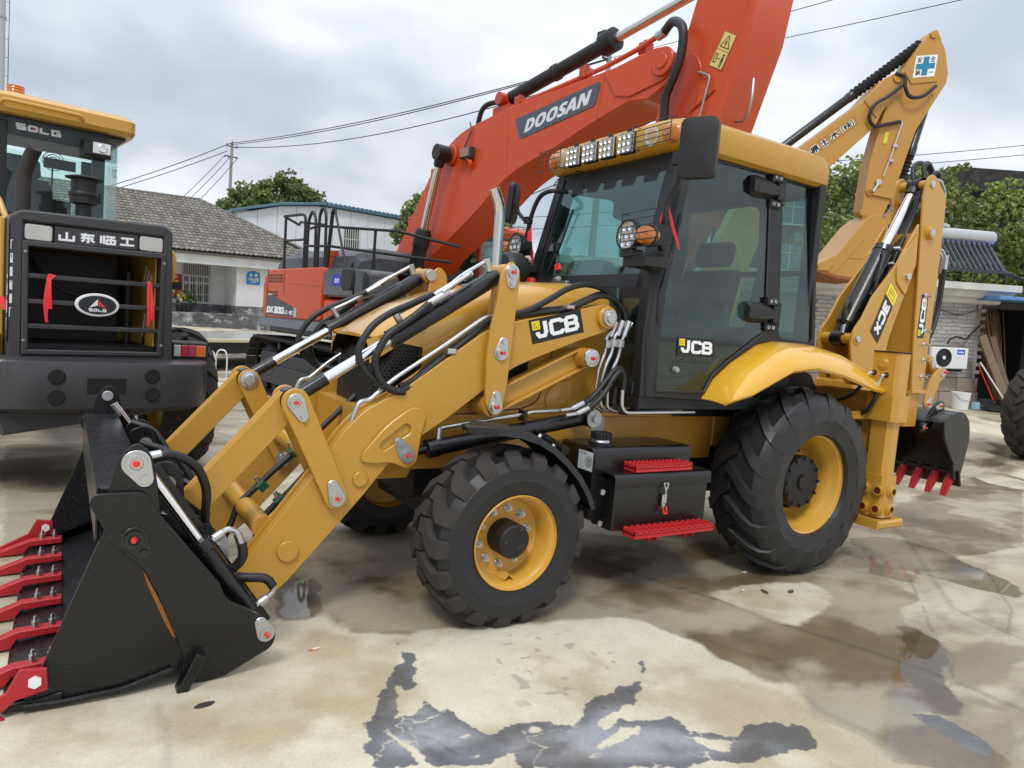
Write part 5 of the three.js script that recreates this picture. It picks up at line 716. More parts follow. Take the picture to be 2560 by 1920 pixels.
// ---------------------------------------------------------------- tracks shared by the excavators
function trackUnit(parent, x0, x1, h, z0, z1, near) {
  const r = h / 2 - .03, w = z1 - z0, zc = (z0 + z1) / 2, tr = sub('track', parent), path = [], n = 64, L1 = x1 - x0 - 2 * r, per = 2 * L1 + 2 * Math.PI * r;
  for (let k = 0; k < n; k++) { let s = k / n * per; if (s < L1) path.push([x0 + r + s, .03, 0]); else if (s < L1 + Math.PI * r) { const a = (s - L1) / r; path.push([x1 - r + r * Math.sin(a), .03 + r - r * Math.cos(a), a]); } else if (s < 2 * L1 + Math.PI * r) path.push([x1 - r - (s - L1 - Math.PI * r), .03 + 2 * r, Math.PI]); else { const a = (s - 2 * L1 - Math.PI * r) / r; path.push([x0 + r - r * Math.sin(a), .03 + r + r * Math.cos(a), Math.PI + a]); } }
  const shoe = mg([box(-per / n * .46, per / n * .46, -.03, -.005, -w / 2, w / 2, .004), box(-.012, .012, -.055, -.028, -w / 2, w / 2, .003), box(-per / n * .5, per / n * .5, -.005, .05, -.14, -.09, .004), box(-per / n * .5, per / n * .5, -.005, .05, .09, .14, .004)]);
  const sm_ = mat([.035, .03, .026], .7, { metalness: .3 });
  if (near) for (const [x, y, a] of path) { const m = new THREE.Mesh(shoe, sm_); m.name = 'track_shoe'; m.castShadow = m.receiveShadow = true; m.position.set(x, y, zc); m.rotation.z = a; tr.add(m); }
  else { const g = path.map(([x, y, a]) => shoe.clone().rotateZ(a).translate(x, y, zc)); const m = P('track_shoes', g, sm_, tr); }
  P('track_frame', [plate(roundPoly([[x0 + .55, .2], [x1 - .55, .2], [x1 - .62, h - .25], [x0 + .62, h - .25]], .06), z0 + .06, z1 - .06, .02), box(x0 + .75, x1 - .8, .22, .52, z1 - .08, z1 + .0, .01), box(x0 + 1.2, x0 + 1.45, .45, .55, z1 - .02, z1 + .02)], M.grey, tr);
  P('sprocket', [lathe([[.05, .1], [r * .55, .1], [r * .8, .04], [r * .86, 0], [r * .86, -.1], [.05, -.1]], 30).translate(x0 + r, h / 2, zc), lathe([[.05, .1], [r * .6, .1], [r * .84, .05], [r * .88, 0], [r * .88, -.1], [.05, -.1]], 30).translate(x1 - r, h / 2, zc)], M.grey, tr);
  P('roller', Array.from({ length: 7 }, (_, i) => cyl([mix(x0 + .8, x1 - .8, i / 6), .17, zc - .2], [mix(x0 + .8, x1 - .8, i / 6), .17, zc + .2], .1, .1, 14)).concat([.33, .66].map((t) => cyl([mix(x0, x1, t), h - .13, zc - .2], [mix(x0, x1, t), h - .13, zc + .2], .07, .07, 12))), M.blackMatt, tr);
  return tr;
}
// ---------------------------------------------------------------- orange excavator
{
  const ex = thing('excavator', 'orange crawler excavator with its boom reaching over the cab of the yellow loader', 'excavator', [1.113, 0, -8.062], -1.473);
  trackUnit(ex, -1.85, 2.35, .98, -.62, -.02, true); trackUnit(ex, -1.85, 2.35, .98, -3.2, -2.6, false);
  P('undercarriage', [box(-.8, 1.6, .4, .85, -2.6, -.6, .05), cyl([.4, .8, -1.6], [.4, 1.08, -1.6], .75, .75, 40)], M.grey, ex);
  P('skirt', [loft([[-1.27, 0], [1.45, 0]].map(([x]) => [[x, 1.19, .02], [x, 1.34, -.08], [x, 1.34, -.2], [x, 1.17, -.2]])), box(-1.2, 2.6, 1.08, 1.2, -3.0, -.2, .02), box(1.45, 2.5, 1.12, 1.3, -.5, -.08, .02)], mat([.10, .105, .115], .45), ex);
  P('counterweight', loft([[-1.33, .7], [-1.2, .92], [-1.0, 1]].map(([x, k]) => roundPoly(rect(-3.05 * 1, 1.24, -.06, 2.13), .16).map(([z, y]) => [x, mix(1.68, y, k), mix(-1.55, z, .9 + .1 * k)])), true, true, .6), M.orange, ex);
  P('side_door', [plate(roundPoly([[-.99, 1.32], [1.36, 1.35], [1.36, 1.72], [1.42, 2.1], [1.38, 2.15], [-.97, 2.145], [-1.02, 2.08], [-1.03, 1.4]], .05), -.16, -.06, .02), box(-1.0, 1.4, 1.3, 2.12, -3.0, -.15, .03), box(1.4, 2.6, 1.3, 1.68, -1.2, -.07, .04), plate(roundPoly([[.1, 1.9], [1.3, 1.86], [1.3, 1.9], [.1, 1.94]]), -.062, -.054, .003)], M.orange, ex);
  for (const [x0, x1, y0, y1] of [[-.96, -.27, 1.915, 2.07], [-.97, -.48, 1.625, 1.79]]) for (let k = 0; k < 3; k++) P('vent_slot', box(x0, x1, mix(y0, y1, (k + .12) / 3), mix(y0, y1, (k + .75) / 3), -.064, -.0555, .002), mat([.16, .03, .015], .6), ex);
  P('seam', [pipe([[-1.0, 2.15, -.058], [-1.005, 1.3, -.058]], .006, 5), pipe([[-.2, 2.14, -.057], [-.2, 1.72, -.057]], .003, 5)], M.blackMatt, ex);
  const dxm = decalMat(512, 256, (x, w, h) => { x.fillStyle = '#b5bac2'; x.fillRect(0, 0, w, h); x.fillStyle = '#3d434c'; x.fillRect(0, 18, 470, h); write(x, 'DX300', 14, 150, 290, 84, 20, '#f4f5f6', .12, .08); write(x, 'LC-9C', 316, 188, 140, 44, 9, '#f4f5f6', .14); });
  const dx = P('decal', (() => { const a = [[-1.01, 1.37], [.41, 1.37], [.41, 1.50], [-.84, 1.73], [-.93, 1.73], [-.97, 1.68]], g = plate(a, -.058, -.0535, 0), p = g.attributes.position, u = g.attributes.uv; for (let i = 0; i < p.count; i++) u.setXY(i, (p.getX(i) + 1.01) / 1.42, (p.getY(i) - 1.37) / .36); return g; })(), dxm, ex, 'grey wedge with white model lettering at the tail');
  P('tool_panel', plate(roundPoly([[1.4, 1.72], [2.95, 1.72], [2.92, 2.04, .08], [2.8, 2.1, .08], [1.5, 2.14, .08], [1.4, 2.05, .06]], .03), -.5, -.055, .03), mat([.035, .036, .04], .35, { clearcoat: .5 }), ex);
  P('decal', quad([1.72, 1.88, -.05], [2.1, 1.875, -.05], [2.1, 2.03, -.05], [1.72, 2.035, -.05]), decalMat(128, 64, (x, w, h) => { x.fillStyle = '#1c2fb0'; x.fillRect(0, 0, w, h); x.fillStyle = '#fff'; x.font = 'italic bold 36px sans-serif'; x.fillText('DO', 30, 48); }), ex);
  P('hood', [loft([[-1.15, .6], [-1.0, 1], [1.9, .9], [2.1, .5]].map(([x, k]) => [[x, 2.13, -.25], [x, 2.13 + .22 * k, -.3], [x, 2.13 + .38 * k, -.6], [x, 2.13 + .38 * k, -2.4], [x, 2.13 + .2 * k, -2.9], [x, 2.13, -2.95]])), box(1.5, 2.6, 1.6, 2.0, -1.2, -.5, .04)], mat([.055, .06, .068], .45), ex);
  P('filler_pipe', [cyl([1.12, 2.12, -.3], [1.12, 2.38, -.3], .07, .07, 16), cyl([1.12, 2.34, -.3], [1.12, 2.42, -.3], .085, .085, 16)], M.orange, ex);
  const zr = -.12, rail = sub('handrail', ex);
  P('rail_pipe', [pipe([[-.42, 2.15, zr], [-.45, 3.0, zr]], .024, 8), pipe([[-1.1, 2.99, -.6], [-.55, 3.03, zr], [.3, 3.0, zr], [.42, 2.96, zr], [.45, 2.15, zr]], .024, 8, .08), pipe([[-1.1, 2.99, -.6], [-.4, 2.96, -.35], [1.2, 2.78, zr]], .02, 8, .03), pipe([[-1.1, 2.58, -.6], [-.5, 2.62, zr], [.43, 2.6, zr]], .02, 8, .05), pipe([[.55, 2.15, zr], [.55, 2.9, zr], [.7, 3.04, zr], [.84, 2.9, zr], [.9, 2.15, zr]], .024, 8, .12), pipe([[.98, 2.15, zr], [.98, 2.95, zr], [1.1, 3.06, zr], [1.22, 2.95, zr], [1.28, 2.15, zr]], .024, 8, .12), pipe([[1.35, 2.15, zr], [1.45, 2.95, zr], [1.55, 3.0, zr]], .03, 8, .05), pipe([[1.52, 3.0, zr], [2.15, 2.1, zr + .05]], .018, 8), pipe([[.45, 2.75, zr], [1.0, 2.78, zr], [2.6, 2.68, -.6], [3.4, 2.5, -1.1]], .02, 8, .05), pipe([[.45, 2.5, zr], [1.4, 2.46, zr], [3.2, 2.3, -1.1]], .02, 8, .05), pipe([[2.1, 2.15, -.5], [2.1, 2.72, -.5]], .022, 8)], M.blackMatt, rail);
  P('mirror', [loft([[-.03, .8], [0, 1], [.03, .85]].map(([d, k]) => roundPoly(rect(2.42 + .18 * (1 - k), 1.8 + .14 * (1 - k), 2.79 - .18 * (1 - k), 2.1 - .14 * (1 - k)), .07).map(([x, y]) => [x, y, .1 + d]))), pipe([[2.6, 2.1, .08], [2.6, 2.2, .05], [2.6, 1.6, 0], [2.55, 1.5, -.1]], .015, 6)], M.plastic, ex);
  // boom
  const bm = sub('boom', ex), B = [[.95, 1.75, .1], [1.0, 2.2], [1.22, 2.49], [1.83, 3.24, .2], [2.37, 3.87, .3], [2.91, 4.14, .3], [3.97, 4.255, .2], [5.85, 4.33], [6.25, 4.385, .1], [6.5, 4.40, .12], [6.72, 4.25, .12], [6.62, 4.02, .1], [6.35, 3.9], [6.1, 3.93], [5.52, 3.79], [4.99, 3.63], [4.08, 3.42, .5], [3.37, 2.96, .4], [2.35, 2.43], [1.7, 1.85], [1.5, 1.6, .1], [1.15, 1.55, .1]];
  P('boom_box', [plate(roundPoly(B), -1.88, -1.30, .008)], M.orange, bm);
  P('weld_plate', [plate(roundPoly([[5.72, 4.28], [6.25, 4.36, .1], [6.5, 4.38, .1], [6.7, 4.24, .1], [6.6, 4.05, .08], [6.1, 3.97], [5.9, 4.02]]), -1.3, -1.282, .006), disc(6.55, 4.22, -1.29, -1.25, .14, 30, .01), disc(6.55, 4.22, -1.26, -1.235, .075, 24, .006), disc(2.72, 3.83, -1.3, -1.26, .15, 30, .01), pipe([[3.97, 4.25, -1.298], [4.03, 3.42, -1.298]], .006, 5), pipe([[5.7, 4.3, -1.298], [5.62, 3.82, -1.298]], .006, 5)], M.orange, bm);
  const dm = decalMat(512, 128, (x, w, h) => { x.fillStyle = '#4c525c'; x.fillRect(0, 0, w, h); x.fillStyle = '#d9dbe2'; x.font = 'italic bold 92px sans-serif'; const t = 'DOOSAN', m = x.measureText(t).width; x.save(); x.translate(58, 96); x.scale(400 / m, 1); x.fillText(t, 0, 0); x.lineWidth = 5; x.strokeStyle = '#d9dbe2'; x.strokeText(t, 0, 0); x.restore(); });
  P('decal', (() => { const a = roundPoly([[4.15, 4.08], [5.66, 4.23], [5.59, 3.98], [4.28, 3.82]], .05), g = plate(a, -1.299, -1.292, 0), p = g.attributes.position, u = g.attributes.uv; for (let i = 0; i < p.count; i++) { const t = (p.getX(i) - 4.17) / 1.48; u.setXY(i, t, (p.getY(i) - mix(3.80, 3.975, t)) / .265); } return g; })(), dm, bm, 'grey badge with white lettering on the boom');
  P('boom_pipe', [pipe([[3.9, 4.30, -1.42], [4.2, 4.33, -1.42], [5.6, 4.42, -1.40], [6.1, 4.47, -1.36], [6.5, 4.52, -1.3]], .028, 8, .1), pipe([[1.35, 2.75, -1.45], [1.1, 2.5, -1.45], [.95, 2.15, -1.45]], .03, 8), pipe([[1.4, 2.65, -1.55], [1.2, 2.4, -1.5], [1.05, 2.1, -1.5]], .025, 8)], M.orange, bm);
  P('pipe_bracket', [[4.05, 4.28], [5.25, 4.37], [6.15, 4.42], [2.1, 3.62], [1.5, 2.95]].map(([x, y]) => [box(x - .05, x + .05, y, y + .12, -1.5, -1.36, .01), box(x - .02, x + .02, y - .03, y + .15, -1.47, -1.4, .006)]), M.orangeDk, bm);
  P('hydraulic_hose', [hose([[6.5, 4.52, -1.3], [6.66, 4.56, -1.24], [6.82, 4.45, -1.2], [6.84, 4.24, -1.2], [6.78, 4.03, -1.2], [6.68, 3.85, -1.22], [6.65, 3.62, -1.25]], .045, 50), hose([[3.62, 4.42, -1.6], [3.42, 4.48, -1.5], [3.2, 4.44, -1.45], [3.1, 4.28, -1.45], [3.02, 4.12, -1.5]], .035, 40), hose([[3.8, 4.44, -1.6], [3.6, 4.52, -1.62], [3.38, 4.48, -1.62], [3.28, 4.33, -1.6], [3.2, 4.14, -1.6]], .035, 40)], M.hose, bm);
  P('hose_coupling', [cyl([6.42, 4.50, -1.3], [6.52, 4.525, -1.3], .05, .05, 8)], M.zinc, bm);
  P('boom_light', [box(3.05, 3.3, 3.72, 3.86, -1.3, -1.2, .015), pipe([[3.1, 3.88, -1.25], [3.2, 4.1, -1.28], [3.12, 4.22, -1.3]], .01, 5)], M.grey, bm); P('boom_light_lens', box(3.065, 3.285, 3.735, 3.845, -1.205, -1.195, .004), mat([.25, .10, .05], .2, { clearcoat: 1 }), bm);
  P('light_bracket', pipe([[3.2, 3.72, -1.25], [3.28, 3.66, -1.25], [3.25, 3.58, -1.28]], .03, 6), M.orange, bm);
  for (const [z, x0, y0, x1, y1] of [[-1.12, 2.72, 3.83, 2.0, 1.55], [-2.06, 2.6, 3.78, 1.7, 1.6]]) {
    const c = sub('boom_cylinder', ex), l = Math.hypot(x1 - x0, y1 - y0);
    P('rod', along([x0, y0, z], [x1, y1, z], [[0, .05], [.055, .05], [.055, l * .62], [0, l * .62]], 20), M.stainless, c);
    P('barrel', along([x0, y0, z], [x1, y1, z], [[0, l * .45], [.10, l * .455], [.12, l * .48], [.12, l * .56], [.105, l * .57], [.105, l * .97], [0, l]], 24), M.blackMatt, c);
    P('rod_eye', [cyl([x0, y0, z - .1], [x0, y0, z + .09], .11, .11, 24), along([x0, y0, z], [x1, y1, z], [[.075, 0], [.075, .17], [.055, .2]], 18), cyl([x1, y1, z - .08], [x1, y1, z + .08], .11)], M.plastic, c);
    P('pin', cyl([x0, y0, -1.9], [x0, y0, -1.2], .05), M.plastic, c);
  }
  const ac = sub('arm_cylinder', ex), A0 = [3.55, 4.50, -1.58], A1 = [7.6, 5.10, -1.58];
  P('barrel', along(A0, A1, [[0, .05], [.085, .1], [.085, 1.8], [.13, 1.82], [.13, 2.0], [.09, 2.02], [0, 2.03]], 26), M.blackMatt, ac); P('rod', along(A0, A1, [[0, 1.9], [.055, 1.9], [.055, 4.0], [0, 4.01]], 22), M.stainless, ac);
  P('cylinder_lug', [box(3.4, 3.75, 4.2, 4.4, -1.72, -1.45, .02), cyl([3.6, 4.48, -1.75], [3.6, 4.48, -1.4], .08)], M.orangeDk, ac); P('clamp', [along(A0, A1, [[.085, .95], [.1, .96], [.1, 1.03], [.085, 1.04]], 20), box(5.3, 5.42, 4.74, 4.9, -1.62, -1.5)], M.blackMatt, ac);
  const ar = sub('arm', ex);
  P('arm_box', plate(roundPoly([[6.42, 3.6], [6.5, 3.95, .1], [6.55, 4.2], [6.75, 4.5], [6.95, 5.2], [7.4, 5.3], [7.5, 4.75], [7.44, 4.3], [7.2, 3.55], [6.95, 2.65], [6.78, 2.2, .1], [6.55, 2.2, .1], [6.4, 2.7]], .04), -1.8, -1.36, .01), M.orange, ar);
  P('arm_flange', plate(roundPoly([[7.34, 5.3], [7.48, 4.75], [7.42, 4.3], [7.18, 3.55], [6.93, 2.65], [7.0, 2.65], [7.26, 3.55], [7.5, 4.28], [7.57, 4.75], [7.44, 5.3]]), -1.84, -1.32, .006), M.orange, ar);
  P('arm_plate', [plate(roundPoly([[6.5, 3.95], [6.6, 4.15], [6.85, 4.28, .12], [6.98, 4.1, .15], [6.95, 3.8, .2], [6.6, 2.9], [6.5, 2.9]]), -1.362, -1.35, .004), pipe([[6.55, 3.5, -1.352], [7.15, 3.85, -1.352]], .012, 5)], M.orangeDk, ar);
  P('decal', (() => { const q = quad([7.05, 4.09, -1.355], [7.2, 4.01, -1.355], [7.34, 4.29, -1.355], [7.2, 4.37, -1.355]); return q; })(), decalMat(128, 256, (x, w, h) => { x.fillStyle = '#d9c06a'; x.fillRect(0, 0, w, h); x.strokeStyle = '#2a2622'; x.lineWidth = 4; x.strokeRect(3, 3, w - 6, h - 6); x.beginPath(); x.moveTo(3, 128); x.lineTo(w - 3, 128); x.stroke(); x.lineWidth = 8; x.beginPath(); x.moveTo(64, 22); x.lineTo(108, 106); x.lineTo(20, 106); x.closePath(); x.stroke(); x.fillStyle = '#2a2622'; x.fillRect(56, 58, 14, 34); x.strokeRect(18, 160, 22, 60); x.fillRect(44, 186, 34, 6); x.beginPath(); x.arc(94, 156, 10, 0, 7); x.fill(); x.fillRect(84, 168, 20, 42); x.fillRect(85, 210, 8, 34); x.fillRect(96, 210, 8, 34); }), ar, 'yellow warning sticker with triangle and figure');
  P('arm_pipe', [pipe([[6.95, 4.05, -1.34], [7.1, 3.98, -1.33], [7.02, 3.6, -1.33], [6.85, 3.3, -1.33]], .01, 6, .04), pipe([[7.2, 3.6, -1.6], [7.42, 3.55, -1.5], [7.5, 3.72, -1.45], [7.46, 3.92, -1.5]], .012, 6, .1)], M.zincDull, ar);
  // cab on the far side
  const cb = sub('cab', ex);
  P('cab_frame', [...[[1.2, -2.9], [1.2, -2.1], [2.62, -2.9], [2.62, -2.1]].map(([x, z]) => cyl([x, 1.3, z], [x + (x > 2 ? -.25 : .05), 2.9, z], .05, .05, 10)), box(1.1, 2.75, 1.2, 1.6, -2.95, -2.05, .05)], M.orangeDk, cb);
  P('cab_roof', loft([[2.84, .96], [2.9, 1], [2.97, .98], [3.03, .85]].map(([y, k]) => roundPoly(rect(1.85 - .72 * k, -2.5 - .5 * k, 1.85 + .75 * k, -2.5 + .5 * k), .1).map(([x, z]) => [x, y, z]))), M.orange, cb);
  P('cab_glass', [slab([[1.2, 1.6, -2.06], [2.62, 1.6, -2.06], [2.4, 2.86, -2.06], [1.25, 2.86, -2.06]], .006), slab([[2.66, 1.6, -2.1], [2.66, 1.6, -2.9], [2.42, 2.86, -2.9], [2.42, 2.86, -2.1]], .006), slab([[1.2, 1.6, -2.94], [1.25, 2.86, -2.94], [2.4, 2.86, -2.94], [2.62, 1.6, -2.94]], .006)], M.glass, cb);
  P('seat', [box(1.5, 2.0, 1.5, 1.75, -2.7, -2.25, .05), box(1.4, 1.55, 1.7, 2.4, -2.7, -2.25, .05)], M.seat, cb);
}
// ---------------------------------------------------------------- tan excavator behind the cab
{
  const ex = thing('excavator', 'tan crawler excavator with folded boom and bucket above the low brick building', 'excavator', [9.69, 0, -3.61], -Math.PI / 6);
  const H = groundY(7.4, -4.9);
  trackUnit(ex, -5.0, -1.5, .85, -.5, 0, false); trackUnit(ex, -5.0, -1.5, .85, -2.3, -1.8, false); ex.children.forEach((c) => { c.position.y = H; });
  P('house', [box(-5.2, -2.3, 1.1, 2.0, -2.3, .1, .08), box(-5.3, -4.3, 1.15, 2.2, -2.2, 0, .15)], M.tan, ex); P('slew_ring', cyl([-3.2, .6, -1.1], [-3.2, 1.15, -1.1], .6, .6, 30), M.grey, ex);
  P('cab', [box(-3.2, -1.9, 1.3, 2.0, -2.3, -1.4, .06), box(-3.2, -2.1, 2.75, 2.85, -2.3, -1.4, .04), ...[[-3.15, -2.25], [-3.15, -1.45], [-2.0, -2.25], [-2.0, -1.45]].map(([x, z]) => cyl([x, 1.9, z], [x + (x > -3 ? -.15 : 0), 2.8, z], .04))], M.tan, ex); P('cab_glass', [slab([[-3.1, 2.0, -1.4], [-2.0, 2.0, -1.4], [-2.15, 2.75, -1.4], [-3.1, 2.75, -1.4]], .006), slab([[-1.97, 2, -1.45], [-1.97, 2, -2.25], [-2.12, 2.75, -2.25], [-2.12, 2.75, -1.45]], .006)], M.glass, ex);
  const bm = sub('boom', ex);
  P('boom_box', [plate(roundPoly([[-2.62, 1.9, .1], [-2.66, 2.6], [-2.5, 3.3, .2], [-2.2, 4.0, .3], [-1.5, 4.75, .2], [-1.25, 4.945], [-.3, 5.765], [-.02, 6.13], [.2, 6.28, .08], [.33, 6.2, .08], [.24, 6.0], [.1, 5.75], [-.05, 5.36], [-.81, 4.56], [-1.5, 3.85, .3], [-1.85, 3.2, .2], [-2.05, 2.4], [-2.15, 1.85, .1]]), -.48, 0, .008), plate(roundPoly([[-.3, 5.77], [0, 6.14], [.22, 6.29, .09], [.35, 6.18, .09], [.12, 5.74], [-.05, 5.5]]), 0, .02, .005)], M.tan, bm);
  P('pivot_boss', [disc(.22, 6.17, .0, .05, .07, 24)], M.tan, bm);
  P('decal', quad([-1.13, 4.73, .009], [-.33, 5.40, .009], [-.42, 5.51, .009], [-1.22, 4.84, .009]), decalMat(512, 100, (x, w, h) => { x.fillStyle = '#b07f38'; x.fillRect(0, 0, w, h); for (const [c, lw] of [['#f0f0ec', 30], ['#20242a', 14]]) { write(x, '源土木', 30, 12, 300, 78, lw, c, .12); write(x, '(', 340, 10, 40, 80, lw * .7, c); write(x, '株', 375, 16, 74, 70, lw * .8, c); write(x, ')', 446, 10, 40, 80, lw * .7, c); } }), bm, 'black brush lettering with white outline along the boom');
  const st = sub('stick', ex);
  P('stick_box', [plate(roundPoly([[.74, 7.02, .05], [.83, 7.04, .05], [.92, 6.9], [1.02, 6.75, .05], [1.12, 6.35], [1.11, 6.2], [.69, 5.39], [.58, 4.94], [.46, 4.4], [.28, 3.86, .04], [.1, 3.88, .04], [-.09, 3.95, .04], [-.05, 4.75], [.06, 5.41], [.15, 5.85], [.24, 6.19], [.5, 6.62]]), -.36, -.04, .008), plate(roundPoly([[.72, 7.0, .05], [.83, 7.05, .05], [.92, 6.9], [.98, 6.6], [.93, 6.2], [.5, 6.12], [.36, 6.3], [.42, 6.5], [.5, 6.62]]), -.045, -.02, .006)], M.tan, st);
  P('boss', [disc(.77, 6.95, -.03, .01, .06, 20), disc(0, 4.27, -.05, 0, .055, 20), disc(-.07, 3.92, -.05, .01, .06, 20)], M.tan, st);
  P('decal', quad([.50, 6.22, -.015], [.87, 6.28, -.015], [.89, 6.64, -.015], [.52, 6.58, -.015]), decalMat(256, 256, (x, w, h) => { x.fillStyle = '#eceeee'; x.fillRect(0, 0, w, h); x.fillStyle = '#2380a8'; x.fillRect(94, 16, 70, 224); x.fillRect(16, 94, 224, 70); [['安', 18, 20], ['全', 174, 20], ['第', 18, 172], ['一', 174, 172]].forEach(([c, a, b]) => write(x, c, a, b, 64, 64, 9, '#1c2228')); }), st, 'white safety sign with a blue cross');
  P('decal', quad([.13, 5.1, -.03], [.2, 5.11, -.03], [.22, 5.3, -.03], [.15, 5.29, -.03]), mat([.7, .6, .05], .5), st);
  P('pipe_run', [pipe([[.36, 5.5, -.03], [.42, 5.48, -.01], [.30, 4.95, -.01], [.2, 4.55, -.01]], .012, 6), box(.30, .38, 5.05, 5.1, -.03, .01), box(.26, .34, 4.8, 4.85, -.03, .01), disc(.13, 4.45, -.03, .01, .05, 10), cyl([.12, 4.42, 0], [.05, 4.28, 0], .02)], M.zinc, st);
  P('hydraulic_hose', [hose([[.17, 6.24, .05], [.31, 6.19, .08], [.33, 6.02, .1], [.43, 5.87, .1], [.64, 5.89, .1], [.88, 6.1, .05]], .03, 40), hose([[.3, 6.06, .08], [.06, 5.84, .1], [-.16, 5.67, .1], [-.21, 5.48, .08], [-.09, 5.35, .05], [.14, 5.41, .02], [.37, 5.48, 0]], .03, 50)], M.hose, ex);
  const c1 = sub('bucket_cylinder', ex); P('barrel', along([.95, 6.15, -.2], [.5, 3.95, -.2], [[0, .02], [.07, .03], [.075, 1.0], [.085, 1.02], [.085, 1.2], [.05, 1.21], [0, 1.22]], 22), M.black, c1); P('boot', along([.95, 6.15, -.2], [.5, 3.95, -.2], Array.from({ length: 13 }, (_, i) => [i & 1 ? .085 : .055, 1.2 + i * .035]), 18), M.blackMatt, c1); P('rod', along([.95, 6.15, -.2], [.5, 3.95, -.2], [[.04, 1.5], [.04, 2.2]], 14), M.chrome, c1);
  const c2 = sub('arm_cylinder', ex); P('barrel', along([-1.6, 4.86, -.24], [.82, 6.98, -.24], [[0, 0], [.075, .02], [.075, 1.5], [.085, 1.52], [.085, 1.6], [0, 1.62]], 22), M.black, c2); P('boot', along([-1.6, 4.86, -.24], [.82, 6.98, -.24], Array.from({ length: 35 }, (_, i) => [i & 1 ? .10 : .065, 1.6 + i * .043]), 18), M.blackMatt, c2);
  const c3 = sub('boom_cylinder', ex); P('barrel', along([-1.9, 1.6, .08], [-1.6, 4.0, .08], [[0, .05], [.08, .06], [.08, 1.2], [0, 1.21]], 20), M.black, c3); P('boot', along([-1.9, 1.6, .08], [-1.6, 4.0, .08], Array.from({ length: 29 }, (_, i) => [i & 1 ? .10 : .07, 1.2 + i * .04]), 18), M.blackMatt, c3);
  const bk = sub('bucket', ex), pr = [[.0, 3.88], [-.18, 3.70], [-.56, 3.14], [-.85, 2.98], [-.85, 2.88], [-.5, 2.79], [-.19, 2.78], [.01, 2.81], [.2, 3.06, .1], [.33, 3.40, .1], [.3, 3.6, .1], [.15, 3.83, .05]];
  P('bucket_body', plate(roundPoly(pr), -.62, .22, .01), M.tan, bk);
  P('side_cutter', [plate(roundPoly([[-.88, 2.96], [-.72, 3.06], [-.6, 2.98], [-.68, 2.86], [-.86, 2.86]]), .22, .25, .006), pipe([[-.56, 2.85, .222], [-.12, 3.45, .222]], .012, 5), pipe([[-.4, 3.1, .222], [-.02, 3.12, .222]], .008, 5)], M.tan, bk);
  P('bucket_edge', plate([[-.9, 2.9], [-.5, 2.79], [.01, 2.80], [-.1, 2.73], [-.5, 2.74], [-.9, 2.84]], -.64, .24, .006), mat([.30, .10, .03], .8), bk);
  const lk = sub('bucket_link', ex); P('link_bar', [plate(link2(0, 4.29, .06, .75, 4.22, .06), -.42, -.36, .005), plate(link2(0, 4.29, .06, .75, 4.22, .06), -.06, 0, .005), plate(link2(.75, 4.22, .06, .3, 3.72, .07), -.3, -.1, .005), plate(roundPoly([[-.1, 3.9], [.1, 3.98], [.3, 3.8], [.36, 3.68], [.28, 3.55], [0, 3.6]], .05), -.03, 0, .004)], M.tan, lk);
  P('boss', [disc(.31, 3.7, -.01, .03, .06, 18)], M.tan, lk);
}
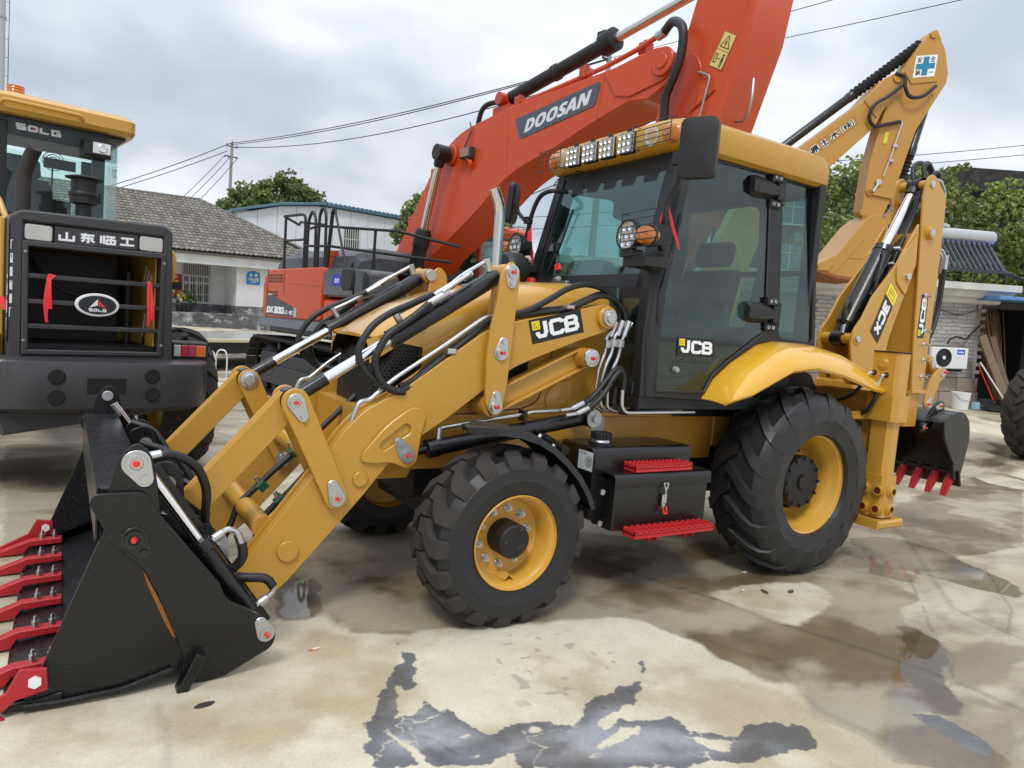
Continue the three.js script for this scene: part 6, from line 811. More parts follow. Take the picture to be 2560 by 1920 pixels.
// ---------------------------------------------------------------- wheel loader seen from behind
function loaderTyre() { const R = .64, W = .42, gs = [tyreCasing(R, W, .33)]; for (const s of [1, -1]) gs.push(...lugRing(R, W, 18, [-.03, .12, .25, .38, .46, .5], [0, .05, .1, .14, .16, .17], [.08, .085, .09, .1, .11, .08], [R, R, R - .01, R - .03, R - .06, R - .12], s, s > 0 ? 0 : .5, [.05, .05, .05, .05, .06, .03])); return flatten(mg(gs), -.61).rotateY(Math.PI / 2); }
const lt = loaderTyre(), ltRim = mg([lathe([[.33, .18], [.34, .17], [.31, .12], [.29, .02], [.1, .0], [.05, .06], [.001, .06]], 40), lathe([[.33, -.18], [.3, -.1], [.1, -.05], [.001, -.05]], 40)]).rotateY(Math.PI / 2);
{
  const U = [.9877, -.1564], N = [.1564, .9877], wl = thing('wheel_loader', 'dark grey rear grille and yellow roofed cab of a wheel loader parked at the left', 'wheel loader', [-1.3 * U[0] - 3.5 * N[0], 0, -1.3 * U[1] - 3.5 * N[1]], .157);
  for (const [x, z] of [[.82, 0], [-.82, 0], [.82, -2.5], [-.82, -2.5]]) { const w = sub('wheel', wl); w.position.set(x, .61, z); P('tyre', lt, M.rubberWorn, w); P('rim', x > 0 ? ltRim : ltRim.clone().rotateY(Math.PI), M.loaderYellow, w); }
  P('axle', [cyl([-.7, .61, 0], [.7, .61, 0], .13), cyl([-.7, .61, -2.5], [.7, .61, -2.5], .13), box(-.35, .35, .6, 1.0, -2.7, .6, .05)], M.blackMatt, wl);
  const cwT = [[-.9, .2], [-.9, .75, .25], [-.72, 1.03, .2], [-.5, 1.1, .3], [.5, 1.1, .3], [.72, 1.03, .2], [.86, .75, .25], [.86, .2]].map(([x, z, r]) => [x, z, r]);
  const ringT = (y, k) => roundPoly(cwT).map(([x, z]) => [x * k, y, mix(.4, z, k)]);
  const cw = sub('counterweight', wl);
  P('counterweight_block', [loft([ringT(.62, .90), ringT(.66, .99), ringT(.72, 1), ringT(.985, 1), ringT(1.0, .99), ringT(1.005, .95)], true, true, .5), plate(roundPoly([[-.6, .46], [.36, .6], [.36, .64], [-.66, .64]]), .3, 1.0, .02)], M.charcoal, cw);
  for (const [x, y] of [[-.30, .89], [-.30, .745], [.325, .905], [.33, .765]]) P('bore', [disc(x, y, 1.06, 1.109, .05, 28), lathe([[.05, .0], [.056, .004], [.048, .01], [.046, -.02]], 28).translate(x, y, 1.1)], mat([.006, .006, .007], .8), cw);
  P('slot', [box(-.11, .145, .77, .885, 1.0, 1.107, .004)], mat([.006, .006, .007], .8), cw);
  // grille frame with bars
  const gr = sub('grille_frame', wl), fo = roundPoly([[-.56, .97], [.56, .99], [.525, 2.04, .05], [.47, 2.085, .04], [-.5, 2.055, .04], [-.565, 2.0, .05]]);
  P('hood_frame', [plate(fo, -1.2, .68, .01, [[[-.46, 1.02], [.46, 1.04], [.46, 1.99], [-.48, 1.98]]]), plate(fo, .66, .76, .014, [[[-.47, 1.02], [.47, 1.04], [.46, 1.99], [-.475, 1.975]]])], M.charcoal, gr);
  P('grille_ring', plate([[-.475, 1.015], [.475, 1.03], [.48, 1.86], [-.485, 1.84]], .72, .775, .008, [[[-.435, 1.055], [.44, 1.065], [.445, 1.815], [-.445, 1.80]]]), M.charcoal, gr);
  for (const [a, b] of [[1.59, 1.60], [1.405, 1.415], [1.225, 1.235]]) P('bar', plate([[-.45, a - .018], [.45, b - .018], [.45, b + .018], [-.45, a + .018]], .715, .76, .006), M.charcoal, gr);
  P('bolt', [[-.465, 1.76], [.465, 1.78], [-.465, 1.12], [.465, 1.12]].map(([x, y]) => lathe([[.001, .012], [.008, .01], [.012, 0]], 12).translate(x, y, .775)), M.zincDull, gr);
  P('radiator', [box(-.40, .27, 1.1, 1.80, .1, .16), ...Array.from({ length: 46 }, (_, i) => box(-.40 + i * .0148, -.394 + i * .0148, 1.12, 1.78, .16, .168, .001))], mat([.015, .015, .018], .5), gr);
  P('radiator_shroud', [box(-.5, .5, 1.0, 1.1, -.1, .66), cyl([.32, 1.1, .3], [.32, 1.7, .3], .03, .03, 12), hose([[-.42, 1.8, .3], [-.3, 1.6, .4], [-.1, 1.48, .42], [.1, 1.5, .4], [.3, 1.7, .3]], .016, 30)], M.blackMatt, gr);
  P('inner_panel', box(.44, .455, 1.04, 1.9, -.6, .62), M.loaderYellow, gr);
  for (const [y, m] of [[1.66, 0], [1.70, 0], [1.74, 0], [1.30, 1], [1.34, 1], [1.20, 1], [1.13, 1]]) P('stripe', box(-.012, .012, -.08, .08, 0, .004, .001).rotateZ(-.5).rotateY(-Math.PI / 2).translate(.437, y - .05, m ? .35 : .5 - (y - 1.66) * 2), m && y > 1.25 ? M.white : m ? M.blackMatt : M.white, gr);
  const bdg = decalMat(512, 286, (x, w, h) => { x.fillStyle = '#23262c'; x.fillRect(0, 0, w, h); x.fillStyle = '#dfe1e3'; x.beginPath(); x.moveTo(256, 50); x.lineTo(140, 190); x.lineTo(256, 150); x.fill(); x.fillStyle = '#d2373f'; x.beginPath(); x.moveTo(260, 50); x.lineTo(376, 190); x.lineTo(260, 150); x.fill(); write(x, 'SDLG', 138, 198, 240, 48, 14, '#e6e8ea', .12); x.fillStyle = '#c0392b'; x.fillRect(222, 215, 14, 14); });
  P('badge', [plate(circ(0, 1.412, .150, 48, .088), .765, .79, .006)], M.whiteGloss, gr); P('badge_face', (() => { const g = plate(circ(0, 1.412, .128, 48, .07), .785, .794, .001), p = g.attributes.position, u = g.attributes.uv; for (let i = 0; i < p.count; i++) u.setXY(i, (p.getX(i) + .128) / .256, (p.getY(i) - 1.342) / .14); return g; })(), bdg, gr, 'oval badge with a red and silver arrowhead');
  const tp = decalMat(1024, 220, (x, w, h) => { x.fillStyle = '#3a3a3d'; x.fillRect(0, 0, w, h); ['山', '东', '临', '工'].forEach((c, i) => write(x, c, 30 + i * 252, 48, 210, 135, 30, '#eceef2')); });
  P('name_plate', plate([[-.285, 1.843], [.275, 1.862], [.275, 1.985], [-.285, 1.97]], .70, .742, .004), M.charcoal, gr); P('name_print', quad([-.28, 1.847, .7425], [.27, 1.866, .7425], [.27, 1.981, .7425], [-.28, 1.966, .7425]), tp, gr, 'white characters on a dark plate');
  for (const [x, y] of [[-.385, 1.905], [.37, 1.922]]) { const l = sub('headlamp', wl); P('bezel', plate(roundPoly(rect(x - .098, y - .068, x + .098, y + .068), .02), .66, .74, .006), M.blackMatt, l); P('reflector', loft([[.742, 1], [.735, .9], [.70, .3], [.69, .02]].map(([z, k]) => roundPoly(rect(x - .083 * k, y - .054 * k, x + .083 * k, y + .054 * k), .02 * k).map(([a, b]) => [a, b, z])).reverse()), M.lampSilver, l); P('lens', plate(roundPoly(rect(x - .084, y - .055, x + .084, y + .055), .02), .742, .756, .005), mat([.9, .9, .86], .25, { transmission: .55, bumpMap: grain, bumpScale: .003 }), l); }
  const tl = sub('tail_lamp', wl); P('lamp_box', box(.585, .885, .985, 1.15, .35, .64, .012), M.plastic, tl);
  [[.60, .655, [.62, .6, .56]], [.66, .715, [.45, .03, .06]], [.72, .775, [.36, .05, .10]], [.78, .86, [.62, .16, .03]]].forEach(([a, b, c]) => P('lens', box(a, b, 1.03, 1.125, .63, .652, .004), mat(c, .25, { clearcoat: 1 }), tl));
  const tl2 = sub('tail_lamp', wl); P('lamp_box', box(-.885, -.585, .985, 1.15, .35, .64, .012), M.plastic, tl2); P('lens', box(-.64, -.60, 1.03, 1.125, .63, .652, .004), mat([.62, .6, .56], .25), tl2);
  P('side_panel', [box(-.60, -.565, 1.0, 2.0, -1.2, .60, .03), box(.535, .56, 1.0, 1.95, -1.2, .6, .02)], M.loaderYellow, wl);
  P('side_lettering', quad([-.563, 1.1, .70], [-.563, 1.1, .76], [-.563, 1.95, .76], [-.563, 1.95, .70]).rotateY(0), decalMat(64, 900, (x, w, h) => { x.fillStyle = '#3a3a3d'; x.fillRect(0, 0, w, h); x.save(); x.translate(54, 20); x.rotate(Math.PI / 2); write(x, 'LG936L', 20, 6, 780, 42, 12, '#e8e8ea', .15); x.restore(); }), wl);
  P('side_print', quad([-.553, 1.25, .7615], [-.535, 1.25, .7615], [-.535, 1.87, .7615], [-.553, 1.87, .7615]), decalMat(32, 900, (x, w, h) => { x.fillStyle = '#3a3a3d'; x.fillRect(0, 0, w, h); x.save(); x.translate(30, 20); x.rotate(Math.PI / 2); write(x, 'LG936L', 20, 2, 820, 26, 9, '#e8e8ea', .15); x.restore(); }), gr);
  P('grab_handle', [pipe([[.56, 1.92, .3], [.64, 1.92, .3], [.67, 1.86, .3], [.67, 1.68, .3], [.6, 1.6, .3], [.56, 1.6, .3]], .02, 10, .06), pipe([[-.9, 1.93, .2], [-.56, 1.93, .2]], .018, 8), pipe([[-.9, 1.7, .2], [-.56, 1.7, .2]], .018, 8), pipe([[.1, 2.1, -.1], [.36, 2.14, -.1], [.42, 2.14, -.3], [.42, 2.05, -.3]], .02, 8, .03), pipe([[-.72, 2.0, -.3], [-.6, 2.2, -.3], [-.55, 2.2, -.1], [-.5, 2.02, .0]], .024, 8, .04), pipe([[-.66, 2.0, -.3], [-.56, 2.17, -.25]], .02, 8)], M.loaderYellow, wl);
  P('exhaust_stack', [pipe([[-.42, 1.95, .2], [-.42, 2.38, .2], [-.38, 2.52, .26], [-.36, 2.58, .32]], .052, 20, .12)], mat([.03, .024, .022], .7), wl);
  P('pre_cleaner', [lathe([[.06, -.3], [.06, -.04], [.1, -.03], [.105, .06], [.095, .065], [.095, .16], [.135, .165], [.14, .175], [.09, .19], [.001, .195]], 32).rotateX(-Math.PI / 2).translate(0, 2.25, .15), lathe([[.105, 0], [.11, .01], [.11, .03], [.105, .04]], 28).rotateX(-Math.PI / 2).translate(0, 2.27, .15), box(.09, .12, 2.24, 2.32, .13, .18)], M.plastic, wl);
  // cab
  const cb = sub('cab', wl), z1 = -.6, z0 = -2.1;
  P('cab_roof', loft([[2.95, .97], [2.985, 1], [3.08, 1.0], [3.125, .94], [3.145, .8]].map(([y, k]) => roundPoly(rect(-.58 * k, -1.35 - .9 * k, .52 * k, -1.35 + .9 * k), .1).map(([x, z]) => [x, y, z]))), M.loaderYellow, cb);
  P('roof_lining', box(-.55, .46, 2.93, 2.965, -2.1, -.60, .01), M.blackMatt, cb);
  P('roof_rail', pipe([[-.52, 3.0, -.44], [-.50, 3.03, -.40], [.05, 3.03, -.40], [.08, 3.0, -.44]], .016, 8, .03), M.loaderYellow, cb);
  P('pillar', [[-.46, z0], [.42, z0], [-.50, z1], [.26, z1 - .1]].map(([x, z]) => box(x - .05, x + .05, 1.9, 2.9, z - .05, z + .02)), M.blackMatt, cb);
  P('cab_base', box(-.55, .45, 1.2, 2.12, z0, z1, .03), M.loaderYellow, cb);
  P('rear_window', [slab([[-.55, 2.14, z1], [.32, 2.14, z1], [.32, 2.95, z1], [-.55, 2.95, z1]], .005), slab([[.32, 2.14, z1], [.43, 2.14, z1 - .12], [.42, 2.9, z1 - .12], [.32, 2.9, z1]], .005)], M.glassClear, cb);
  P('side_window', [slab([[.435, 2.14, z1 - .15], [.435, 2.14, z0], [.42, 2.9, z0], [.42, 2.9, z1 - .15]], .005)], M.glassClear, cb); P('windscreen', slab([[-.5, 2.1, z0], [-.5, 2.9, z0], [.4, 2.9, z0], [.4, 2.1, z0]], .005), M.glassClear, cb);
  P('window_band', box(-.54, .32, 2.79, 2.945, z1 + .003, z1 + .006, .001), mat([.03, .045, .05], .3, { transparent: true, opacity: .75 }), cb);
  P('decal', quad([-.40, 2.835, z1 + .008], [-.05, 2.835, z1 + .008], [-.05, 2.905, z1 + .008], [-.40, 2.905, z1 + .008]), (() => { const t = tex(512, 128, (x, w, h) => { x.clearRect(0, 0, w, h); write(x, 'SDLG', 12, 14, 488, 100, 30, '#cfd6d8', .12); x.fillStyle = '#b8484c'; x.fillRect(186, 52, 28, 28); }); return mat([1, 1, 1], .4, { map: t, transparent: true }); })(), cb, 'silver lettering on the rear window');
  P('seat', [loft([[2.02, .21], [2.1, .25], [2.42, .24], [2.5, .2]].map(([y, w]) => roundPoly(rect(-.28 - w, -1.2, -.28 + w, -1.02), .05).map(([x, z]) => [x, y, z]))), loft([[2.5, .13], [2.54, .17], [2.66, .16], [2.7, .12]].map(([y, w]) => roundPoly(rect(-.3 - w, -1.2, -.3 + w, -1.06), .05).map(([x, z]) => [x, y, z]))), box(-.1, .12, 2.0, 2.35, -1.4, -1.1, .03)], M.seat, cb);
  P('cab_fan', [...[.09, .065, .04].map((r) => new THREE.TorusGeometry(r, .004, 6, 28).translate(.02, 2.76, -1.5)), cyl([.02, 2.76, -1.52], [.0, 2.1, -1.5], .008), box(-.03, .25, 2.72, 2.82, -1.75, -1.7, .02)], M.plastic, cb);
  const ll = sub('work_lamp', cb); P('lamp_housing', box(.1, .32, 2.72, 2.86, -.6, -.48, .015), M.plastic, ll); P('lens', box(.17, .31, 2.75, 2.845, -.482, -.472, .006), M.lampWhite, ll); P('reflector', lathe([[.001, .004], [.03, .008], [.04, 0]], 20).translate(.245, 2.797, -.472), M.lampSilver, ll);
  const bc = sub('beacon', cb); P('lens', lathe([[.001, .15], [.062, .145], ...Array.from({ length: 12 }, (_, i) => [i & 1 ? .066 : .071, .14 - i * .012]), [.07, 0]], 28).rotateX(-Math.PI / 2).translate(-.36, 3.13, -.95), M.amber, bc); P('beacon_base', cyl([-.36, 3.1, -.95], [-.36, 3.14, -.95], .08, .075), M.plastic, bc);
  P('front_frame', [box(-.4, .4, .7, 1.6, -3.0, -2.1, .06), box(-.35, .35, 1.0, 1.9, -4.2, -2.9, .1)], M.loaderYellow, wl);
}
{ // a second loader stands beyond the right edge: the near wheel, its axle and frame
  const x = 10.62, z = -1.02, gy = groundY(x, z), wl = thing('wheel_loader', 'big worn black tyre of a loader cut off by the right edge of the photo', 'wheel loader', [x, gy, z + .8], 1.45);
  const w = sub('wheel', wl); w.position.set(.8, .735, 0); w.scale.set(1.2, 1.2, 1.2); P('tyre', lt, M.rubberWorn, w); P('rim', ltRim.clone().rotateY(Math.PI), M.loaderYellow, w);
  const w2 = w.clone(); w2.position.x = -1.1; wl.add(w2); P('axle', [cyl([.7, .735, 0], [-1.1, .735, 0], .13), box(-.5, .1, .6, 1.1, 0, 3, .05)], M.blackMatt, wl);
}
// ---------------------------------------------------------------- buildings
const plaster = field(512, 512, tile((i, j) => .86 + .14 * fbm(i / 60, j / 60, 5, 111), 512), true, [.35, .35]);
const stain = field(512, 512, tile((i, j) => { const n = fbm(i / 46, j / 60, 5, 121), w = sm(.55, .68, fbm(i / 30 + 9, j / 24, 4, 122)); return .35 + .35 * n + .45 * w; }, 512), true, [.3, .3]);
const MB = {
  plaster: mat([.80, .81, .82], .8, { map: plaster, box: 1 }), greyBase: mat([.46, .46, .47], .85, { map: stain, box: 1 }), tile: mat([.17, .158, .14], .85, {}), woodDark: mat([.03, .022, .018], .7),
  sheetWhite: mat([.76, .80, .85], .55, { map: plaster, box: 1 }), roofBlue: mat([.08, .17, .24], .5), glassWin: mat([.02, .025, .03], .08, { clearcoat: 1 }), frameWhite: mat([.62, .62, .6], .5), brickM: mat([.43, .41, .38], .85, { bumpMap: grain, bumpScale: .003, box: 1 }), mortar: mat([.33, .31, .29], .9),
  cornice: mat([.70, .68, .64], .85, { map: plaster, box: 1 }), stone: mat([.36, .29, .24], .9, { bumpMap: grain, bumpScale: .006, box: 1 }), stone2: mat([.42, .35, .29], .9, { bumpMap: grain, bumpScale: .006, box: 1 }), darkWall: mat([.075, .072, .07], .85, { map: stain, box: 1 }),
};
{ // white house with hipped tile roof
  const h = thing('house', 'white single storey house with grey hipped tile roof and porch beyond the flatbed trailer', 'house', [4.03, 0, -26.76], [0, .122, .03]);
  P('plinth', [box(-8, 1.72, -.3, 1.09, -1.7, 0, .01), box(.02, 5.5, -.3, 1.42, -6, -.01, .004)], MB.greyBase, h);
  P('wall', [box(.025, 5.48, 1.42, 3.0, -5.9, -.02, .003), box(-8, .03, 1.42, 3.1, -1.8, -1.62, .003), box(-2.9, -2.7, 1.09, 3.0, -.2, 0), box(-8, 1.75, 2.97, 3.30, -.2, .40, .008), box(-8, 5.5, 3.24, 3.40, -6, .3, .004), box(-8, 5.5, 3.28, 3.40, -.2, .52, .01)], MB.plaster, h);
  P('porch_wall_base', box(-8, .03, 1.09, 1.42, -1.8, -1.61, .002), MB.greyBase, h); P('back_wall', box(-8, 5.4, 0, 3.2, -8, -7.8), MB.plaster, h); P('ceiling', box(-8, 5.4, 3.2, 3.24, -8, 0), MB.plaster, h);
  P('door', box(.30, .46, 1.1, 2.53, -1.62, -1.56, .004), MB.woodDark, h); P('door_frame', box(.13, .30, 1.1, 2.55, -1.61, -1.585, .003), MB.frameWhite, h);
  const w = sub('window', h); P('glass', box(-1.60, -.56, 1.47, 2.50, -1.62, -1.6, .001), MB.glassWin, w);
  P('frame', [box(-1.62, -.54, 1.44, 1.50, -1.6, -1.54), box(-1.62, -.54, 2.24, 2.30, -1.6, -1.54), box(-1.62, -.54, 2.50, 2.58, -1.6, -1.54), ...[-1.62, -1.38, -1.1, -.84, -.6].map((x) => box(x, x + .06, 1.44, 2.55, -1.6, -1.545))], MB.frameWhite, w);
  P('window_bars', [...Array.from({ length: 13 }, (_, i) => cyl([-1.6 + i * .087, 1.42, -1.5], [-1.6 + i * .087, 3.0, -1.5], .010, .010, 5)), ...[1.44, 1.8, 2.2, 2.52].map((y) => cyl([-1.62, y, -1.5], [-.54, y, -1.5], .011, .011, 5))], MB.frameWhite, w);
  P('upper_panel', box(-1.60, -.56, 2.58, 3.0, -1.62, -1.58, .002), mat([.20, .20, .19], .6), w);
  P('drain_pipe', pipe([[.05, 2.93, .03], [.6, 2.97, .04], [1.6, 2.92, .04]], .012, 6), MB.frameWhite, h);
  // roof planes and tiles
  const E0 = [3.42, .6], RG = [5.85, -4.0], xr = -.34, xe = 3.75;
  P('roof_slab', [slab([[-9, E0[0] - .05, E0[1]], [xe, E0[0] - .05, E0[1]], [xr, RG[0] - .05, RG[1]], [-9, RG[0] - .05, RG[1]]], .08), slab([[xe, E0[0] - .05, E0[1]], [xe, E0[0] - .05, -8.6], [xr, RG[0] - .05, RG[1]], [xr + .01, RG[0] - .05, RG[1]]], .08), slab([[-9, RG[0] - .05, RG[1]], [xr, RG[0] - .05, RG[1]], [xe, E0[0] - .05, -8.6], [-9, E0[0] - .05, -8.6]], .08)], MB.tile, h);
  const tileG = loft([0, .5, 1].map((t) => { const a = []; for (let i = 0; i <= 5; i++) { const u = i / 5; a.push([u * .20, .012 + .05 * Math.sin(u * Math.PI) + .03 * (1 - t), -t * .31]); } return [...a, ...a.slice().reverse().map(([x, y, z]) => [x, y - .02, z])]; }));
  const rows = 19, ins = [], sl = Math.atan2(RG[0] - E0[0], E0[1] - RG[1]), ln = Math.hypot(RG[0] - E0[0], E0[1] - RG[1]);
  for (let r = 0; r < rows; r++) { const t = r / rows, xm = mix(xe, xr, t) - .12; for (let x = -8.9; x < xm; x += .185) ins.push([x, mix(E0[0], RG[0], t), mix(E0[1], RG[1], t)]); }
  const im = new THREE.InstancedMesh(tileG, MB.tile, ins.length), mt = new THREE.Matrix4(), q = new THREE.Quaternion().setFromEuler(new THREE.Euler(sl, 0, 0)); im.name = 'roof_tiles'; im.userData.kind = 'stuff'; im.castShadow = im.receiveShadow = true;
  ins.forEach(([x, y, z], i) => { mt.compose(V(x, y, z), q, V(1, 1, 1)); im.setMatrixAt(i, mt); const k = rr(.75, 1.35); im.setColorAt(i, new THREE.Color(k, k * .98, k * .95)); }); h.add(im);
  const caps = []; const capRun = (a, b, n) => { for (let i = 0; i < n; i++) { const p = V(...a).lerp(V(...b), i / n), s = V(...a).lerp(V(...b), (i + 1.08) / n); caps.push(cyl(p.toArray(), s.toArray(), .085, .075, 10)); } };
  capRun([xe, E0[0] + .03, E0[1]], [xr, RG[0] + .05, RG[1]], 22); capRun([xr, RG[0] + .05, RG[1]], [-9, RG[0] + .05, RG[1]], 30); P('ridge_tiles', caps, MB.tile, h).userData.kind = 'stuff';
  // sign by the porch, couplet poster and plants
  const th = (lx, ly, lz) => h.localToWorld(V(lx, ly, lz)); h.updateMatrixWorld(true);
  const sg = thing('house_sign', 'small blue sign with yellow characters on the white porch wall', 'sign', th(.68, 2.32, .0).toArray(), [0, .122, .03]);
  P('sign_board', plate(roundPoly([[-.27, 0], [.27, 0], [.27, .42, .04], [.17, .46, .04], [.1, .54, .08], [-.1, .54, .08], [-.17, .46, .04], [-.27, .42, .04]], .03), 0, .02, .004), mat([.02, .20, .48], .4), sg);
  P('sign_print', quad([-.24, .03, .0215], [.24, .03, .0215], [.24, .5, .0215], [-.24, .5, .0215]), decalMat(256, 250, (x, w2, h2) => { x.fillStyle = '#1d79bd'; x.fillRect(0, 0, w2, h2); write(x, '金', 44, 34, 62, 62, 11, '#f0e27a'); write(x, '阁', 150, 34, 62, 62, 11, '#f0e27a'); x.fillStyle = '#f0e27a'; x.font = 'bold 78px sans-serif'; x.fillText('1', 12, 192); x.font = 'bold 40px sans-serif'; x.fillText('#', 48, 158); write(x, '办公室', 76, 126, 168, 66, 11, '#f0e27a', .06); x.fillStyle = '#e8f0f4'; x.fillRect(70, 212, 116, 9); }), sg);
  const ps = thing('door_poster', 'red and gold festival poster on the porch wall left of the barred window', 'poster', th(-1.95, 1.66, -1.59).toArray(), [0, .122, .03]);
  P('poster_sheet', box(-.42, .30, 0, .9, 0, .012, .002), mat([.42, .02, .03], .6), ps); P('poster_gold', [[-.1, .72, .1], [.1, .6, .07], [-.2, .5, .06], [.08, .8, .06], [0, .3, .09]].map(([x, y, r]) => plate(circ(x, y, r, 10), .012, .02, .002)), mat([.75, .55, .1], .4), ps); P('dark_panel', box(-.3, .3, .28, .58, .012, .03), M.blackMatt, ps);
  const pot = (lx, lz, lab, col) => { const p = thing('potted_plant', lab, 'plant', th(lx, 1.09, lz).toArray()); P('pot', lathe([[.001, 0], [.11, 0], [.14, .26], [.12, .26], [.001, .2]], 16).rotateX(-Math.PI / 2), M.blackMatt, p); const g = []; for (let i = 0; i < 60; i++) { const a = rr(0, 6.28), r = rr(.02, .3), y = rr(.28, .75); g.push(quad([r * Math.cos(a), y, r * Math.sin(a)], [r * Math.cos(a) + rr(-.08, .08), y + rr(.0, .1), r * Math.sin(a) + .05], [r * Math.cos(a) + rr(-.08, .08), y + .12, r * Math.sin(a)], [r * Math.cos(a) - .05, y + .06, r * Math.sin(a) - .04])); } P('foliage', g.slice(0, 36), mat([.05, .10, .03], .7, { side: THREE.DoubleSide }), p); P('flowers', g.slice(36), mat(col, .6, { side: THREE.DoubleSide }), p); };
  pot(-2.0, -.5, 'flowering pot plant with yellow blooms on the porch edge under the poster', [.75, .6, .2]); pot(-1.68, -.45, 'dark pot with leafy plant next to the yellow flowering pot', [.08, .14, .04]);
}
{ // large white sheet building behind
  const b = thing('warehouse', 'large pale sheet metal building with blue roof edge behind the tiled house', 'building', [14.04, 0, -43.34], [0, 0, .03]);
  const top = [[-6.9, 7.28], [-4.26, 8.03], [-1.6, 8.36], [4.4, 8.08], [10, 7.7]], y = (x) => { for (let i = 0; i < 4; i++) if (x <= top[i + 1][0]) return mix(top[i][1], top[i + 1][1], (x - top[i][0]) / (top[i + 1][0] - top[i][0])); return 7.7; };
  for (let i = 0; i < 14; i++) { const a = -6.8 + i * 1.2, c = a + 1.18; P('wall_panel', plate([[a, 0], [c, 0], [c, y(c) - .05], ...(a < -4.26 && c > -4.26 ? [[-4.26, y(-4.26) - .05]] : []), [a, y(a) - .05]], -.1, 0, .01), MB.sheetWhite, b); }
  P('wall', [box(-6.8, 10, 0, 7.2, -14, -.12), box(-6.75, 10, 6.5, 7.5, -1.5, -.12)], MB.sheetWhite, b);
  P('roof', plate([...top.map(([x, v]) => [x + (x < -6 ? -.3 : 0), v]), ...top.slice().reverse().map(([x, v]) => [x + (x < -6 ? -.3 : 0), v + .16])], -14, .35, .02), MB.roofBlue, b);
  P('roof_ribs', Array.from({ length: 38 }, (_, i) => { const x = -1.4 + i * .3; return box(x, x + .12, y(x) + .1, y(x) + .24, -14, .4, .02); }), MB.roofBlue, b);
  const w = sub('window', b); P('glass', box(-.05, .95, 5.65, 7.1, .0, .02), MB.glassWin, w); P('frame', [box(-.1, 1.0, 5.58, 5.68, 0, .09), box(-.1, 1.0, 7.06, 7.16, 0, .09), ...Array.from({ length: 8 }, (_, i) => box(-.1 + i * .152, -.06 + i * .152, 5.6, 7.1, .02, .1)), box(-.1, 1.0, 6.35, 6.4, .02, .1)], MB.frameWhite, w);
  const w2 = sub('window', b); P('glass', box(-5.6, -4.7, 5.0, 6.0, .0, .03), MB.glassWin, w2);
}
{ // low brick building on the right with cornice, stone base and an open shed
  const b = thing('brick_building', 'low whitewashed brick building with heavy cornice and stone base at the right', 'building', [13.72, 0, -4.7], [0, -.33, .035]);
  P('wall_core', [box(-9, 1.62, .3, 2.85, -3.5, -.03, .005)], MB.mortar, b);
  P('cornice', [plate([[-3.3, 2.62], [-3.3, 3.1], [.62, 3.1], [.62, 3.02], [.5, 3.0], [.46, 2.9], [.3, 2.86], [.26, 2.76], [.1, 2.72], [.06, 2.62]], 0, 11.2, .006).rotateY(Math.PI / 2).translate(-9, 0, 0).scale(1, 1, 1)].map(() => { const pr = [[0, 2.74], [.14, 2.76], [.18, 2.84], [.34, 2.88], [.38, 2.98], [.52, 3.02], [.52, 3.16], [-3.4, 3.16], [-3.4, 2.74]]; return loft([-9, 1.9].map((x) => pr.map(([z, y]) => [x + (x > 0 ? z * .4 : 0), y, z])).map((s) => s)); }), MB.cornice, b);
  // bricks of the visible corner stretch
  const bw = .25, bhh = .085, gB = [0, 1, 2].map((k) => box(.004, bw - .004, .004, bhh - .004, -.05, [0, .004, -.003][k], .003)), mB = [0, 1, 2, 3].map((k) => { const m = MB.brickM.clone(); m.userData.box = true; const v = [1, .92, 1.06, .85][k]; m.color.multiplyScalar(v); return m; });
  let cnt = 0; const restG = [];
  for (let r = 0; r < 19; r++) for (let x = -2.6 + (r % 2) * bw / 2; x < 1.55; x += bw) { const y = 1.13 + r * bhh, g = gB[(rnd() * 3) | 0]; if (x > .0 && cnt < 260) { const m = new THREE.Mesh(g, mB[(rnd() * 4) | 0]); m.name = 'brick'; m.position.set(x, y, 0); m.castShadow = m.receiveShadow = true; b.add(m); cnt++; } else restG.push(g.clone().translate(x, y, 0)); }
  P('bricks', restG, MB.brickM, b).userData.kind = 'stuff';
  for (let r = 0; r < 2; r++) for (let x = -2.7, i = 0; x < 1.72; i++) { const l = rr(.45, .75), x1 = Math.min(x + l, 1.74); if (x1 - x > .08) P('stone_block', box(x + .008, x1 - .008, .5 + r * .31 + .01 - (r ? 0 : .3), .5 + (r + 1) * .31, -.4, .03 + rr(0, .025), .012), i % 2 ? MB.stone : MB.stone2, b); x = x1; if (x >= 1.73) break; }
  P('corner', box(1.55, 1.64, 1.12, 2.8, -3.5, .012, .006), mB[1], b);
  P('shed_wall', [box(1.6, 6, .2, 3.0, -3.6, -3.4), box(5.8, 6, .2, 3.0, -3.6, 0), box(1.64, 1.7, .2, 2.7, -3.4, -.1)], mat([.05, .045, .042], .9), b);
  P('shed_roof', [box(1.30, 6, 2.83, 2.91, -3.6, .75, .01)], mat([.10, .24, .50], .45), b); P('shed_beam', [box(1.5, 6, 2.68, 2.82, -.1, 0), box(2.95, 3.1, .3, 2.8, -.1, .02), box(3.2, 3.6, .5, 2.3, -2, -1.9)], mat([.06, .05, .045], .8), b);
  b.updateMatrixWorld(true); const th = (x, y, z) => b.localToWorld(V(x, y, z)).toArray(), rot = [0, -.33, .035];
  const cab = (n, l, pts, r, m) => one(n, l, 'cable', hose(pts.map((p) => th(...p)), r, 60, 6), m);
  cab('power_cable', 'thick black cable sagging from the roof edge towards the right', [[2.4, 3.4, .4], [2.6, 3.1, .55], [3.3, 3.0, .6], [4.5, 3.2, .6]], .02, M.hose); cab('wall_cable', 'thin black cable looped along the brick wall under the cornice', [[-2, 2.7, .03], [-.5, 2.58, .04], [.3, 2.64, .05], [1.0, 2.5, .05], [1.6, 2.66, .05]], .008, M.hose);
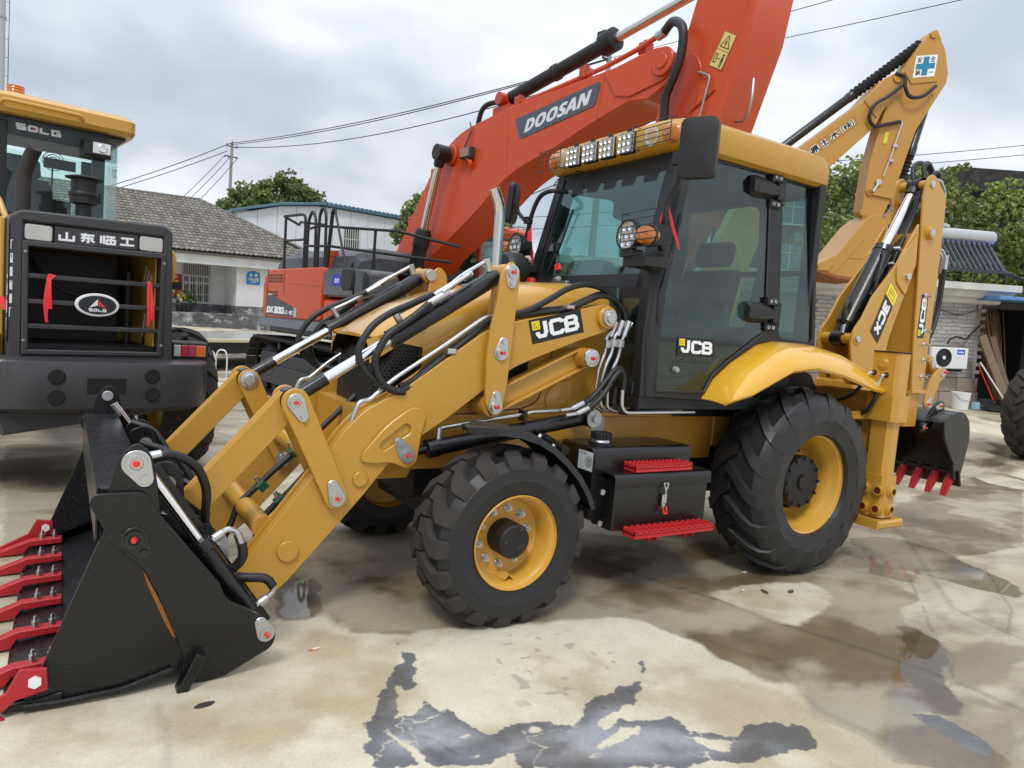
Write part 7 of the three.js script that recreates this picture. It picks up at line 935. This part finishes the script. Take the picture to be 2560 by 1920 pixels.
  cab('white_cable', 'loose white cable hanging crookedly in front of the shed', [[2.3, 4.2, .4], [2.5, 3.6, .5], [2.75, 3.2, .6], [2.7, 3.0, .62], [2.62, 2.8, .6], [2.55, 2.62, .6], [2.4, 2.3, .6]], .014, M.white); cab('aircon_pipe', 'black insulated pipe running from the air conditioner to the corner', [[.55, 1.86, .3], [.7, 1.95, .2], [.95, 2.02, .12], [1.2, 1.98, .1], [1.35, 2.1, .08], [1.6, 2.3, .06]], .02, M.hose);
  // air conditioner
  const ac = thing('air_conditioner', 'white air conditioner unit with round fan grille on the brick wall', 'air conditioner', th(.55, 1.33, .22), rot);
  P('casing', box(-.47, .47, 0, .45, -.13, .18, .02), M.white, ac); P('fan_recess', plate(circ(-.16, .235, .195, 36), .18, .183, 0), M.blackMatt, ac);
  P('fan_grille', [...[.19, .165, .14, .115, .09, .065].map((r) => new THREE.TorusGeometry(r, .005, 6, 40).translate(-.16, .235, .19)), ...Array.from({ length: 6 }, (_, i) => { const a = i * 1.047; return cyl([-.16, .235, .188], [-.16 + .19 * Math.cos(a), .235 + .19 * Math.sin(a), .188], .004); })], M.grey, ac); P('fan_hub', disc(-.16, .235, .185, .2, .04, 20), M.white, ac);
  P('brand_label', quad([.17, .31, .1815], [.37, .31, .1815], [.37, .415, .1815], [.17, .415, .1815]), decalMat(128, 64, (x, w, h) => { x.fillStyle = '#1560b8'; x.fillRect(0, 0, w, h); x.fillStyle = '#fff'; x.font = 'bold 30px sans-serif'; x.fillText('Midea', 22, 43); }), ac); P('casing_ribs', [0, 1, 2, 3].map((i) => box(.12, .40, .08 + i * .05, .085 + i * .05, .18, .184, .001)), M.white, ac);
  P('wall_bracket', [box(-.35, -.31, -.06, 0, -.2, .18), box(.31, .35, -.06, 0, -.2, .18), box(.46, .5, .1, .3, -.05, .1)], M.grey, ac);
  // bucket, box, planks, broom
  const gyA = .5, bkt = thing('paint_bucket', 'white plastic bucket with handle standing by the stone base', 'bucket', th(.57, gyA, .75), rot); P('bucket_body', lathe([[.001, .005], [.145, .005], [.18, .34], [.185, .34], [.185, .37], [.172, .37], [.14, .02], [.001, .02]], 28).rotateX(-Math.PI / 2).translate(0, 0, 0), M.white, bkt); P('handle', pipe([[-.185, .34, .02], [-.12, .22, .17], [.1, .2, .18], [.185, .34, .02]], .006, 6, .08), M.zincDull, bkt);
  one('small_carton', 'small pale blue carton on the ground beside the dustpan', 'box', [box(-.09, .09, 0, .15, -.05, .05, .004)].map((g) => g.translate(...th(1.12, gyA, .62))), mat([.35, .55, .70], .5));
  [[1.85, .5, 1.29, 2.06, .2, 'long split grey plank leaning tallest at the shed corner'], [2.04, .5, 1.62, 2.05, .15, 'second rough plank leaning right of the tallest one'], [2.2, .5, 1.75, 1.55, .10, 'narrow dark plank leaning at the right of the stack']].forEach(([x0, y0, x1, y1, w, l], i) => { const p = thing('plank', l, 'plank', th(x0, y0, .75 - i * .08), rot); const L = Math.hypot(x1 - x0, y1 - y0, .35); const g = loft(Array.from({ length: 7 }, (_, k) => { const t = k / 6, d = rr(-.012, .012); return [[-w / 2 + d, L * t, -.025], [w / 2 + d * .5, L * t, -.025], [w / 2 + d * .5, L * t, .02], [0, L * t, .03], [-w / 2 + d, L * t, .02]]; })); P('board', g, mat([[.20, .14, .09], [.15, .10, .065], [.09, .065, .05]][i], .85, { bumpMap: grain, bumpScale: .006, box: 1 }), p); p.children[0].rotation.set(-.2, 0, Math.atan2(x0 - x1, y1 - y0)); });
  const rd = thing('reed_bundle', 'brown bundle of dry reeds leaning behind the planks', 'reeds', th(2.0, gyA, .4), rot); P('reeds', Array.from({ length: 46 }, () => { const a = rr(-.12, .12), b2 = rr(-.1, .1); return cyl([a, 0, b2], [a * 2.2 - .25 + rr(-.1, .1), rr(1.7, 2.35), b2 - .3], .007, .003, 5); }), mat([.22, .12, .05], .9), rd);
  const br = thing('broom', 'broom with long white handle leaning by the planks', 'broom', th(1.68, gyA, .85), rot); P('handle', cyl([0, .12, 0], [-.5, 1.0, -.3], .016), M.white, br); P('broom_head', plate([[-.12, 0], [.12, 0], [.06, .2], [-.06, .2]], -.04, .04), mat([.05, .045, .05], .9), br);
  const dp = thing('dustpan', 'dark scoop dustpan lying on the ground in front of the planks', 'dustpan', th(1.42, gyA, .8), rot); P('pan', [slab([[-.2, .01, .12], [.2, .01, .12], [.24, .12, -.12], [-.24, .12, -.12]], .012), box(-.24, .24, .1, .22, -.14, -.12)], M.plastic, dp); P('handle', cyl([.1, .15, -.12], [-.1, .9, -.4], .012), M.redPlug, dp);
  // solar water heater on the roof
  const sh = thing('solar_water_heater', 'solar water heater with silver tank and row of glass tubes on the flat roof', 'water heater', th(1.1, 3.16, -.6), rot);
  P('tank', [cyl([-1.6, 1.13, 0], [1.25, 1.13, 0], .155, .155, 32)], mat([.55, .55, .56], .35, { metalness: .7 }), sh); P('tank_cap', [cyl([1.24, 1.13, 0], [1.31, 1.13, 0], .165, .15, 32), cyl([-1.68, 1.13, 0], [-1.58, 1.13, 0], .15, .165, 32)], M.plastic, sh);
  for (let i = 0; i < 19; i++) { const x = -1.5 + i * .142; P('tube', cyl([x, 1.04, .05], [x - .05, .32, .62], .030, .030, 10), mat([.02, .03, .06], .12, { clearcoat: 1, metalness: .5 }), sh); } P('tube_reflector', Array.from({ length: 20 }, (_, i) => { const x = -1.57 + i * .142; return cyl([x, 1.0, .03], [x - .05, .31, .58], .018); }), M.zinc, sh);
  P('stand', [pipe([[-1.5, .0, .62], [-1.5, .3, .62], [-1.5, 1.0, .0]], .022, 6), pipe([[1.1, 0, .62], [1.1, .3, .62], [1.15, 1.0, 0]], .022, 6), pipe([[1.15, 1.0, 0], [1.2, 0, -.4]], .022, 6), pipe([[-1.5, 1, 0], [-1.5, 0, -.4]], .022, 6), pipe([[-1.6, .3, .62], [1.25, .3, .62]], .03, 6), pipe([[1.2, .5, .3], [1.25, .1, -.3]], .015, 6)], M.grey, sh); P('outlet_pipe', [hose([[1.25, 1.0, 0], [1.3, .7, .05], [1.4, .45, .1], [1.7, .3, .2], [2.2, .2, .3]], .028, 40)], M.hose, sh);
}
{ // dark building far behind the right-hand trees
  const b = thing('dark_building', 'dark weathered flat roofed building rising behind the trees at the far right', 'building', [38, 0, -19.2], [0, -.52, .02]);
  P('wall', [box(-8, 12, 0, 10.9, -10, 0)], MB.darkWall, b); P('roof', [box(-1, 1.9, 10.9, 11.5, -10.5, .6), box(1.9, 14, 10.9, 12.1, -10.5, .6), box(-8, -1, 10.6, 11.2, -10.4, .4)], MB.darkWall, b);
  for (let r = 0; r < 4; r++) for (let i = 0; i < 9; i++) { const w = sub('window', b), x = -7.2 + i * 2.1, y = 1 + r * 2.5; P('pane', box(x, x + 1.3, y, y + 1.4, 0, .04), mat([.16, .18, .2], .15), w); P('frame', [box(x - .06, x + 1.36, y - .08, y, 0, .1), box(x + .62, x + .68, y, y + 1.4, .02, .08), box(x, x + 1.3, y + .9, y + .95, .02, .08)], MB.cornice, w); }
}
// ---------------------------------------------------------------- trailer, hoops, poles, wires
{
  const tr = thing('flatbed_trailer', 'long flatbed trailer with wet pale deck parked behind the orange excavator', 'trailer', [.38, 0, -12.38], .68);
  const dm = mat([.50, .49, .45], .28, { roughnessMap: dust, map: plaster, box: 1 });
  for (let i = 0; i < 6; i++) P('deck_board', box(-3.2, 6.2, .68, .715, -3.0 + i * .5 + .006, -2.5 + i * .5 - .006, .004), dm, tr); P('edge_rail', [box(-3.2, 6.2, .64, .712, 0, .05), box(-3.2, 6.2, .64, .712, -3.05, -3.0)], mat([.72, .66, .42], .5), tr);
  P('chassis', [box(-3.1, 6.1, .38, .66, -2.9, -.03, .01)], M.blackMatt, tr); for (const x of [-2.2, -1.3, -.4]) for (const z of [-.35, -2.6]) { const w = sub('wheel', tr); w.position.set(x, .36, z); P('tyre', lathe([[.18, .1], [.3, .12], [.36, .09], [.36, -.09], [.3, -.12], [.18, -.1]], 26), M.rubber, w); P('rim', lathe([[.19, .08], [.1, .0], [.001, .02]], 20), M.grey, w); }
}
{ const hp = [[.0, -8.85], [.24, -9.38], [.53, -9.91], [.91, -10.49]]; const lab = ['nearest white hoop barrier, half hidden by the grey counterweight', 'second white hoop barrier behind the loader arm', 'third white hoop barrier beside the excavator track', 'farthest white hoop barrier hidden by the excavator track'];
  hp.slice(0, 3).forEach(([x, z], i) => one('hoop_barrier', lab[i], 'barrier', pipe([[x - .085, 0, z - .05], [x - .085, .55, z - .05], [x - .05, .66, z - .02], [x + .05, .66, z + .04], [x + .085, .55, z + .07], [x + .085, 0, z + .07]], .014, 8, .06), M.whiteGloss, 'white hoop barriers')); }
{ const concrete = mat([.30, .29, .27], .9); const pole = (lab, x, z, h, tilt) => { const p = thing('utility_pole', lab, 'utility pole', [x, 0, z], [0, .2, tilt]); P('shaft', cyl([0, 0, 0], [0, h, 0], .19, .11, 14), concrete, p); P('cross_arm', [box(-.45, .45, h - .32, h - .24, -.05, .05), box(-.55, .55, h - 1.15, h - 1.06, -.05, .05)], M.grey, p); P('insulator', [[-.42, -.24, .2], [.42, -.24, .2], [0, 0, .22], [-.5, -1.06, -.2], [.48, -1.06, -.2], [-.2, -1.06, -.2]].map(([x2, y, l]) => cyl([x2, h + y, 0], [x2 + (l < 0 ? -.08 : 0), h + y + l, 0], .045, .03, 8)), M.plastic, p); return p; };
  pole('distant concrete utility pole with two crossarms above the tiled roof', 9.75, -61.3, 14.8, 0); pole('concrete utility pole seen behind the cab and the orange boom', 18.75, -22.9, 14.1, 0);
  const mt = thing('mast', 'pale grey tubular mast at the extreme left edge of the sky', 'mast', [-6.9, 0, -72.4], 0); P('shaft', Array.from({ length: 5 }, (_, i) => cyl([0, i * 7, 0], [0, i * 7 + 7, 0], .48 - i * .03, .45 - i * .03, 20)), mat([.45, .46, .47], .5, { metalness: .3 }), mt); P('flange', Array.from({ length: 5 }, (_, i) => cyl([0, i * 7 + 2.6, 0], [0, i * 7 + 2.75, 0], .55 - i * .03, .55 - i * .03, 20)), M.zincDull, mt); P('ladder', [pipe([[.62, 3, 0], [.62, 33, 0]], .03, 5), ...Array.from({ length: 20 }, (_, i) => cyl([.3, 4 + i * 1.5, 0], [.64, 4 + i * 1.5, 0], .02, .02, 5))], M.grey, mt);
  const wireM = mat([.03, .03, .032], .7), wire = (lab, a, b, sag, r) => { const pts = []; for (let i = 0; i <= 16; i++) { const t = i / 16; pts.push([mix(a[0], b[0], t), mix(a[1], b[1], t) - sag * 4 * t * (1 - t), mix(a[2], b[2], t)]); } one('power_line', lab, 'power line', hose(pts, r, 40, 5), wireM); };
  const p1 = [9.65, 14.8, -61.3], p2 = [18.9, 14.0, -23.1];
  wire('upper of the twin power lines running from the distant pole behind the orange boom', p1, p2, .5, .028); wire('lower of the twin power lines from the distant pole behind the orange boom', [9.66, 14.66, -61.2], [18.8, 13.9, -23], .55, .028); wire('third, lowest power line from the distant pole passing behind the boom', [10.1, 14.5, -61], [19.2, 13.55, -23.2], 1.0, .028);
  wire('upper power line from the distant pole sagging down to the left', p1, [-6, 7.6, -70], .5, .032); wire('lower power line from the distant pole sagging down to the left', [9.4, 14.1, -61.3], [-6, 7.2, -70.2], .4, .03);
  wire('left service wire slanting from the distant pole to the tiled roof', [9.2, 13.7, -61.3], [3, 6.4, -58], .3, .024); wire('middle service wire slanting from the distant pole to the tiled roof', [9.6, 13.6, -61.2], [3.6, 6.4, -57.6], .3, .024); wire('right service wire slanting from the distant pole to the tiled roof', [10.1, 13.5, -61.0], [4.4, 6.4, -57.2], .3, .024);
  wire('upper power line crossing the sky right of the orange arm', p2, [20.4, 13.2, -7.2], .1, .014); wire('lower power line crossing the sky right of the orange arm', [18.95, 13.5, -23.2], [22.6, 13.0, -7.0], .15, .014);
  wire('upper power line right of the tan excavator above the trees', [40, 15.6, -42.5], [70, 20.9, -24], .4, .03); wire('lower power line right of the tan excavator above the trees', [40, 14.9, -42.5], [70, 20.1, -24], .4, .03);
  wire('upper faint power line between the warehouse and the orange boom', [6, 6.9, -51], [45, 13.2, -31], .8, .022); wire('lower faint power line between the warehouse and the orange boom', [6, 6.6, -51], [45, 12.0, -30.5], .9, .022); wire('dark power line behind the exhaust stack and mirror', [18.8, 7.2, -43], [30, 13.4, -36.4], .2, .035);
  const lamp = (lab, x, z, h, w, m) => { const p = thing('street_lamp', lab, 'street lamp', [x, 0, z], .55); P('lamp_post', pipe([[0, 0, 0], [0, h - 1.4, 0], [.25, h - .5, 0], [w, h, 0]], .055, 8, .7), m, p); P('lamp_head', box(w - .1, w + .6, h - .06, h + .08, -.12, .12, .04), m, p); };
  lamp('curved pale street lamp against the sky right of the exhaust stack', 21.9, -35.2, 11.1, .9, M.zincDull); lamp('lower dark street lamp beside the exhaust stack', 22.0, -35.6, 9.4, -1.2, M.grey);
}
// ---------------------------------------------------------------- trees
{
  const leafG = (() => { const g = []; for (let k = 0; k < 3; k++) { const q = quad([-.5, -.28, 0], [.1, -.3, .06], [.5, .1, 0], [-.1, .34, .05]); q.rotateY(k * 1.1).rotateX(k * .9 - .4).translate(rr(-.3, .3), rr(-.3, .3), rr(-.3, .3)); g.push(q); } return mg(g); })();
  const leafM = mat([1, 1, 1], .75, { side: THREE.DoubleSide, transmission: .35, vertexColors: true }), barkM = mat([.09, .075, .06], .9);
  function tree(lab, cat, x, z, y0, blobs, n, size, col, trunk, th = .16) {
    const t = thing('tree', lab, cat, [x, y0, z]);
    const gs = [loft([[0, 1], [.35, .8], [.7, .6], [1, .35]].map(([k, w]) => Array.from({ length: 8 }, (_, i) => { const a = i / 8 * 6.283; return [th * w * Math.cos(a) + .1 * Math.sin(k * 4), trunk * k, th * w * Math.sin(a)]; })))];
    for (const [bx, by, bz, r] of blobs) { const s = V(.05, trunk * rr(.5, .95), 0), e = V(bx, by - r * .1, bz), m = s.clone().lerp(e, .5).add(V(rr(-.2, .2), rr(0, .3), rr(-.2, .2))); gs.push(hose([s.toArray(), m.toArray(), e.toArray()], th * .3, 10, 6)); for (let k = 0; k < 5; k++) gs.push(cyl(m.clone().lerp(e, rr(0, 1)).toArray(), [bx + rr(-r, r) * .8, by + rr(-.3, .8) * r, bz + rr(-r, r) * .8], th * .14, th * .05, 5)); }
    P('trunk', gs, barkM, t);
    const tot = blobs.reduce((s, b) => s + b[3] ** 2, 0), M4 = [], mt = new THREE.Matrix4(), q = new THREE.Quaternion(), eu = new THREE.Euler();
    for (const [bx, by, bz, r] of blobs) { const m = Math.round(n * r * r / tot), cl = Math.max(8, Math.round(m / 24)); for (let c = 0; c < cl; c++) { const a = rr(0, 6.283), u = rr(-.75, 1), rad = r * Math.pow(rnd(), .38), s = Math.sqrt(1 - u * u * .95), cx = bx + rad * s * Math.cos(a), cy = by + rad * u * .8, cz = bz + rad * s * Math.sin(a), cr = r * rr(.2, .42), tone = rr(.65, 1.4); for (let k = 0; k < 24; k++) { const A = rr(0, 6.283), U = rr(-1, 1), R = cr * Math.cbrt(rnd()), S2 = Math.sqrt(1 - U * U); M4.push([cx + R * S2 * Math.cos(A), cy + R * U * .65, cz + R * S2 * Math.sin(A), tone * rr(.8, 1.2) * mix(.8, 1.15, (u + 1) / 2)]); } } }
    const lp = leafG.attributes.position, ln = leafG.attributes.normal, nv = lp.count, pos = new Float32Array(M4.length * nv * 3), nor = new Float32Array(pos.length), colr = new Float32Array(pos.length), v = V(), nm = V();
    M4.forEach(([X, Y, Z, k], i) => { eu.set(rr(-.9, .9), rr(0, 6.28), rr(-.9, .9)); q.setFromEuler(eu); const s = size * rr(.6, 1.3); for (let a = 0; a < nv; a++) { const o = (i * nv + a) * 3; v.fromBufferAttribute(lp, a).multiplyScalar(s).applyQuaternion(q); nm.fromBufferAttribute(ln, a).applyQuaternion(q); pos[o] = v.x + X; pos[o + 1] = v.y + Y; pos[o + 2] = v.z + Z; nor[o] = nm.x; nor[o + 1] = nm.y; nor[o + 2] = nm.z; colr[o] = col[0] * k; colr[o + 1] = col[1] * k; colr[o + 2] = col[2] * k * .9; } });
    const cg = new THREE.BufferGeometry(); cg.setAttribute('position', new THREE.BufferAttribute(pos, 3)); cg.setAttribute('normal', new THREE.BufferAttribute(nor, 3)); cg.setAttribute('color', new THREE.BufferAttribute(colr, 3));
    const im = new THREE.Mesh(cg, leafM); im.name = 'crown'; im.castShadow = im.receiveShadow = true;
    t.add(im); return t;
  }
  const G1 = [.20, .26, .058], G2 = [.165, .225, .055], G3 = [.12, .18, .045];
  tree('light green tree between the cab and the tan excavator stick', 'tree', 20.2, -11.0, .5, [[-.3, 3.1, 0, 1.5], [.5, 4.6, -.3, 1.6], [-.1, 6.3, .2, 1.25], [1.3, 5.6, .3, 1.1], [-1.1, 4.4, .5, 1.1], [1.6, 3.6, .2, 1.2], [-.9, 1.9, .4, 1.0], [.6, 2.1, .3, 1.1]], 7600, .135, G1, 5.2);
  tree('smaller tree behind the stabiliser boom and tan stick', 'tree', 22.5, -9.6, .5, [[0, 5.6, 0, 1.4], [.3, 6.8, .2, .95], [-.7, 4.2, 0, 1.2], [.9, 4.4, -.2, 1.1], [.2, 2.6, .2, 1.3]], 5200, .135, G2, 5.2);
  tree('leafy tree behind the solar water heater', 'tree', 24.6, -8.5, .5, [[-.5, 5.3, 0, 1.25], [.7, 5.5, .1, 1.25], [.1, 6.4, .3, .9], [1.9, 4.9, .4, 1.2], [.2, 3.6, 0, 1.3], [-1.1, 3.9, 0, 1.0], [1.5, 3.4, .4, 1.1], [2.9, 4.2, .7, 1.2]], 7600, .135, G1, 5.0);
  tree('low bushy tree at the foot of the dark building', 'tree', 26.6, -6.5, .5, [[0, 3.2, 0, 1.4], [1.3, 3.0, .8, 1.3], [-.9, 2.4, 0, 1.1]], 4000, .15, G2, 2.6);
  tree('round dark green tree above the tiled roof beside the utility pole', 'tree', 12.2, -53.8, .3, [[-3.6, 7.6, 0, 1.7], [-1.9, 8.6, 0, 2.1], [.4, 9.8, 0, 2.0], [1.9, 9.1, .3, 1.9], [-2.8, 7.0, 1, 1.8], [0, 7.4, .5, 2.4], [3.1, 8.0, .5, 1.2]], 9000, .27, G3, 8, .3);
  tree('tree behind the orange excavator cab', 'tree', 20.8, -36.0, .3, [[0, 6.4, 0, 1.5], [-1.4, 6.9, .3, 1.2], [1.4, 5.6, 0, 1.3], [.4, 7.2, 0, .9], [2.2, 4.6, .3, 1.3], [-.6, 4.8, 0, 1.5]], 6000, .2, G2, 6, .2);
  tree('thin tree top showing left of the orange boom', 'tree', 16.8, -38.6, .3, [[0, 7.6, 0, 1.1], [.6, 8.6, 0, .8], [-.3, 6.4, 0, 1.1]], 3000, .2, G2, 7, .16);
  tree('small treetop above the warehouse roof line', 'tree', 15.6, -60, .3, [[0, 9.9, 0, .9], [1, 9.6, 0, .8]], 1400, .24, G3, 9, .15);
}
// ---------------------------------------------------------------- red ribbons and litter
{
  const rib = (lab, pts, w, dir = [1, 0, 0]) => one('red_ribbon', lab, 'ribbon', pts.map((run) => loft([0, 1].map((s) => run.map(([x, y, z], i) => { const k = (s - .5) * w * .8 * (1 - .25 * Math.sin(i * 1.7)), tw = Math.sin(i * 1.1) * .6; return [x + dir[0] * k * Math.cos(tw) + dir[2] * k * Math.sin(tw), y, z + dir[2] * k * Math.cos(tw) + .3 * k * Math.sin(tw)]; })), false, false, 1)), M.ribbon);
  rib('red ribbon tied to the left front cab pillar with two fluttering tails', [[[1.02, 2.31, .715], [1.01, 2.27, .72], [1.0, 2.22, .715], [.99, 2.17, .705]], [[1.02, 2.31, .715], [1.04, 2.24, .725], [1.06, 2.16, .74], [1.09, 2.09, .75], [1.11, 2.03, .76]], [[1.0, 2.10, .70], [1.0, 2.07, .705], [1.01, 2.055, .71]]], .02, [.8, 0, .5]);
  rib('red ribbon hanging from the far mirror rail left of the windscreen', [[[.985, 2.28, -.685], [.99, 2.22, -.68], [.99, 2.14, -.675], [1.0, 2.08, -.665], [1.02, 1.99, -.65]]], .045, [.6, 0, .6]);
  const U = [.9877, -.1564], N = [.1564, .9877], W2 = (x, y, z) => [(x - 1.3) * U[0] + (z - 3.5) * N[0], y, (x - 1.3) * U[1] + (z - 3.5) * N[1]];
  rib('left red ribbon knotted on the top grille bar of the grey loader', [[[-.31, 1.615, .79], [-.325, 1.58, .795], [-.33, 1.5, .79], [-.335, 1.4, .79], [-.33, 1.3, .785], [-.325, 1.26, .785]], [[-.29, 1.61, .79], [-.315, 1.57, .8], [-.315, 1.47, .8], [-.31, 1.36, .79]]].map((r) => r.map((p) => W2(...p))), .034);
  rib('right red ribbon knotted on the top grille bar of the grey loader', [[[.355, 1.63, .79], [.35, 1.58, .795], [.355, 1.48, .79], [.365, 1.38, .79], [.36, 1.27, .785]], [[.36, 1.62, .79], [.375, 1.5, .8], [.385, 1.4, .8], [.385, 1.32, .79]]].map((r) => r.map((p) => W2(...p))), .034);
  rib('red ribbon fluttering at the far left side rail of the grey loader', [[[-.66, 1.70, .3], [-.63, 1.6, .42], [-.60, 1.5, .52], [-.58, 1.4, .62], [-.57, 1.33, .7]]].map((r) => r.map((p) => W2(...p))), .04);
  const butt = (lab, x, z, a) => { const g = thing('cigarette_butt', lab, 'cigarette butt', [x, .006, z], a); P('paper', cyl([-.014, 0, 0], [.016, 0, 0], .0042, .0042, 8), mat([.75, .70, .6], .7), g); P('filter', cyl([-.034, 0, 0], [-.014, 0, 0], .0044, .0044, 8), mat([.55, .27, .07], .7), g); };
  butt('cigarette butt on the wet concrete right of the bucket heel', -.94, .84, .1); butt('cigarette butt on the concrete in front of the rear tyre', 1.65, 1.04, .3); butt('second cigarette butt close to the rear tyre tread', 1.95, .80, -.2);
  const leaf = (lab, x, z, a, c) => one('dead_leaf', lab, 'leaf', plate(roundPoly([[-.04, 0], [-.01, .018], [.03, .012], [.045, 0], [.02, -.016], [-.02, -.014]], .008), 0, .003, .001).rotateX(-Math.PI / 2).rotateY(a).translate(x, .002, z), mat(c, .7));
  leaf('brown dead leaf on the dry patch right of the rear tyre', 1.95, 1.16, .4, [.12, .06, .03]); leaf('dark curled leaf between dry patch and wet stain', 1.78, 1.10, 1.2, [.09, .05, .03]); leaf('tiny dark leaf scrap near the bucket heel', -1.45, 1.13, .2, [.04, .03, .025]);
}
renderer.render(scene, camera);
